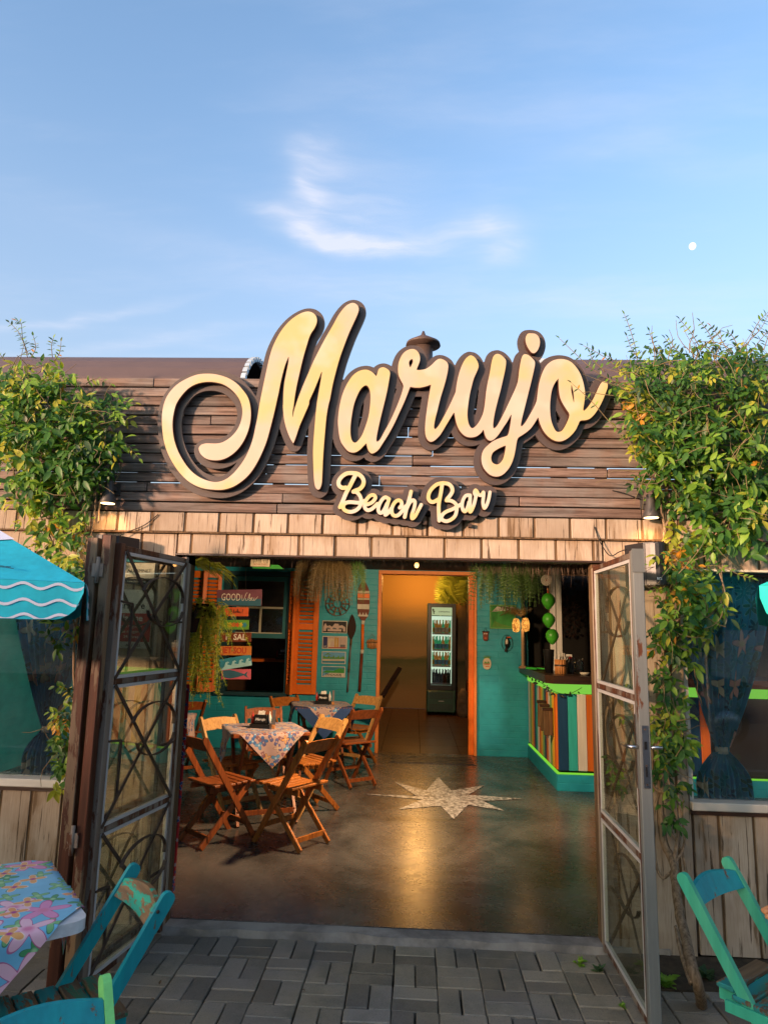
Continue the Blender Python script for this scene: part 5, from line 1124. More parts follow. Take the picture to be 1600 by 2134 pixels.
# wall plates
def plate(px0, py0, px1, py1, label, base, deco=None):
    y = BY-.012; a, c_ = at(px0,py0,y), at(px1,py1,y); cx, cz = (a.x+c_.x)/2, (a.z+c_.z)/2; w_, h_ = (c_.x-a.x)/2, (a.z-c_.z)/2
    t = thing('metal_plate', label, 'wall plate', (cx,y,cz), 0, 'printed plates on the teal wall'); q = MB(); q.obox((cx,y,cz),(1,0,0),(0,1,0),(0,0,1),(w_,.003,h_),.002); q.build('rim','chalk',t)
    q = MB(); q.box((cx-w_*.94,y-.0045,cz-h_*.88),(cx+w_*.94,y-.0032,cz+h_*.88)); q.build('panel',base,t)
    def R_(u0, v0, u1, v1, m_, k=1): q = MB(); q.box((cx+w_*u0,y-.0045-.0008*k,cz+h_*v0),(cx+w_*u1,y-.0046,cz+h_*v1)); q.build('print',m_,t)
    def Pg(pts, m_, k=1): q = MB(); q.prism([(cx+w_*u,cz+h_*v) for u, v in pts], y-.0046-.0008*k, y-.0046); q.build('print',m_,t)
    if deco: deco(t, R_, Pg, cx, cz, w_, h_, y)
def sky_l(t, R_, Pg, cx, cz, w_, h_, y):
    Pg([(-.88,-.7),(-.88,.1),(-.75,.6),(-.6,.1),(-.4,.25),(-.2,.0),(0,.55),(.3,.5),(.35,.2),(.6,.3),(.85,.0),(.88,-.7)], 'cpink' if 'cpink' in M else 'chalk')
    for u in (-.5,0,.5): Pg([(u-.2,-.35),(u-.1,-.1),(u+.1,-.15),(u+.2,-.4)],'inkgrey',2)
    R_(-.68,-.75,-.55,-.2,'ink',2); R_(.55,-.75,.68,-.2,'ink',2)
plate(672,1293,723,1320,'black and white skyline number plate, topmost of the four on the teal wall','ink',sky_l)
def cat_l(t, R_, Pg, cx, cz, w_, h_, y):
    R_(-.92,-.85,-.58,.85,'navyink'); text('CAT',(cx-w_*.75,y-.0062,cz-h_*.62),.018,'chalk',t,depth=.0006,bold=.0006); R_(-.5,-.8,.2,.6,'sand'); R_(.0,-.7,.12,.8,'gold',2); R_(.18,-.7,.30,.75,'gold',2); Pg([(-.35,-.6),(-.3,.1),(-.1,.25),(.0,-.6)],'cpink',2); R_(.45,-.8,.85,-.3,'inkgrey'); R_(.4,.0,.9,.5,'cpink'); R_(-.5,-.85,.9,-.72,'plred',2)
plate(672,1325,723,1353,'cream plate with dark blue CAT band and city print, second of the four','cpink',cat_l)
def bch_l(t, R_, Pg, cx, cz, w_, h_, y):
    Pg([(-.9,-.2)]+[(-.9+1.8*i/18, .15+.28*math.sin(i*2.3)*math.cos(i*.7)) for i in range(19)]+[(.9,-.2)],'sggreen'); Pg([(-.9,-.55),(-.9,-.3),(.9,-.22),(.9,-.5)],'sand',1.2); R_(-.92,-.86,.92,-.5,'sgsea',1.1); Pg([(-.85,.3),(-.5,.75),(-.2,.45),(-.5,.5)],'sggreen',2)
plate(671,1357,720,1384,'palm beach picture plate in blue and green, third of the four','plsky',bch_l)
def tri_l(t, R_, Pg, cx, cz, w_, h_, y):
    R_(-.92,.3,.92,.86,'sgsea',.8); Pg([(-.92,-.1),(-.6,.25),(0,.2),(.5,.7),(.92,.5),(.92,-.2),(-.92,-.2)],'plgreen'); Pg([(-.92,-.86),(-.3,-.2),(.92,-.1),(.92,-.86)],'chalk',.9); text('TRINDADE-RJ',(cx,y-.0062,cz-h_*.55),.037,'ink',t,depth=.0006,bold=.0006,sx=.92)
plate(671,1388,719,1412,'green hill plate lettered TRINDADE-RJ, lowest of the four','plsky',tri_l)
# oars
def oar(pts_blade, shaft, label, bands, cat='oar'):
    y = BY-.03; c = at(*shaft[0],y); t = thing('paddle', label, cat, c); P = [(lambda p:(p.x,p.z))(at(a,c_,y)) for a, c_ in pts_blade]
    q = MB(); q.prism(smooth_poly(P,True,3), y-.014, y+.004); q.build('blade', bands[0], t)
    zt = max(p[1] for p in P); zb_ = min(p[1] for p in P); xm = sum(p[0] for p in P)/len(P); hw = (max(p[0] for p in P)-min(p[0] for p in P))/2
    for (v0, v1, m_, k) in bands[1]:
        q = MB(); z1, z0 = zt-(zt-zb_)*v0, zt-(zt-zb_)*v1; q.box((xm-hw*k,y-.0165,z0),(xm+hw*k,y-.0145,z1)); q.build('painted_band',m_,t)
    for (s0, s1, m_, r) in bands[2]:
        a, c_ = at(*s0,y), at(*s1,y); q = MB(); q.tube([a,c_],r,10); q.build('shaft',m_,t)
    return t, xm, zt, zb_, hw, y
t, xm, zt, zb_, hw, y = oar([(757,1209),(765,1219),(770,1237),(770,1262),(768,1280),(760,1293),(754,1293),(747,1281),(745,1262),(745,1237),(750,1219)], ((757,1293),), 'large carved paddle with banded blade and orange and brown shaft, left of the inner doorway', ('sgbrown', [(.27,.33,'sand',.95),(.34,.44,'orange',.96),(.45,.49,'sand',.95),(.60,.72,'chalk',.96),(.86,.90,'chalk',.80)], [((757,1293),(756,1301),'chalk',.022),((756,1301),(755,1354),'orange',.020),((755,1354),(754,1362),'chalk',.022),((754,1362),(749,1440),'sgbrown',.020)]))
for s_ in (-1,0,1):
    q = MB(); q.prism([(xm+s_*hw*.5-.018,zb_+.055),(xm+s_*hw*.5,zb_+.105),(xm+s_*hw*.5+.018,zb_+.055)], y-.0175,y-.0146); q.build('painted_band','chalk',t)
oar([(734,1280),(739,1290),(742,1305),(740,1318),(734,1331),(730,1331),(725,1318),(725,1303),(729,1290)], ((732,1331),), 'slim dark paddle with woven leaf shaped blade and patterned shaft beside the plates', ('terra', [], [((732,1331),(731,1345),'batten',.014),((731,1345),(728,1380),'inkgrey',.012),((728,1380),(727,1400),'batten',.013),((727,1400),(724,1442),'inkgrey',.012)]))
# woven disc
c = at(704,1258,BY-.05); t = thing('woven_disc', 'round openwork woven disc hanging above the plates', 'wall ornament', c); q = MB()
for r in (.155,.105,.055):
    for k in range(28): a0, a1 = 2*PI*k/28, 2*PI*(k+1)/28; q.bar(c+V(r*math.cos(a0),0,r*math.sin(a0)), c+V(r*math.cos(a1),0,r*math.sin(a1)),.012,.008,side=(0,1,0))
for k in range(10): a0 = 2*PI*k/10; q.bar(c+V(.05*math.cos(a0),0,.05*math.sin(a0)), c+V(.155*math.cos(a0),0,.155*math.sin(a0)),.018,.006,side=(-math.sin(a0),0,math.cos(a0)))
q.build('ring','straw',t)
# bamboo pipe ornament
c = at(775,1340,BY-.03); t = thing('bamboo_ornament', 'little rack of bamboo tubes on a string beside the doorway', 'wall ornament', c)
for i in range(5):
    x = c.x-.052+i*.026; q = MB(); q.tube([(x,c.y,c.z+.055-.008*abs(i-2)),(x+.003,c.y,c.z-.075+.006*abs(i-2))],.0115,8); q.build('tube','bamboo',t)
q = MB(); q.box((c.x-.07,c.y-.016,c.z+.0),(c.x+.07,c.y-.010,c.z+.016)); q.build('binding','batten',t); q = MB(); q.tube([(c.x-.04,c.y,c.z+.05),(c.x,c.y,c.z+.12),(c.x+.04,c.y,c.z+.05)],.003,5); q.build('string','straw',t)
# right wall: mask, pineapple, toucan figure, picture
c = at(1011,1325,BY-.025); t = thing('carved_mask', 'small dark red carved mask on a string, above the pineapple plaque', 'mask', c)
q = MB(); q.prism([(c.x-.034,c.z+.05),(c.x+.034,c.z+.05),(c.x+.030,c.z-.04),(c.x+.018,c.z-.062),(c.x-.018,c.z-.062),(c.x-.030,c.z-.04)],c.y-.018,c.y+.01); q.build('head','sgbrown',t)
q = MB(); q.box((c.x-.042,c.y-.02,c.z+.045),(c.x+.046,c.y+.008,c.z+.058)); q.build('brow','terra',t)
for s_ in (-1,1): q = MB(); q.box((c.x+s_*.014-.007,c.y-.0205,c.z+.02),(c.x+s_*.014+.007,c.y-.0185,c.z+.034)); q.build('eye','chalk',t)
q = MB(); q.box((c.x-.014,c.y-.0205,c.z-.035),(c.x+.014,c.y-.0185,c.z-.022)); q.build('mouth','sgorange',t); q = MB(); q.tube([(c.x-.02,c.y,c.z+.055),(c.x,c.y,c.z+.11),(c.x+.02,c.y,c.z+.055)],.0018,4); q.build('string','cable',t)
c = at(1014,1383,BY-.012); t = thing('pineapple_plaque', 'cream pineapple shaped plaque with a little beach picture', 'wall plaque', c)
q = MB(); q.prism([(c.x+.058*math.cos(a)*(1-.1*math.cos(2*a)),c.z+.072*math.sin(a)) for a in np.linspace(0,2*PI,24,endpoint=False)],c.y-.008,c.y+.004); q.build('body','sand',t)
q = MB()
for k in range(7): a = PI*(.2+.6*k/6); q.prism([(c.x+.03*math.cos(a)-.008,c.z+.066),(c.x+.03*math.cos(a)+.008,c.z+.066),(c.x+.062*math.cos(a),c.z+.072+.036*math.sin(a))],c.y-.006-.0004*k,c.y+.0)
q.build('leaves','sggreen',t); q = MB(); q.box((c.x-.035,c.y-.0098,c.z-.012),(c.x+.035,c.y-.0084,c.z+.0)); q.box((c.x-.02,c.y-.0098,c.z-.04),(c.x+.03,c.y-.0084,c.z-.03)); q.build('print','sgorange',t); q = MB(); q.prism([(c.x-.038,c.z+.002),(c.x-.02,c.z+.03),(c.x,c.z+.01),(c.x+.02,c.z+.032),(c.x+.038,c.z+.002)],c.y-.0098,c.y-.0084); q.build('print','sggreen',t)
c = at(1056,1340,BY-.06); t = thing('bird_figure', 'black and white toucan figure on a hoop, hanging on the teal wall', 'bird figure', c)
q = MB(); q.lathe([(.0,-.06),(.024,-.045),(.033,0),(.026,.035),(.017,.055),(.018,.07),(.0,.086)], c, 14); q.build('body','black',t); q = MB(); q.lathe([(.0,-.02),(.018,-.01),(.02,.02),(.012,.045),(.0,.055)], c+V(-.006,-.018,.0), 12); q.build('breast','chalk',t)
q = MB(); q.tube([c+V(.0,-.01,.07),c+V(.03,-.03,.075),c+V(.045,-.04,.06)],[.012,.009,.003],8); q.build('beak','sgorange',t); q = MB(); q.bar(c+V(-.005,0,-.05),c+V(-.02,0,-.11),.026,.006,side=(1,0,0)); q.build('tail','black',t)
q = MB(); q.tube([c+V(.085*math.cos(a)*.8,.01,.10*math.sin(a)) for a in np.linspace(0,2*PI,25)],.0028,5,cap=False); q.build('hoop','cable',t)
y = BY-.02; a, c_ = at(1022,1262,y), at(1072,1309,y); t = thing('framed_picture', 'pale framed picture half hidden behind the hanging ferns', 'picture', ((a.x+c_.x)/2,y,c_.z))
q = MB(); q.box((a.x,y-.012,c_.z),(c_.x,y+.01,a.z)); q.build('mount','plgreen',t); q = MB()
for bx in ((a.x-.012,c_.z-.012,c_.x+.012,c_.z),(a.x-.012,a.z,c_.x+.012,a.z+.012),(a.x-.012,c_.z,a.x,a.z),(c_.x,c_.z,c_.x+.012,a.z)): q.box((bx[0],y-.02,bx[1]),(bx[2],y+.01,bx[3]))
q.build('frame','cgreen',t); q = MB(); q.prism([(a.x+.01,c_.z+.01),(a.x+.05,c_.z+.09),(a.x+.12,c_.z+.05),(c_.x-.01,c_.z+.01)],y-.0135,y-.0122); q.build('print','sggreen',t); q = MB(); q.prism([(a.x+.01,a.z-.08),(a.x+.08,a.z-.01),(c_.x-.01,a.z-.01),(c_.x-.01,a.z-.05)],y-.0135,y-.0122); q.build('print','chalk',t)

# painted wooden signs on one string, and the green plate over them
sp = at(495,1215,3.2)
def board(p0, p1, h, label, mat, y=3.2, th_=.012, deco=None):
    a, c_ = at(*p0,y), at(*p1,y); t = thing('painted_board', label, 'sign board', ((a.x+c_.x)/2,y,(a.z+c_.z)/2), 0, 'painted boards hanging in a column'); d = (c_-a).normalized(); n = V(0,1,0)
    up = d.cross(V(0,-1,0))*-1; up = up if up.z > 0 else -up; cc = (a+c_)/2; q = MB(); q.obox(cc, d, n, up, ((c_-a).length/2,th_/2,h/2), .002); q.build('panel', mat, t)
    if deco: deco(t, cc, d, up, (c_-a).length, h, y-th_/2-.0006)
    return t
def gv(t, c, d, u, w_, h_, y):
    def loc(a, b_): return (c.x+a, y-.0008, c.z+b_)
    q = MB(); q.box((c.x-w_*.49,y-.0004,c.z-h_*.49),(c.x+w_*.49,y+.0003,c.z-h_*.05)); q.build('paint','sgblue',t)
    text('GOOD', loc(-.085,.0), .105, 'chalk', t, depth=.001, sx=.62)
    q = MB(); L = [[(.028,.03),(.034,-.028),(.05,-.02),(.072,.045),(.085,.05)],[(.068,-.005),(.072,-.028),(.09,-.02),(.104,.03),(.112,.04),(.108,.0),(.108,-.025),(.124,-.022),(.122,-.002),(.112,-.004),(.128,-.012),(.138,.0),(.132,.006),(.130,-.02),(.150,-.022),(.158,.004),(.156,-.024),(.168,-.02),(.192,.014)]]
    for l in L: ribbon(q, smooth_poly(l,False,3), .0045, loc(0,0))
    q.build('lettering','chalk',t)
board((452,1246),(546,1245),.165,'purple and blue board lettered GOOD Vibes, top of the column','sgpurple',deco=gv)
def al(t, c, d, u, w_, h_, y):
    q = MB(); l = [(-.075,-.02),(-.06,.028),(-.05,.02),(-.06,-.005),(-.045,.01),(-.05,-.015),(-.035,-.012),(-.022,.028),(-.026,-.012),(-.012,-.008),(-.006,.006),(-.014,.002),(-.008,-.01),(.004,.0),(.016,.03),(.012,-.012),(.022,.008),(.028,-.012),(.042,.006),(.036,-.004),(.046,-.012),(.056,.0)]
    ribbon(q, smooth_poly(l,False,3), .004, (c.x,y-.0008,c.z)); ribbon(q, [(.068,.03),(.066,-.005)], .005, (c.x,y-.0008,c.z)); ribbon(q, [(.066,-.016),(.066,-.020)], .006, (c.x,y-.0008,c.z)); q.build('lettering','ink',t)
board((468,1275),(518,1275),.092,'orange board with the handwritten word aloha!','sgorange',deco=al)
def gr(t, c, d, u, w_, h_, y):
    for i, (x, m_) in enumerate(((-.07,'sgyellow'),(-.03,'sgamber'),(.01,'sgorange'),(.045,'sgyellow'),(.085,'sgsea'))):
        q = MB(); q.prism([(c.x+x+.022*math.cos(a)*(1+.3*math.cos(5*a)),c.z+.022*math.sin(a)*(1+.3*math.cos(5*a))) for a in np.linspace(0,2*PI,20,endpoint=False)],y-.001,y); q.build('paint',m_,t)
board((467,1302),(519,1302),.098,'small green board painted with flowers and a starfish','sggreen',deco=gr)
board((460,1328),(524,1328),.092,'dark brown board with white letters reading F SAL','sgbrown',deco=lambda t,c,d,u,w_,h_,y: text('F  SAL',(c.x+.0,y-.0008,c.z),.085,'chalk',t,depth=.001,bold=.0022,sx=.95))
board((455,1356),(524,1356),.092,'amber board with red letters reading SOU','sgamber',deco=lambda t,c,d,u,w_,h_,y: text('JET SOU',(c.x+.0,y-.0008,c.z),.085,'inkred',t,depth=.001,bold=.002,sx=.8))
def wv(t, c, d, u, w_, h_, y):
    pts = [(-w_*.5,-h_*.5)]
    for k in range(4): x = -w_*.35+k*w_*.22; pts += [(x,-h_*.2),(x+w_*.05,h_*.14),(x+w_*.13,h_*.2),(x+w_*.17,h_*.02),(x+w_*.12,h_*.08),(x+w_*.10,-h_*.08)]
    pts += [(w_*.5,-h_*.05),(w_*.5,-h_*.5)]; P = [c+d*a+u*b_ for a, b_ in pts]; q = MB(); q.prism([(p.x,p.z) for p in P],y-.0012,y-.0002); q.build('paint','sgfoam',t)
board((458,1386),(524,1375),.110,'tilted sea blue board painted with a row of breaking waves','sgsea',deco=wv)
def whl(t, c, d, u, w_, h_, y):
    P = [(-w_*.45,-h_*.3),(-w_*.45,h_*.35),(-w_*.2,h_*.42),(w_*.1,h_*.2),(w_*.28,h_*.04),(w_*.4,h_*.34),(w_*.36,0),(w_*.42,-h_*.34),(w_*.26,-h_*.08),(w_*.1,-h_*.25),(-w_*.2,-h_*.45)]
    q = MB(); q.prism([(c.x+a,c.z+b_) for a, b_ in P],y-.0012,y-.0002); q.build('paint','sgblue',t)
board((462,1405),(523,1405),.100,'pink board painted with a blue whale tail, lowest of the column','sgpink',deco=whl)
q = MB(); q.tube([at(480,1165,3.22),at(482,1400,3.22)],.002,5); q.tube([at(512,1165,3.22),at(513,1400,3.22)],.002,5); q.build('sign_string','cable',label='pair of thin strings holding the column of painted boards',cat='string')
y = 3.0; a, c_ = at(528,1150,y), at(562,1181,y); t = thing('licence_plate', 'orange and white number plate lettered HAWAII, hung at the top of the doorway', 'number plate', ((a.x+c_.x)/2,y,c_.z)); q = MB(); q.box((a.x-.02,y,c_.z+.0),(c_.x,y+.004,a.z),0); q.build('panel','sand',t); text('HAWAII',((a.x+c_.x)/2-.01,y-.0006,(a.z+c_.z)/2+.022),.062,'ink',t,depth=.001,sx=.85); text('ALOHA STATE',((a.x+c_.x)/2-.01,y-.0006,c_.z+.022),.020,'inkred',t,depth=.001)
q = MB(); q.prism([(c_.x+.01,c_.z+.02),(c_.x+.09,c_.z+.02),(c_.x+.14,c_.z-.02),(a.x,c_.z-.02),(a.x,c_.z-.004),(c_.x+.01,c_.z-.004)],y+.006,y+.012); q.build('green_board','plgreen',label='bright green board behind the HAWAII plate',cat='board')

# ================================================================== FRIDGE
FX0, FX1, FY = .245, .775, 9.05
fr = thing('drinks_fridge', 'tall green glass door drinks fridge with lit shelves of bottles in the rear room', 'fridge', ((FX0+FX1)/2,FY,0))
q = MB(); q.box((FX0,FY+.03,.06),(FX0+.05,FY+.60,2.02)); q.box((FX1-.05,FY+.03,.06),(FX1,FY+.60,2.02)); q.box((FX0+.05,FY+.03,1.97),(FX1-.05,FY+.60,2.02)); q.box((FX0+.05,FY+.56,.5),(FX1-.05,FY+.60,1.97)); q.box((FX0+.05,FY+.03,.06),(FX1-.05,FY+.60,.50)); q.build('cabinet','fridge',fr)
q = MB(); q.box((FX0+.005,FY-.012,.445),(FX0+.075,FY+.029,2.02),.004); q.box((FX1-.075,FY-.012,.445),(FX1-.005,FY+.029,2.02),.004); q.box((FX0+.076,FY-.0115,1.95),(FX1-.076,FY+.0285,2.018)); q.box((FX0+.076,FY-.0115,.447),(FX1-.076,FY+.0285,.53)); q.build('door_frame','fridgek',fr)
q = MB(); q.box((FX0+.076,FY+.0,1.80),(FX1-.076,FY+.02,1.949)); hd = q.build('header','fridgehead',fr)
text('ACERVEJAPRAIA',((FX0+FX1)/2+.045,FY-.002,1.868),.030,'ink',hd,depth=.001,bold=.0006)
q = MB(); c = V(FX0+.115,FY-.002,1.875); q.prism([(c.x-.01,c.z+.05),(c.x+.005,c.z+.035),(c.x+.0,c.z+.01),(c.x+.035,c.z),(c.x+.005,c.z-.01),(c.x+.012,c.z-.05),(c.x-.008,c.z-.05),(c.x-.012,c.z-.01),(c.x-.03,c.z+.03)],c.y-.001,c.y); q.build('emblem','ink',hd)
q = MB(); q.box((FX0+.056,FY+.545,.52),(FX1-.056,FY+.555,1.795)); q.build('lit_back','fridgelight',fr)
for x in (FX0+.085,FX1-.085): q = MB(); q.box((x-.006,FY+.035,.56),(x+.006,FY+.047,1.79)); q.build('light_strip','fridgelight',fr)
q = MB(); q.box((FX0+.076,FY+.012,.531),(FX1-.076,FY+.016,1.799)); q.build('door_glass','glassw',fr)
botm = {}
def bottle_me(m_):
    if m_ not in botm: q = MB(); q.lathe([(.027,0),(.030,.01),(.030,.135),(.025,.16),(.012,.19),(.011,.235),(.013,.238),(.013,.25)], (0,0,0), 10); botm[m_] = q.mesh('bottle', m_)
    return botm[m_]
labm = {}
def lab_me(m_):
    if m_ not in labm: q = MB(); q.lathe([(.0308,.03),(.0308,.115)], (0,0,0), 10, cap=False); labm[m_] = q.mesh('label_band', m_)
    return labm[m_]
zs = (1.465,1.165,.875,.56)
for si, z in enumerate(zs):
    q = MB(); q.box((FX0+.058,FY+.06,z-.014),(FX1-.058,FY+.50,z-.004)); q.build('shelf','chalk',fr)
    q = MB(); q.box((FX0+.078,FY+.045,z-.018),(FX1-.078,FY+.058,z+.016)); q.build('price_rail','chalk' if si < 3 else 'inkgrey',fr)
    rb_ = MB()
    for i in range(8): rb_.lathe([(.026,0),(.028,.01),(.028,.15),(.024,.175),(.011,.205),(.010,.245),(.012,.26)], (FX0+.085+i*.052,FY+.17+.02*(i%2),z-.004), 8)
    rb_.build('rear_bottles', ('bottleb','bottleg','bottleb','bottlek')[si], fr, kind='stuff')
    for i in range(6):
        x = FX0+.105+i*.064; m_ = ('bottleg','bottleb','bottleg','bottleg')[si] if i in (0,3,5) else ('bottleb','bottleg','bottleb','bottlek')[si]
        if si == 3: m_ = 'bottlek'
        o = bpy.data.objects.new('bottle', bottle_me(m_)); COL.objects.link(o); o.location = (x,FY+.10,z-.004)
        nm_ = ('top','second','third','bottom')[si]; pos = ('far left','second from left','third from left','third from right','second from right','far right')[i]
        tag(o, f"{'green' if m_=='bottleg' else ('amber' if m_=='bottleb' else 'dark')} glass bottle on the {nm_} fridge shelf, {pos}", 'bottle', 'bottles in the fridge')
        if si < 3: l_ = bpy.data.objects.new('label_band', lab_me(('chalk','plsky','plsky')[si] if i not in (0,5) else 'gold')); COL.objects.link(l_); l_.parent = o
q = MB(); q.box((FX0+.0,FY-.02,.05),(FX1-.0,FY+.029,.440),.015); kp = q.build('kick_panel','fridge',fr)
for (za, zb2) in ((.29,.41),(.09,.20)):
    for r in range(5):
        q = MB(); z = za+(zb2-za)*(r+.5)/5
        for k in range(16): x = FX0+.06+k*(FX1-FX0-.12)/15.5; q.box((x,FY-.0225,z-.007),(x+.016,FY-.0205,z+.007))
        q.build('vent_slots','black',kp)
q = MB(); q.box(((FX0+FX1)/2-.05,FY-.0222,.245),((FX0+FX1)/2+.05,FY-.0205,.258)); q.build('badge','chalk',kp)
for x in (FX0+.04,FX1-.04): q = MB(); q.lathe([(.02,.0),(.02,.06)],(x,FY+.08,0),10); q.lathe([(.02,.0),(.02,.06)],(x,FY+.52,0),10); q.build('foot','black',fr)
plight('fridge_glow', ((FX0+FX1)/2,FY+.03,1.2), .0001, (.7,1,.6), fr)
# things beside the fridge and behind the door edge
t = thing('bin_bag', 'pale wrapped bundle standing right of the fridge', 'bundle', (.93,8.9,0)); q = MB(); q.lathe([(.09,0),(.12,.1),(.11,.3),(.08,.42),(.03,.5)], (.90,8.9,0), 14); q.build('body','straw',t)
for k in range(3):
    t = thing('drinks_crate', ('lowest','middle','topmost')[k]+' dark red drinks crate of the stack in the corner right of the fridge', 'crate', (1.14,9.0,.21*k), 0, 'crates beside the fridge')
    q = MB(); q.box((.98,8.8,.21*k),(1.3,9.2,.21*k+.2),.01); q.build('body','sgbrown',t)
    for i in range(4): q = MB(); q.box((1.0+i*.07,8.796,.21*k+.06),(1.04+i*.07,8.799,.21*k+.14)); q.build('opening','black',t)
# leaning wood in the rear room
q = MB(); q.bar(at(796,1452,7.6),at(833,1392,7.9),.07,.04,side=(1,0,0)); q.build('leaning_plank','darkwood',label='dark plank leaning at a slant inside the doorway left of the fridge',cat='plank')

# ================================================================== BAR COUNTER
bc = thing('bar_counter', 'bar counter faced with upright planks in many colours under a thick dark top', 'bar counter', (1.44,3.4,0))
BX, BF, BB = 1.445, 3.40, 5.10
q = MB(); q.box((BX+.03,BF+.03,0),(4.19,BB,1.03)); q.build('core','darkroom',bc)
cols = ['cwhite','cgreen','cyellow','corange','cnavy','cteal','cwhite','corange','cyellow','cgreen','cnavy','corange','cwhite','cgreen','cyellow','corange']
n_ = 16; w_ = (BB-.02-BF)/n_
for i in range(n_):
    y1 = BB-.01-i*w_; q = MB(); q.box((BX,y1-w_+.003,.19),(BX+.028,y1-.003,.93),.003); q.build('plank',cols[i],bc)
fc = ['cnavy','cteal','cwhite','corange','cyellow','cwhite','cteal','corange','cnavy','cwhite','cyellow','corange','cteal','cwhite','cnavy','corange']; x = BX+.012
for i in range(16):
    w2 = .093 if i else .100; q = MB(); q.box((x+.002,BF-.03,.19),(x+w2-.002,BF-.002,.93),.003); q.build('plank',fc[i],bc); x += w2
    if x > 4.1: break
q = MB(); q.box((BX-.012,BF-.045,.0),(BX+.03,BB,.155)); q.box((BX+.03,BF-.045,0),(4.19,BF+.0,.155)); q.build('plinth','wallteal',bc)
q = MB(); q.box((BX-.006,BF-.036,.156),(BX+.02,BB,.170)); q.box((BX+.02,BF-.036,.156),(4.19,BF-.01,.170)); q.build('lower_light_strip','ledstrip',bc)
q = MB(); q.box((BX-.008,BF-.036,.935),(BX+.03,BB,1.03)); q.box((BX+.03,BF-.036,.935),(4.19,BF+.0,1.03)); q.build('lit_fascia','ledgreen',bc)
q = MB(); q.prism([(1.335,BB),(1.335,3.36),(1.40,3.27),(4.19,3.27),(4.19,3.95),(1.95,3.95),(1.95,BB)],1.035,1.115,'xy'); q.build('top','darkwood',bc)
# ivy garland on the fascia
t = thing('ivy_garland', 'thin artificial ivy garland draped along the lit edge of the counter', 'garland', (BX,BF,1.0)); q = MB(); gp_ = [V(1.40,5.0,1.03),V(1.425,4.5,1.0),V(1.425,4.1,.985),V(1.42,3.7,.97),V(1.43,3.36,.95),V(1.55,3.355,.93),V(1.63,3.355,.96),V(1.70,3.355,1.0)]
q.tube([Vector(p) for p in smooth_poly([tuple(p) for p in gp_],False,4)],.003,5); q.build('stem','cable',t)
for i in range(34):
    k = rnd(0,6.9); j = int(k); p = gp_[j].lerp(gp_[j+1],k-j)+V(rnd(-.012,0),-.006,rnd(-.03,.02)); q = MB(); mt = setmat(None,p,(rnd(-1,1),rnd(-.4,.1),rnd(-1,.2)),(-.6,-.8,.2),rnd(.03,.055)); q.add([mt@x_ for x_ in LP],LF); q.build('leaf','black',t)
# wooden menu boards hooked on the side
for i in range(3):
    t = thing('menu_board', ('front','middle','rear')[i]+' one of three brown wooden menu boards hung on the counter side', 'menu board', (1.40,3.62+i*.16,.6), 0, 'menu boards on the counter side')
    q = MB(); y_ = 3.52+i*.17; q.box((1.345,y_,.50+.02*i),(1.435,y_+.03,.76+.02*i),.004); q.build('panel','batten',t); q = MB(); q.box((1.335,y_-.006,.745+.02*i),(1.436,y_+.036,.775+.02*i),.004); q.build('top_rail','darkwood',t)
# things on the counter
TZ = 1.115
c = at(1089,1375,4.5); t = thing('palm_lamp', 'small palm tree lamp with two glowing coconut shades on the counter end', 'lamp', (c.x,c.y,TZ)); c.z = TZ
q = MB(); q.lathe([(.06,0),(.05,.012),(.025,.03)]+[(.017+(.003 if k % 2 else 0),.04+k*.022) for k in range(20)], c, 12); q.build('trunk','bark',t)
for dx, dz in ((-.075,.50),(.035,.51)): q = MB(); q.lathe([(.0,-.085),(.04,-.07),(.047,-.03),(.050,.01),(.042,.045),(.03,.075),(.0,.085)],c+V(dx,0,dz),16); q.build('lamp_shade','shell',t)
q = MB()
for k in range(26): a = rnd(0,2*PI); r = rnd(.1,.22); e = c+V(-.1+math.cos(a)*r*1.2,math.sin(a)*r,.66+rnd(-.06,.07)); frond(q, c+V(-.02,0,.60), c+V(-.04+math.cos(a)*r*.5,math.sin(a)*r*.5,.72), e, 9, .05, .5)
q.build('crown','fernbrown',t); plight('shade_light', c+V(-.02,-.09,.5), .5, (1,.5,.15), t, .05)
c = at(1167,1390,3.55); c = V(c.x,c.y,TZ); t = thing('straw_holder', 'round holder of bamboo tubes on the counter', 'straw holder', c)
for k in range(12): a = 2*PI*k/12; q = MB(); q.tube([c+V(.046*math.cos(a),.046*math.sin(a),.001),c+V(.046*math.cos(a),.046*math.sin(a),.150+rnd(-.003,.003))],.0125,8); q.build('tube','bamboo',t)
q = MB(); q.lathe([(.0600,.082),(.0600,.10)],c,20,cap=False); q.build('band','darkwood',t)
for k in range(16):
    a = rnd(0,2*PI); r = rnd(0,.03); o_ = MB(); o_.tube([c+V(r*math.cos(a),r*math.sin(a),.06),c+V(r*1.9*math.cos(a)+rnd(-.01,.01),r*1.9*math.sin(a),.215+rnd(-.03,.02))],.0035,6); o_.build('drinking_straw','paper',label='white paper wrapped drinking straw, one of the bunch standing in the bamboo holder',cat='straw',group='straws in the bamboo holder')
c = V(at(1143,1380,3.75).x,3.75,TZ); t = thing('black_bucket', 'tall black cup behind the bamboo straw holder', 'bucket', c); q = MB(); q.lathe([(.045,0),(.058,.24),(.061,.245),(.05,.235)],c,18); q.build('body','black',t)
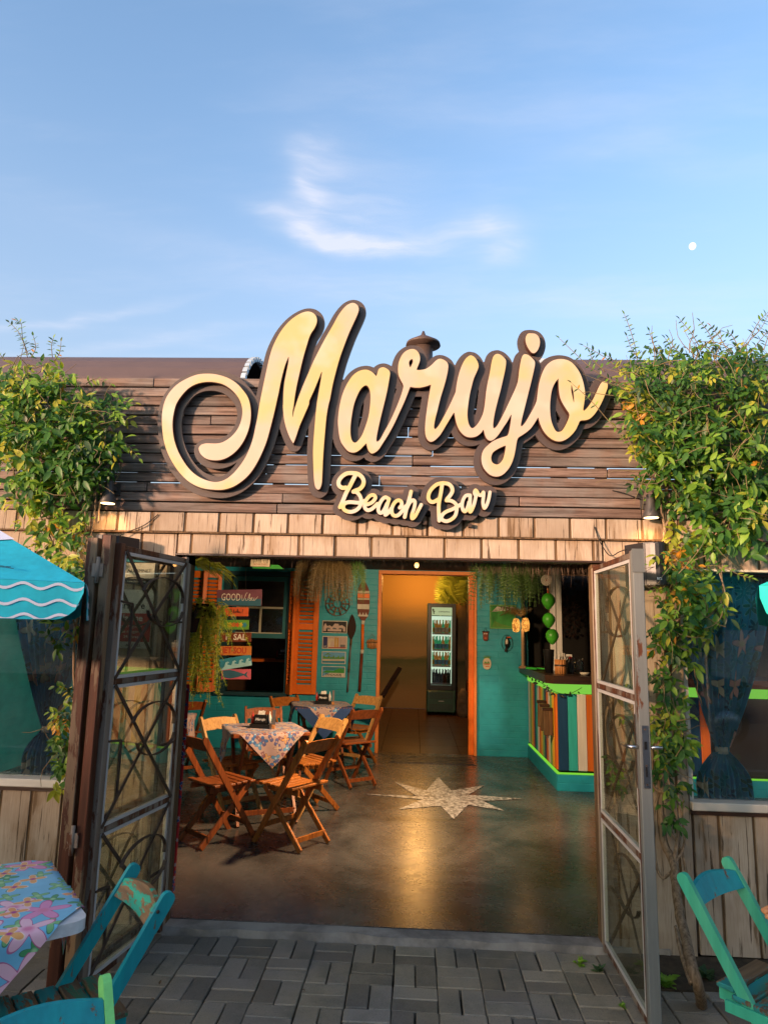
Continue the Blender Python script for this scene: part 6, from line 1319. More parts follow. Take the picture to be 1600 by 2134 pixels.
c = V(at(1188,1390,3.7).x+.0,3.7,TZ); t = thing('spray_bottle', 'spray bottle with white head and red collar on the counter', 'spray bottle', c); q = MB(); q.lathe([(.032,0),(.034,.02),(.034,.11),(.014,.15)],c,14); q.build('body','inkgrey',t); q = MB(); q.lathe([(.016,.15),(.016,.175)],c,12); q.build('collar','red',t); q = MB(); q.box((c.x-.045,c.y-.012,TZ+.176),(c.x+.02,c.y+.012,TZ+.20),.004); q.bar((c.x-.02,c.y,TZ+.175),(c.x-.04,c.y,TZ+.14),.01,.006); q.build('head','white',t)
c = V(at(1218,1390,3.42).x,3.44,TZ); t = thing('ashtray', 'small pale dish on the counter beside the gate edge', 'dish', c); q = MB(); q.lathe([(.03,0),(.045,.018),(.05,.03),(.045,.028),(.028,.01)],c,16); q.build('body','chalk',t)
c = V(at(1205,1372,3.9).x,3.9,TZ); t = thing('glass_jug', 'clear glass jug standing behind the dish', 'jug', c); q = MB(); q.lathe([(.05,0),(.055,.08),(.045,.14),(.05,.15)],c,16,cap=False); q.build('body','glassw',t)
c = V(at(1112,1378,4.1).x,4.1,TZ); q = MB(); q.obox(c+V(-.03,0,.022),(1,0,-.05),(0,1,0),(0,0,1),(.06,.035,.012),.006); q.tube([c+V(.03,0,.025),c+V(.2,-.05,.018)],.011,8); q.build('dish_brush','greenpl',label='bright green plastic scoop lying on the counter',cat='scoop')
# white posts over the counter and dark wall stuff
for x_, lb in ((1.585,'thin white post over the counter, left of the pair'),(1.655,'thin white post over the counter, right of the pair')): q = MB(); q.box((x_-.030,4.15,TZ),(x_+.028,4.20,2.30),.003); q.build('counter_post','white',label=lb,cat='post')
q = MB(); q.box((1.36,5.0,TZ),(1.40,5.06,2.3)); q.build('counter_post','black',label='dark post against the teal wall end above the counter',cat='post')
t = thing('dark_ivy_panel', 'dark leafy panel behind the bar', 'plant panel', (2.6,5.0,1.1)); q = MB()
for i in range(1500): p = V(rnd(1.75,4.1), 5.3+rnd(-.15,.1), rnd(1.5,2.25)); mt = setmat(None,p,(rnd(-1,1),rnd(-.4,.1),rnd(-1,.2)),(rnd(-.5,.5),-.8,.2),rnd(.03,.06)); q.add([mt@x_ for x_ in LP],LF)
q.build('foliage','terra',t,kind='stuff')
# coconuts on a cord with woven disc
y = 3.25
def cc(px, py): return at(px, py, y)
a = cc(1138,1209); t = thing('woven_medallion', 'round cream woven medallion hanging on a cord above the coconuts', 'ornament', a)
for r in (.052,.040,.028,.014): q = MB(); q.tube([a+V(r*math.cos(k),0,r*math.sin(k)) for k in np.linspace(0,2*PI,21)],.0045,6,cap=False); q.build('ring','chalk',t)
for k in range(14): q = MB(); th_ = 2*PI*k/14; q.bar(a+V(.008*math.cos(th_),0,.008*math.sin(th_)),a+V(.052*math.cos(th_),0,.052*math.sin(th_)),.004,.003,side=(-math.sin(th_),0,math.cos(th_))); q.build('spoke','sand',t)
q = MB(); q.lathe([(0,-.006),(.006,0),(0,.006)],a+V(0,-.005,0),10,'y'); q.build('bead','red',t)
b_ = cc(1141,1228); t = thing('shell_ornament', 'small orange shell and tassel on the cord under the medallion', 'ornament', b_); q = MB(); q.lathe([(.0,-.014),(.014,0),(.0,.016)],b_,10); q.build('shell','bamboo',t); q = MB(); q.lathe([(.010,-.06),(.004,-.015)],b_,8); q.build('tassel','sgorange',t)
for k, (px, py, sx_, lb) in enumerate(((1142,1253,1.28,'top green coconut hanging on the cord'),(1143,1293,1.18,'middle green coconut hanging on the cord'),(1150,1327,1.2,'lowest green coconut hanging on the cord'))):
    p = cc(px,py); q = MB(); q.lathe([(r_*sx_,h_*sx_) for r_,h_ in ((.0,-.066),(.018,-.058),(.042,-.030),(.055,.0),(.052,.028),(.036,.052),(.014,.064),(.0,.065))],p,14); o = q.build('green_coconut','coconut',label=lb,cat='coconut',group='green coconuts on the cord'); q = MB(); q.lathe([(.016,0),(.010,.012)],p+V(0,0,.060),8); q.build('stalk','batten',o)
q = MB(); q.tube([V(a.x,y+.03,2.3),a+V(0,.03,0),b_+V(0,.03,0),cc(1144,1255)+V(0,.06,0),cc(1150,1330)+V(.0,.06,0)],.0025,5); q.tube([V(a.x+.03,y+.03,2.3),cc(1148,1240)+V(0,.02,0)],.002,5); q.build('twine','straw',label='cord holding medallion and coconuts',cat='cord')

# ================================================================== CHAIRS AND TABLES
def make_chair(name, mats, label, cat='chair', W_=.40, teal=False, nsl=7):
    """folding chair, faces +y; origin on the floor under the seat centre. mats: long legs, short legs, seat, backrest"""
    t = thing(name, label, cat, (0,0,0)); ml, ms, mseat, mback = mats; hw = W_/2
    tp = V(0,-.27,.80); ft = V(0,.225,0); d = (tp-ft).normalized()
    for s_ in (-1,1):
        x = s_*(hw-.012); q = MB(); a = V(x,ft.y,0); b_ = V(x,tp.y,tp.z); n = V(1,0,0); wd = V(0,d.z,-d.y)
        # long leg with rounded top, in the plane x = const
        P = []; hwd = .024
        for k in range(7): th_ = PI*k/6; P.append((b_.y+d.y*.0+wd.y*hwd*math.cos(th_)+d.y*hwd*math.sin(th_), b_.z-hwd+wd.z*hwd*math.cos(th_)+d.z*hwd*math.sin(th_)))
        P.append((a.y-wd.y*hwd+.0,0)); P.append((a.y+wd.y*hwd,0)); q.prism(P, x-.011, x+.011, 'yz'); q.build('long_leg', ml, t, local=True)
        x = s_*(hw-.040); q = MB(); a = V(x,-.235,.012); b_ = V(x,.165,.415); q.bar(a,b_,.042,.020,side=(0,1,-1),bev=.002); q.build('short_leg', ms, t, local=True)
    # seat boards across
    y0, y1 = -.175, .195; w_ = (y1-y0)/nsl; cache = {}
    for k in range(nsl):
        hx = hw+.004 if nsl < 6 or k in (0,nsl-1) else hw-.026
        if nsl < 6 and k == 0: hx = hw-.03
        q = MB(); y = y0+(k+.5)*w_; z = .425+.012*math.cos((k/(nsl-1)-.5)*PI)*-1+.012; q.obox((0,y,z),(1,0,0),(0,1,0),(0,0,1),(hx,w_/2-(.0035 if nsl < 6 else .003),.009),.003); q.build('seat_slat', mseat, t, local=True)
    q = MB()
    for s_ in (-1,1): q.bar((s_*(hw-.064),-.175,.400),(s_*(hw-.064),.19,.405),.018,.040,side=(1,0,0)); q.bar((s_*(hw+.006),-.12,.395),(s_*(hw+.006),.19,.402),.012,.038,side=(1,0,0)) if teal else None
    q.bar((-hw+.07,.150,.398),(hw-.07,.150,.398),.036,.018,side=(0,0,1)); q.build('seat_frame', ms, t, local=True)
    # backrest: curved board between the long legs
    yb = lambda z: ft.y+(tp.y-ft.y)*(z/tp.z); n_ = 10; P = []; zc_ = .728; hh = .028 if teal else .043
    q = MB(); A = []
    for i in range(n_+1):
        u = i/n_; x = (-1+2*u)*(hw-.024); bow = -.016*math.sin(PI*u); top = hh+ (.012*min(1,3.5*min(u,1-u)) if not teal else .016*math.sin(PI*u)); A.append((x,bow,top))
    vs = []; 
    for (x,bow,top) in A:
        for (zz, yy) in ((-hh,0),(top,0),(top,.016),(-hh,.016)): vs.append((x, yb(zc_+zz)+bow+yy-.008, zc_+zz))
    F = []
    for i in range(n_): F += [(i*4+k, i*4+(k+1)%4, (i+1)*4+(k+1)%4, (i+1)*4+k) for k in range(4)]
    F += [(3,2,1,0),(n_*4,n_*4+1,n_*4+2,n_*4+3)]; q.add(vs,F); q.build('backrest', mback, t, local=True)
    q = MB(); q.bar((-hw+.024,-.180,.075),(hw-.024,-.180,.075),.034,.016,side=(0,0,1)); q.build('stretcher', ms, t, local=True)
    q = MB(); q.bar((-hw+.024,.145,.135),(hw-.024,.145,.135),.034,.016,side=(0,0,1)); q.build('front_stretcher', ml, t, local=True)
    q = MB()
    for s_ in (-1,1): q.lathe([(.0,-.014),(.006,-.014),(.006,-.011)],(s_*(hw-.012),-.235,.745),8,'x',cap=False); q.lathe([(.005,-.003),(.005,.003)],(s_*(hw+.002),.0,.39),8,'x')
    q.build('bolt','iron',t,local=True); return t
wc = make_chair('folding_chair', ('chairwood','chairwood','chairwood','chairwood'), '', W_=.385)
wc2 = make_chair('folding_chair', ('chairwood2','chairwood2','chairwood2','chairwood2'), '', W_=.385)
wc3 = make_chair('folding_chair', ('chairwood3','chairwood','chairwood','chairwood3'), '', W_=.385)
index_children()
def face(x, y, tx, ty): return math.atan2(ty-y, tx-x)-PI/2
CS = .95           # these bar chairs are small
T1 = atz(552,1517,.70); T2 = atz(670,1468,.70); gC = 'wooden folding chairs around the inside tables'
def cpos(px, py, d):
    p = atz(px, py, .745); d = Vector((d[0],d[1],0)).normalized(); o = p+d*.255; return o.x, o.y, (o.x+d.x, o.y+d.y)
spec = [(pr_, *cpos(px, py, d), lb) for pr_, px, py, d, lb in [
 (wc, 671,1541, (-.82,.57), 'varnished folding chair nearest the street, standing right of the nearer table'),
 (wc2, 402,1535, (.66,.75), 'varnished folding chair seen from behind next to the left gate leaf'),
 (wc3, 455,1494, (.75,-.66), 'golden folding chair half hidden by the hanging fern at the left of the nearer table'),
 (wc2, 549,1474, (.35,-.93), 'dark folding chair tipped against the far side of the nearer table'),
 (wc3, 695,1496, (-.72,-.69), 'golden folding chair at the right of the nearer table, behind the front chair'),
 (wc2, 765,1479, (-.62,.78), 'dark folding chair with its back to the doorway star, in front of the rear table'),
 (wc3, 768,1450, (-.5,-.87), 'pale folding chair by the teal wall at the right of the rear table'),
 (wc, 592,1452, (.66,-.75), 'varnished folding chair at the far left of the rear table'),
 (wc2, 395,1462, (-.6,.8), 'dark folding chair at the side table behind the left gate leaf')]]
used = set()
for pr_, x, y, to, lb in spec:
    c_ = place(pr_, (x,y,0), face(x,y,*to), lb, gC, first=pr_.name not in used); c_.scale = (CS,CS,CS); used.add(pr_.name)
def table(x, y, rz, label, size=(.62,.62), h=.70, wood_='chairwood2'):
    t = thing('folding_table', label, 'table', (x,y,0), rz, None); a, b_ = size[0]/2, size[1]/2
    q = MB(); q.box((-a,-b_,h-.028),(a,b_,h),.004); q.build('tabletop', wood_, t, local=True)
    for s_ in (-1,1):
        q = MB(); q.bar((s_*(a-.08),-b_+.05,0),(s_*(a-.08),b_-.06,h-.03),.045,.022,side=(0,1,-1)); q.build('leg', wood_, t, local=True)
        q = MB(); q.bar((s_*(a-.11),b_-.05,0),(s_*(a-.11),-b_+.06,h-.03),.045,.022,side=(0,1,1)); q.build('leg', wood_, t, local=True)
    q = MB(); q.bar((-a+.08,-b_+.10,.09),(a-.08,-b_+.10,.09),.035,.016,side=(0,0,1)); q.bar((-a+.1,b_-.10,.09),(a-.1,b_-.10,.09),.035,.016,side=(0,0,1)); q.build('stretcher', wood_, t, local=True)
    return t
def drape(x, y, rz, s, h, label, mat, hang, over=.31, rot=PI/4, uvs=3.0, edge=.305, grp=None):
    """square cloth laid corner-wise over a square table"""
    c_, s_ = math.cos(rot), math.sin(rot)
    def f(u, v):
        a, b_ = (u-.5)*2*s, (v-.5)*2*s; X, Y = a*c_-b_*s_, a*s_+b_*c_; ex, ey = abs(X)-edge, abs(Y)-edge; dz = 0; 
        if ex > 0: dz += ex; X = math.copysign(edge+.012+ex*.12+.012*math.sin(Y*24)*min(1,ex*8), X)
        if ey > 0: dz += ey; Y = math.copysign(edge+.012+ey*.12+.012*math.sin(X*24)*min(1,ey*8), Y)
        z = h+.003-dz; return (x+X*math.cos(rz)-Y*math.sin(rz), y+X*math.sin(rz)+Y*math.cos(rz), z)
    q = MB(); q.grid(f, 40, 40, uv=lambda u, v: (u*s*2, v*s*2)); o = q.build('tablecloth', mat, label=label, cat='tablecloth', group=grp)
    return o
table(T1.x,T1.y,.42,'wooden folding table nearer the doorway, under a leafy pink and blue cloth'); drape(T1.x,T1.y,.42,.40,.70,'pink and blue leafy cloth laid corner-wise on the nearer table','tablec',.2)
table(T2.x,T2.y,.25,'wooden folding table by the teal wall, under two cloths'); drape(T2.x,T2.y,.25,.44,.70,'plain dark blue undercloth hanging from the rear table','bluecl',.2,rot=PI/4); drape(T2.x,T2.y,.25,.34,.704,'leafy print cloth on top of the dark blue one on the rear table','tablec',.1,rot=PI/4)
table(-2.35,2.55,.1,'wooden folding table at the far left behind the gate leaf'); drape(-2.35,2.55,.1,.40,.70,'printed cloth on the side table behind the left gate leaf','tablec',.2)
def napkin(x, y, z, rz, label, card=True, wh='nearer table'):
    t = thing('napkin_holder', label, 'napkin holder', (x,y,z), rz)
    q = MB(); q.box((-.085,-.045,0),(.085,.045,.032),.003); q.box((-.055,-.03,.032),(.055,.03,.105),.006); q.build('box','black',t,local=True)
    me = text_mesh('Marujo', .030, 'white', .001, bold=.0008, shear=.3); me.transform(Matrix.Translation((0,-.0312,.070))); link('lettering', me, t, local=True)
    q = MB(); q.add([(-.03,-.005,.10),(.03,-.005,.10),(.035,.0,.135),(.0,.0,.125),(-.02,.0,.14)],[(0,1,2,3,4)]); q.add([(-.025,.008,.10),(.03,.008,.10),(.02,.01,.14),(-.03,.01,.128)],[(0,1,2,3)]); q.build('napkin','paper',t,local=True)
    M_ = Matrix.Translation((x,y,z)) @ Matrix.Rotation(rz,4,'Z')
    for (dx, dy, m_, nm, lb, h_) in ((-.072,.0,'red','sauce_bottle','red sauce bottle in the holder on the '+wh,.095),(.070,.01,'white','sauce_bottle','white sauce bottle in the holder on the '+wh,.10)):
        p = M_ @ V(dx,dy,.0325); q = MB(); q.lathe([(.014,0),(.015,.05),(.006,h_*.8),(.003,h_)],p,10); q.build(nm,m_,label=lb,cat='bottle')
    if card: 
        p = M_ @ V(.115,-.03,0); q = MB(); q.box((p.x-.013,p.y-.013,z),(p.x+.013,p.y+.013,z+.030),.002); cb = q.build('card_holder','bamboo',label='small orange wooden block holding a tall menu card on the '+wh,cat='card holder'); q = MB(); q.box((p.x-.012,p.y-.002,z+.031),(p.x+.014,p.y+.002,z+.15)); q.build('card','inkgrey',cb)
    return t
napkin(T1.x-.03,T1.y-.02,.705,-.05,'black napkin holder lettered Marujo on the nearer table',True)
napkin(T2.x+.02,T2.y-.02,.709,-.05,'black napkin holder lettered Marujo on the rear table',True,'rear table')
napkin(-1.93,6.30,1.06,-.05,'black napkin holder on the shelf behind the bar window',False,'window shelf')

# ------------------------------------------------------------------ outside furniture
tch = make_chair('folding_chair', ('tealpaint','tealpaint','tealworn','mintworn'), 'worn teal folding chair with flaked mint backrest at the flower clothed table', W_=.37, teal=True, nsl=5)
tch2 = make_chair('folding_chair', ('mint','mint','tealworn','tealpaint'), 'mint green folding chair with teal backrest at the right edge', W_=.37, teal=True, nsl=5)
tch3 = make_chair('folding_chair', ('lime','tealpaint','tealworn','tealpaint'), 'dark teal folding chair cut by the bottom left corner, lime inner leg', W_=.37, teal=True, nsl=5)
def set_chair(t, pl, pr2, label=None, side=1):
    """place by the two top ends of the long legs (x,y at z = .80)"""
    a, b_ = Vector(pl), Vector(pr2); c = (a+b_)/2; d = (b_-a).normalized(); f = V(-d.y,d.x,0)*side; o = V(c.x,c.y,0)+f*.25
    t.location = o; t.rotation_euler = (0,0,math.atan2(f.y,f.x)-PI/2)
a, b_ = atz(278,1797,.70), atz(354,1860,.70); set_chair(tch, a, b_, side=-1)
a, b_ = atz(1412,1822,.70), atz(1524,1782,.70); set_chair(tch2, a, b_, side=-1)
a, b_ = atz(190,2040,.70), atz(-60,2110,.70); set_chair(tch3, a, b_, side=-1 if ((b_-a).cross(V(0,0,1))).y < 0 else 1)
for c_ in (tch, tch2, tch3): c_.location.z = GZ; c_.scale = (.92,.92,.92)
# white table: corners from the photograph on its top plane
TZW = .655
k1, k2, k3 = atz(100,1798,TZW), atz(187,1915,TZW), atz(20,2110,TZW); e1 = (k1-k2).normalized(); e2 = V(e1.y,-e1.x,0); e2 = e2 if e2.dot(k3-k2) > 0 else -e2; cA = k2; sz = .64
tw_ = thing('painted_table', 'chipped white painted wooden table in the lower left corner, under a flowered cloth', 'table', (cA.x,cA.y,GZ))
cen = cA+e1*sz*.5+e2*sz*.5
q = MB(); P = []
for (u, v, s1, s2) in ((0,0,1,1),(1,0,-1,1),(1,1,-1,-1),(0,1,1,-1)):
    base = cA+e1*u*sz+e2*v*sz; r = .045
    cc_ = base+e1*s1*r+e2*s2*r
    for k in range(5):
        th_ = PI/2*k/4; 
        va, vb = (-e1*s1, -e2*s2); 
        if (u,v) in ((0,0),(1,1)): P.append(cc_+va*r*math.cos(th_)+vb*r*math.sin(th_))
        else: P.append(cc_+va*r*math.sin(th_)+vb*r*math.cos(th_))
q.prism([(p.x,p.y) for p in P], TZW-.035, TZW, 'xy'); q.build('tabletop','whiteworn',tw_)
for (u, v) in ((.34,.34),(.80,.34),(.80,.80),(.34,.80)):
    b0 = cA+e1*u*sz+e2*v*sz; q = MB(); q.box((b0.x-.02,b0.y-.02,GZ),(b0.x+.02,b0.y+.02,TZW-.036)); q.build('leg','whiteworn',tw_)
# flowered cloth: square laid corner-wise with two corners hanging
def fcl(u, v):
    a, b_ = (u-.5)*2*.40, (v-.5)*2*.40; r = PI/4+.04; X, Y = a*math.cos(r)-b_*math.sin(r)+.02, a*math.sin(r)+b_*math.cos(r)-.0; h_ = sz/2; dz = 0
    ex, ey = abs(X)-h_, abs(Y)-h_
    if ex > 0: dz += ex; X = math.copysign(h_+.012+.03*ex+.008*math.sin(Y*20)*min(1,ex*10), X)
    if ey > 0: dz += ey; Y = math.copysign(h_+.012+.03*ey+.008*math.sin(X*20)*min(1,ey*10), Y)
    p = cen+e1*X+e2*Y; return (p.x, p.y, TZW+.004-dz+.0025*math.sin(X*17+1)*math.sin(Y*13)*(1 if dz == 0 else 0)+.0025)
q = MB(); q.grid(fcl, 48, 48, uv=lambda u, v: (u*.80*1.5, v*.80*1.5)); q.build('tablecloth','floral',label='sky blue tablecloth with big pink hibiscus flowers, laid corner-wise on the white table',cat='tablecloth')
# umbrellas
def umbrella(corner, d1, d2, side, zt, rise, label, mat, waves=True, vh=.14):
    """square parasol; corner = eave corner, d1 and d2 directions of the two edges from it"""
    c = Vector(corner); d1 = Vector(d1).normalized(); d2 = Vector(d2).normalized(); ctr = c+d1*side/2+d2*side/2; ap = ctr+V(0,0,rise)
    t = thing('parasol', label, 'umbrella', (ctr.x,ctr.y,GZ)); K = [c, c+d1*side, c+d1*side+d2*side, c+d2*side]
    n = 8
    for i in range(4):
        a, b_ = K[i], K[(i+1)%4]; q = MB()
        def f(u, v, a=a, b_=b_): p = a.lerp(b_,u).lerp(ap,v); p.z -= .05*math.sin(PI*v)*(1-abs(2*u-1)**2)*.6; return p
        q.grid(f, 10, 8); q.build('canopy_panel', mat, t)
        q = MB(); e = (b_-a).normalized(); nrm = V(0,0,1).cross(e); nrm = nrm if nrm.dot(ctr-a) < 0 else -nrm
        def vl(u):  # rounded lower corners
            x_ = min(u,1-u)*side; r = .10; return vh-(r-math.sqrt(max(0,r*r-(r-x_)**2)) if x_ < r else 0)
        def g(u, v, a=a, b_=b_): p = a.lerp(b_,u)+nrm*(.004+.012*v); p.z -= vl(u)*v+.001; return p
        q.grid(g, 60, 6); q.build('valance', mat, t)
        if waves:
            for kk, fr in enumerate((.10,.52,.90)):
                q = MB(); vs = []; fs = []; N_ = 120
                for k in range(N_+1):
                    u = k/N_; zz = vh*fr+.010*math.sin(u*side*2*PI/.115+kk*.4)
                    hi_, lo_ = zz, min(zz+.010, max(vl(u)-.002,0)); lo_ = max(lo_, min(hi_, vl(u)-.001))
                    for z_ in (hi_, lo_): zq = min(z_, vl(u)-.001); p = a.lerp(b_,u)+nrm*(.0075+.012*zq/vh); p.z -= zq+.001; vs.append(p)
                for k in range(N_): fs.append((2*k,2*k+1,2*k+3,2*k+2))
                q.add(vs,fs); q.build('wave_print','umbw',t)
    if waves:
        q = MB(); a, b_ = K[0], K[1]
        def f2(u, v): p = a.lerp(b_,u).lerp(ap,.42+.5*v); p.z += .006-.05*math.sin(PI*(.42+.5*v))*(1-abs(2*u-1)**2)*.6; return p
        q.grid(f2, 10, 6); q.build('white_top_print','umbw',t)
        # line drawn star
        q = MB(); o_ = a.lerp(b_,.20).lerp(ap,.10); sx = (b_-a).normalized(); sy = (ap-(a+b_)/2).normalized(); nn = sx.cross(sy); nn = nn if nn.y < 0 else -nn
        R_ = [(.070,.010),(.018,.010),(.012,.030),(.002,.012),(-.062,-.016),(-.006,-.006),(-.050,.0)]; o_ += nn*.012
        for m0, m1 in zip(R_[:-1], R_[1:]): q.bar(o_+sx*m0[0]+sy*m0[1], o_+sx*m1[0]+sy*m1[1], .0016, .001, side=sx.cross(nn))
        q.build('star_print','ink',t)
    q = MB(); q.lathe([(.019,GZ),(.019,ap.z+.04)],(ctr.x,ctr.y,0),14); q.lathe([(.03,ap.z),(.02,ap.z+.05),(.0,ap.z+.06)],(ctr.x,ctr.y,0),12); q.build('pole','white',t)
    q = MB()
    for k_ in K: q.bar(k_+V(0,0,-.012)+(ctr-k_)*.02, ap+V(0,0,-.03), .012, .012)
    q.build('ribs','white',t); q = MB(); q.lathe([(.22,GZ),(.22,GZ+.04),(.03,GZ+.06),(.03,GZ+.2)],(ctr.x,ctr.y,0),20); q.build('base','concrete',t)
cn = at(177,1214,-1.30)
umbrella(cn, (-.90,-.42,0), (-.42,.90,0), 1.32, cn.z, .40, 'cyan parasol printed with white waves, corner at the upper left over the table', 'umb', vh=.138)
cn = at(1581,1220,-1.15)
umbrella(cn, (.86,-.50,0), (.50,.86,0), 1.05, cn.z, .30, 'bright aqua parasol of which only a rounded flap shows at the right edge', 'umbaqua', waves=False, vh=.145)
# red printed cloth hanging by the left gate leaf
def fb(u, v): a = at(362,1425,.32); return (a.x-.012+u*.11+.006*math.sin(u*14+v*3), .32+.015*math.sin(u*11+v*2), a.z-v*1.15-.0)
q = MB(); q.grid(fb, 12, 40, uv=lambda u, v: (u*.35, v*3.2)); q.build('hanging_cloth','bandana',label='long red printed cloth hanging behind the hinge side of the left gate leaf',cat='cloth')
# stickers and boards on the boards left of the gate
t = thing('security_sign', 'white and red alarm sign with smaller camera notices above, behind the left gate', 'sign', at(270,1260,-.012)); y = -.004
def rect(px0, py0, px1, py1, m_, dy): a, c_ = at(px0,py0,y), at(px1,py1,y); q = MB(); q.box((a.x,y-dy-.002,c_.z),(c_.x,y-dy,a.z)); q.build('panel',m_,t); return (a.x+c_.x)/2, (a.z+c_.z)/2
rect(232,1228,312,1352,'chalk',.0); rect(232,1277,312,1338,'plred',.003)
rect(262,1158,322,1172,'signcyan',.004); rect(262,1173,322,1208,'chalk',.004); rect(262,1205,322,1218,'ink',.007)
c = at(285,1164,y); text('MONITORADO POR CÂMERAS',(c.x,y-.0068,c.z),.0135,'chalk',t,depth=.0008,bold=.0003)
c = at(292,1190,y); text('ALARMNET',(c.x,y-.0068,c.z),.027,'ink',t,depth=.0008); c = at(292,1212,y); text('www.alarmnet.com.br',(c.x,y-.0098,c.z),.0155,'chalk',t,depth=.0008)
c = at(272,1262,y); text('verisure',(c.x,y-.0028,c.z),.052,'ink',t,depth=.0008,bold=.0008); c = at(272,1288,y); text('Alarme',(c.x,y-.0058,c.z),.050,'chalk',t,depth=.0008,bold=.001)
for i, s in enumerate(('com registro','de imagens','24 horas')): c = at(274,1305+i*11,y); text(s,(c.x,y-.0058,c.z),.024,'chalk',t,depth=.0008)
c = at(278,1345,y); text('4003 7222',(c.x,y-.0028,c.z),.019,'ink',t,depth=.0008)
c = at(278,1351,y)
q = MB(); a, c_ = at(1277,1314,-.004), at(1305,1452,-.004); q.prism([(a.x,a.z),(a.x+.052,a.z),(c_.x+.02,c_.z),(a.x+.01,c_.z+.01)],-.016,-.004); q.build('blank_board','cream',label='plain cream board leaning on the wall seen through the right gate glass',cat='board')
# moon
mdir = _ray(1442,513).normalized(); mp = cC+mdir*900; q = MB(); q.lathe([(3.9*math.sin(PI*k/12),-4.3*math.cos(PI*k/12)) for k in range(13)], mp, 24, cap=False); q.build('moon','moon',label='pale nearly full moon in the blue sky at the right',cat='moon')

# ------------------------------------------------------------------ fingers on the chair at the right edge
def skin_mesh(name, pts, edges, rad, mat, levels=2, root=0):
    me = bpy.data.meshes.new(name); me.from_pydata(pts, edges, []); ob = bpy.data.objects.new('tmp', me); COL.objects.link(ob)
    sk = ob.modifiers.new('s','SKIN'); lay = me.skin_vertices[0] if me.skin_vertices else None
    if lay is None: 
        bpy.context.view_layer.objects.active = ob
        import bmesh; bm = bmesh.new(); bm.from_mesh(me); bm.verts.layers.skin.verify(); bm.to_mesh(me); bm.free(); lay = me.skin_vertices[0]
    for i, r in enumerate(rad): lay.data[i].radius = (r, r); lay.data[i].use_root = (i == root)
    sb = ob.modifiers.new('u','SUBSURF'); sb.levels = levels; sb.render_levels = levels
    dg_ = bpy.context.evaluated_depsgraph_get(); m2 = bpy.data.meshes.new_from_object(ob.evaluated_get(dg_)); bpy.data.objects.remove(ob)
    m2.materials.clear(); m2.materials.append(M[mat]); m2.polygons.foreach_set('use_smooth',[True]*len(m2.polygons)); return m2
YH = -1.32
tipp = at(1585,1909,YH); kx = lambda dx, dy, dz: tuple(tipp+V(dx,dy,dz))
PX, PY_ = 2.03, -1.42
pts = [(PX,PY_,.44),(PX+.03,PY_,.60),(PX+.04,PY_,.80),(PX+.02,PY_,.94),(PX+.0,PY_,1.02),(PX-.02,PY_,1.10),(PX-.02,PY_,1.19)]
rad = [.135,.115,.135,.085,.050,.082,.075]; ed = [(i,i+1) for i in range(6)]
def chain(start, ps, rs):
    k = start
    for p, r in zip(ps, rs): pts.append(tuple(p)); rad.append(r); ed.append((k,len(pts)-1)); k = len(pts)-1
    return k
for s_ in (-1,1): chain(0, [(PX-.04,PY_+s_*.10,.44),(PX-.24,PY_+s_*.115,.47),(PX-.40,PY_+s_*.12,.46),(PX-.41,PY_+s_*.12,.24),(PX-.40,PY_+s_*.12,.03),(PX-.52,PY_+s_*.125,.0)], [.085,.075,.056,.052,.036,.030])
chain(3, [(PX+.01,PY_-.16,.90),(PX+.0,PY_-.21,.74),(PX-.03,PY_-.22,.62),(PX-.16,PY_-.15,.55),(PX-.24,PY_-.13,.55),(PX-.31,PY_-.12,.545)], [.055,.043,.038,.030,.032,.016])
wr = chain(3, [(PX+.0,PY_+.16,.90),(PX-.09,PY_+.19,.78),(PX-.20,PY_+.18,.66),kx(.26,.045,-.05),kx(.20,.03,-.028),kx(.145,.02,-.004)], [.055,.044,.038,.029,.026,.029])
kn = chain(wr, [kx(.095,.015,.010)], [.027])
for (bx, by, bz, mx, my, mz, tx, ty, tz) in ((.085,-.020,.006,.045,-.018,.010,.008,-.006,.0),(.085,.002,.016,.045,.008,.020,.012,.014,.004),(.088,.026,.014,.050,.034,.016,.018,.038,.0),(.095,.046,.006,.062,.058,.004,.034,.062,-.010)):
    chain(kn, [kx(bx,by,bz),kx(mx,my,mz),kx(tx,ty,tz)], [.0105,.0095,.008])
chain(wr, [kx(.135,-.030,-.020),kx(.100,-.046,-.026),kx(.066,-.044,-.024)], [.012,.0105,.009])
me = skin_mesh('body', pts, ed, rad, 'skin'); me.materials.append(M['sgblue']); me.materials.append(M['navy'])
for f in me.polygons:
    c_ = f.center; arm = c_.y > PY_+.13 and c_.x < PX-.10
    if c_.z < .50 and c_.x > PX-.46 and c_.z > .08 and not (c_.y < PY_-.17 and c_.z > .5): f.material_index = 2
    elif c_.x > PX-.13 and .49 <= c_.z < .985: f.material_index = 1
pe = link('person', me, label='seated person in blue shirt, only orange lit fingertips reach in at the right edge', cat='person')
q = MB(); q.lathe([(.0,.10),(.05,.092),(.080,.06),(.094,.02),(.092,-.03),(.075,-.07)], (PX+.008,PY_,1.165), 18, cap=False); q.build('hair','darkwood',pe)
q = MB(); q.prism([(PX-.118,1.10),(PX-.088,1.155),(PX-.080,1.10)],PY_-.010,PY_+.010); q.build('nose','skin',pe)
for s_ in (-1,1): q = MB(); q.lathe([(.0,-.008),(.008,0),(.0,.008)],(PX-.093,PY_+s_*.030,1.150),8); q.build('eye','ink',pe)
q = MB(); q.box((PX-.099,PY_-.02,1.066),(PX-.090,PY_+.02,1.072)); q.build('mouth','inkred',pe)
index_children(); pc_ = place(tch2, (PX+.01,PY_,GZ), PI/2, 'mint folding chair the person sits on, beyond the right edge'); pc_.scale = (.95,.95,.95)

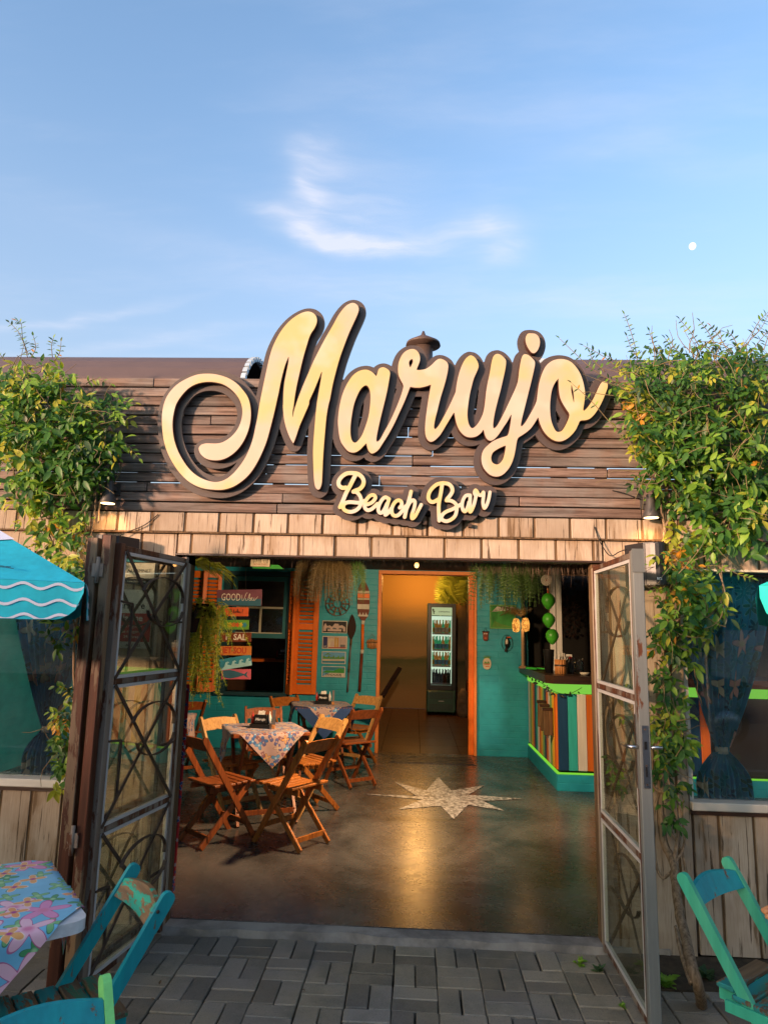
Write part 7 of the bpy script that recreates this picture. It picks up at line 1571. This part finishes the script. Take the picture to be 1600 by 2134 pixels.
# ================================================================== THE OTHER SIDE OF THE STREET (behind the camera; it shades the low sun and shows in the glass)
def house(x0, x1, y0, y1, h, mat, label):
    t = thing('house', label, 'house', ((x0+x1)/2,(y0+y1)/2,0)); q = MB(); q.box((x0,y0,-.1),(x1,y1,h)); q.build('wall', mat, t); o = .4; xm, ym = (x0+x1)/2, (y0+y1)/2
    q = MB(); q.add([(x0-o,y0-o,h),(x1+o,y0-o,h),(x1+o,y1+o,h),(x0-o,y1+o,h),(x0-o,ym,h+1.5),(x1+o,ym,h+1.5)],[(0,1,5,4),(2,3,4,5),(0,4,3),(1,2,5),(0,3,2,1)]); q.build('roof','sgbrown',t)
    n = max(2,int((x1-x0)/2.2))
    for i in range(n):
      for zz in ((0,2.9) if h > 6 else (0,)):
        xc = x0+(i+.5)*(x1-x0)/n; q = MB(); q.box((xc-.5,y1,1.0+zz),(xc+.5,y1+.05,2.1+zz)); w_ = q.build('window','chalk',t); q = MB(); q.box((xc-.43,y1+.051,1.07+zz),(xc+.43,y1+.06,2.03+zz)); q.build('pane','navy',w_)
    return t
house(-38,-7.2,-24.6,-17,3.2,'cream','unseen long low cream row building added across the street to block the low sun, left behind the camera')  # added out of view, sized to keep sun off the lower front
house(-6,6,-24,-17,3.2,'mural','ochre house straight behind the camera across the street')
house(7.5,17,-25,-17,3.3,'cwhite','white house across the street to the right behind the camera')
def street_tree(x, y, h, r, label):
    t = thing('street_tree', label, 'tree', (x,y,0)); q = MB(); q.tube([(x,y,-.1),(x+.1,y,h*.3),(x-.05,y+.1,h*.65)],[.16,.12,.06],8)
    for k in range(5): a = k*1.3; q.tube([(x+.05,y,h*.4),(x+.6*r*math.cos(a),y+.6*r*math.sin(a),h*.75)],[.06,.02],6)
    q.build('trunk','bark',t); q = MB()
    for i in range(2600):
        v_ = V(random.gauss(0,1),random.gauss(0,1),random.gauss(0,.8)).normalized()*r*rnd(.35,1)**.5*(.8+.3*math.sin(i)); p = V(x,y,h*.78)+v_; s_ = rnd(.10,.2); q.add([p+V(rnd(-1,1),rnd(-1,1),rnd(-1,1))*s_ for _ in range(3)],[(0,1,2)])
    q.build('crown','leafd',t,kind='stuff')
street_tree(-6.5,-14.6,3.6,1.3,'bushy street tree across the road behind the camera, left'); street_tree(-24,-15,3.6,1.3,'bushy street tree across the road behind the camera, far left'); street_tree(3,-14.6,5.0,1.8,'bushy street tree across the road behind the camera, right')
def car(x, y, body, label):
    t = thing('parked_car', label, 'car', (x,y,GZ)); L = 4.1
    prof = [(-2.05,.32),(-2.05,.72),(-1.95,.86),(-1.25,.95),(-.75,1.38),(.45,1.42),(1.15,1.0),(1.95,.84),(2.05,.62),(2.05,.32)]
    q = MB(); q.prism([(x+a,GZ+b_) for a, b_ in prof], y-.82, y+.82); q.build('body', body, t)
    for s_ in (-1,1):
        q = MB(); q.prism([(x-1.12,GZ+.97),(x-.72,GZ+1.32),(x-.1,GZ+1.35),(x-.1,GZ+.97)], y+s_*.822, y+s_*.83); q.build('side_window','navy',t); q = MB(); q.prism([(x-.04,GZ+.97),(x-.04,GZ+1.35),(x+.42,GZ+1.36),(x+1.0,GZ+1.0)], y+s_*.822, y+s_*.83); q.build('side_window','navy',t)
        for wx in (-1.3,1.3): q = MB(); q.lathe([(.0,-.1),(.31,-.1),(.32,0),(.31,.1),(.0,.1)],(x+wx,y+s_*.76,GZ+.31),20,'y'); w_ = q.build('wheel','black',t); q = MB(); q.lathe([(.0,.0),(.2,.0),(.2,.012),(.0,.012)],(x+wx,y+s_*.87,GZ+.31),16,'y'); q.build('rim','steel',w_)
        q = MB(); q.box((x+1.93,y+s_*.6-.15,GZ+.64),(x+2.052,y+s_*.6+.15,GZ+.76)); q.build('headlight','chalk',t)
M['carblue'] = plain('blue_car_paint', (.02,.06,.14), .2, var=.03); M['carsilver'] = plain('silver_car_paint', (.45,.47,.5), .25, metal=.6, var=.03)
car(-3.4,-7.4,'carsilver','silver hatchback parked along the kerb behind the camera, left'); car(3.3,-7.5,'carblue','blue hatchback parked along the kerb behind the camera, right')
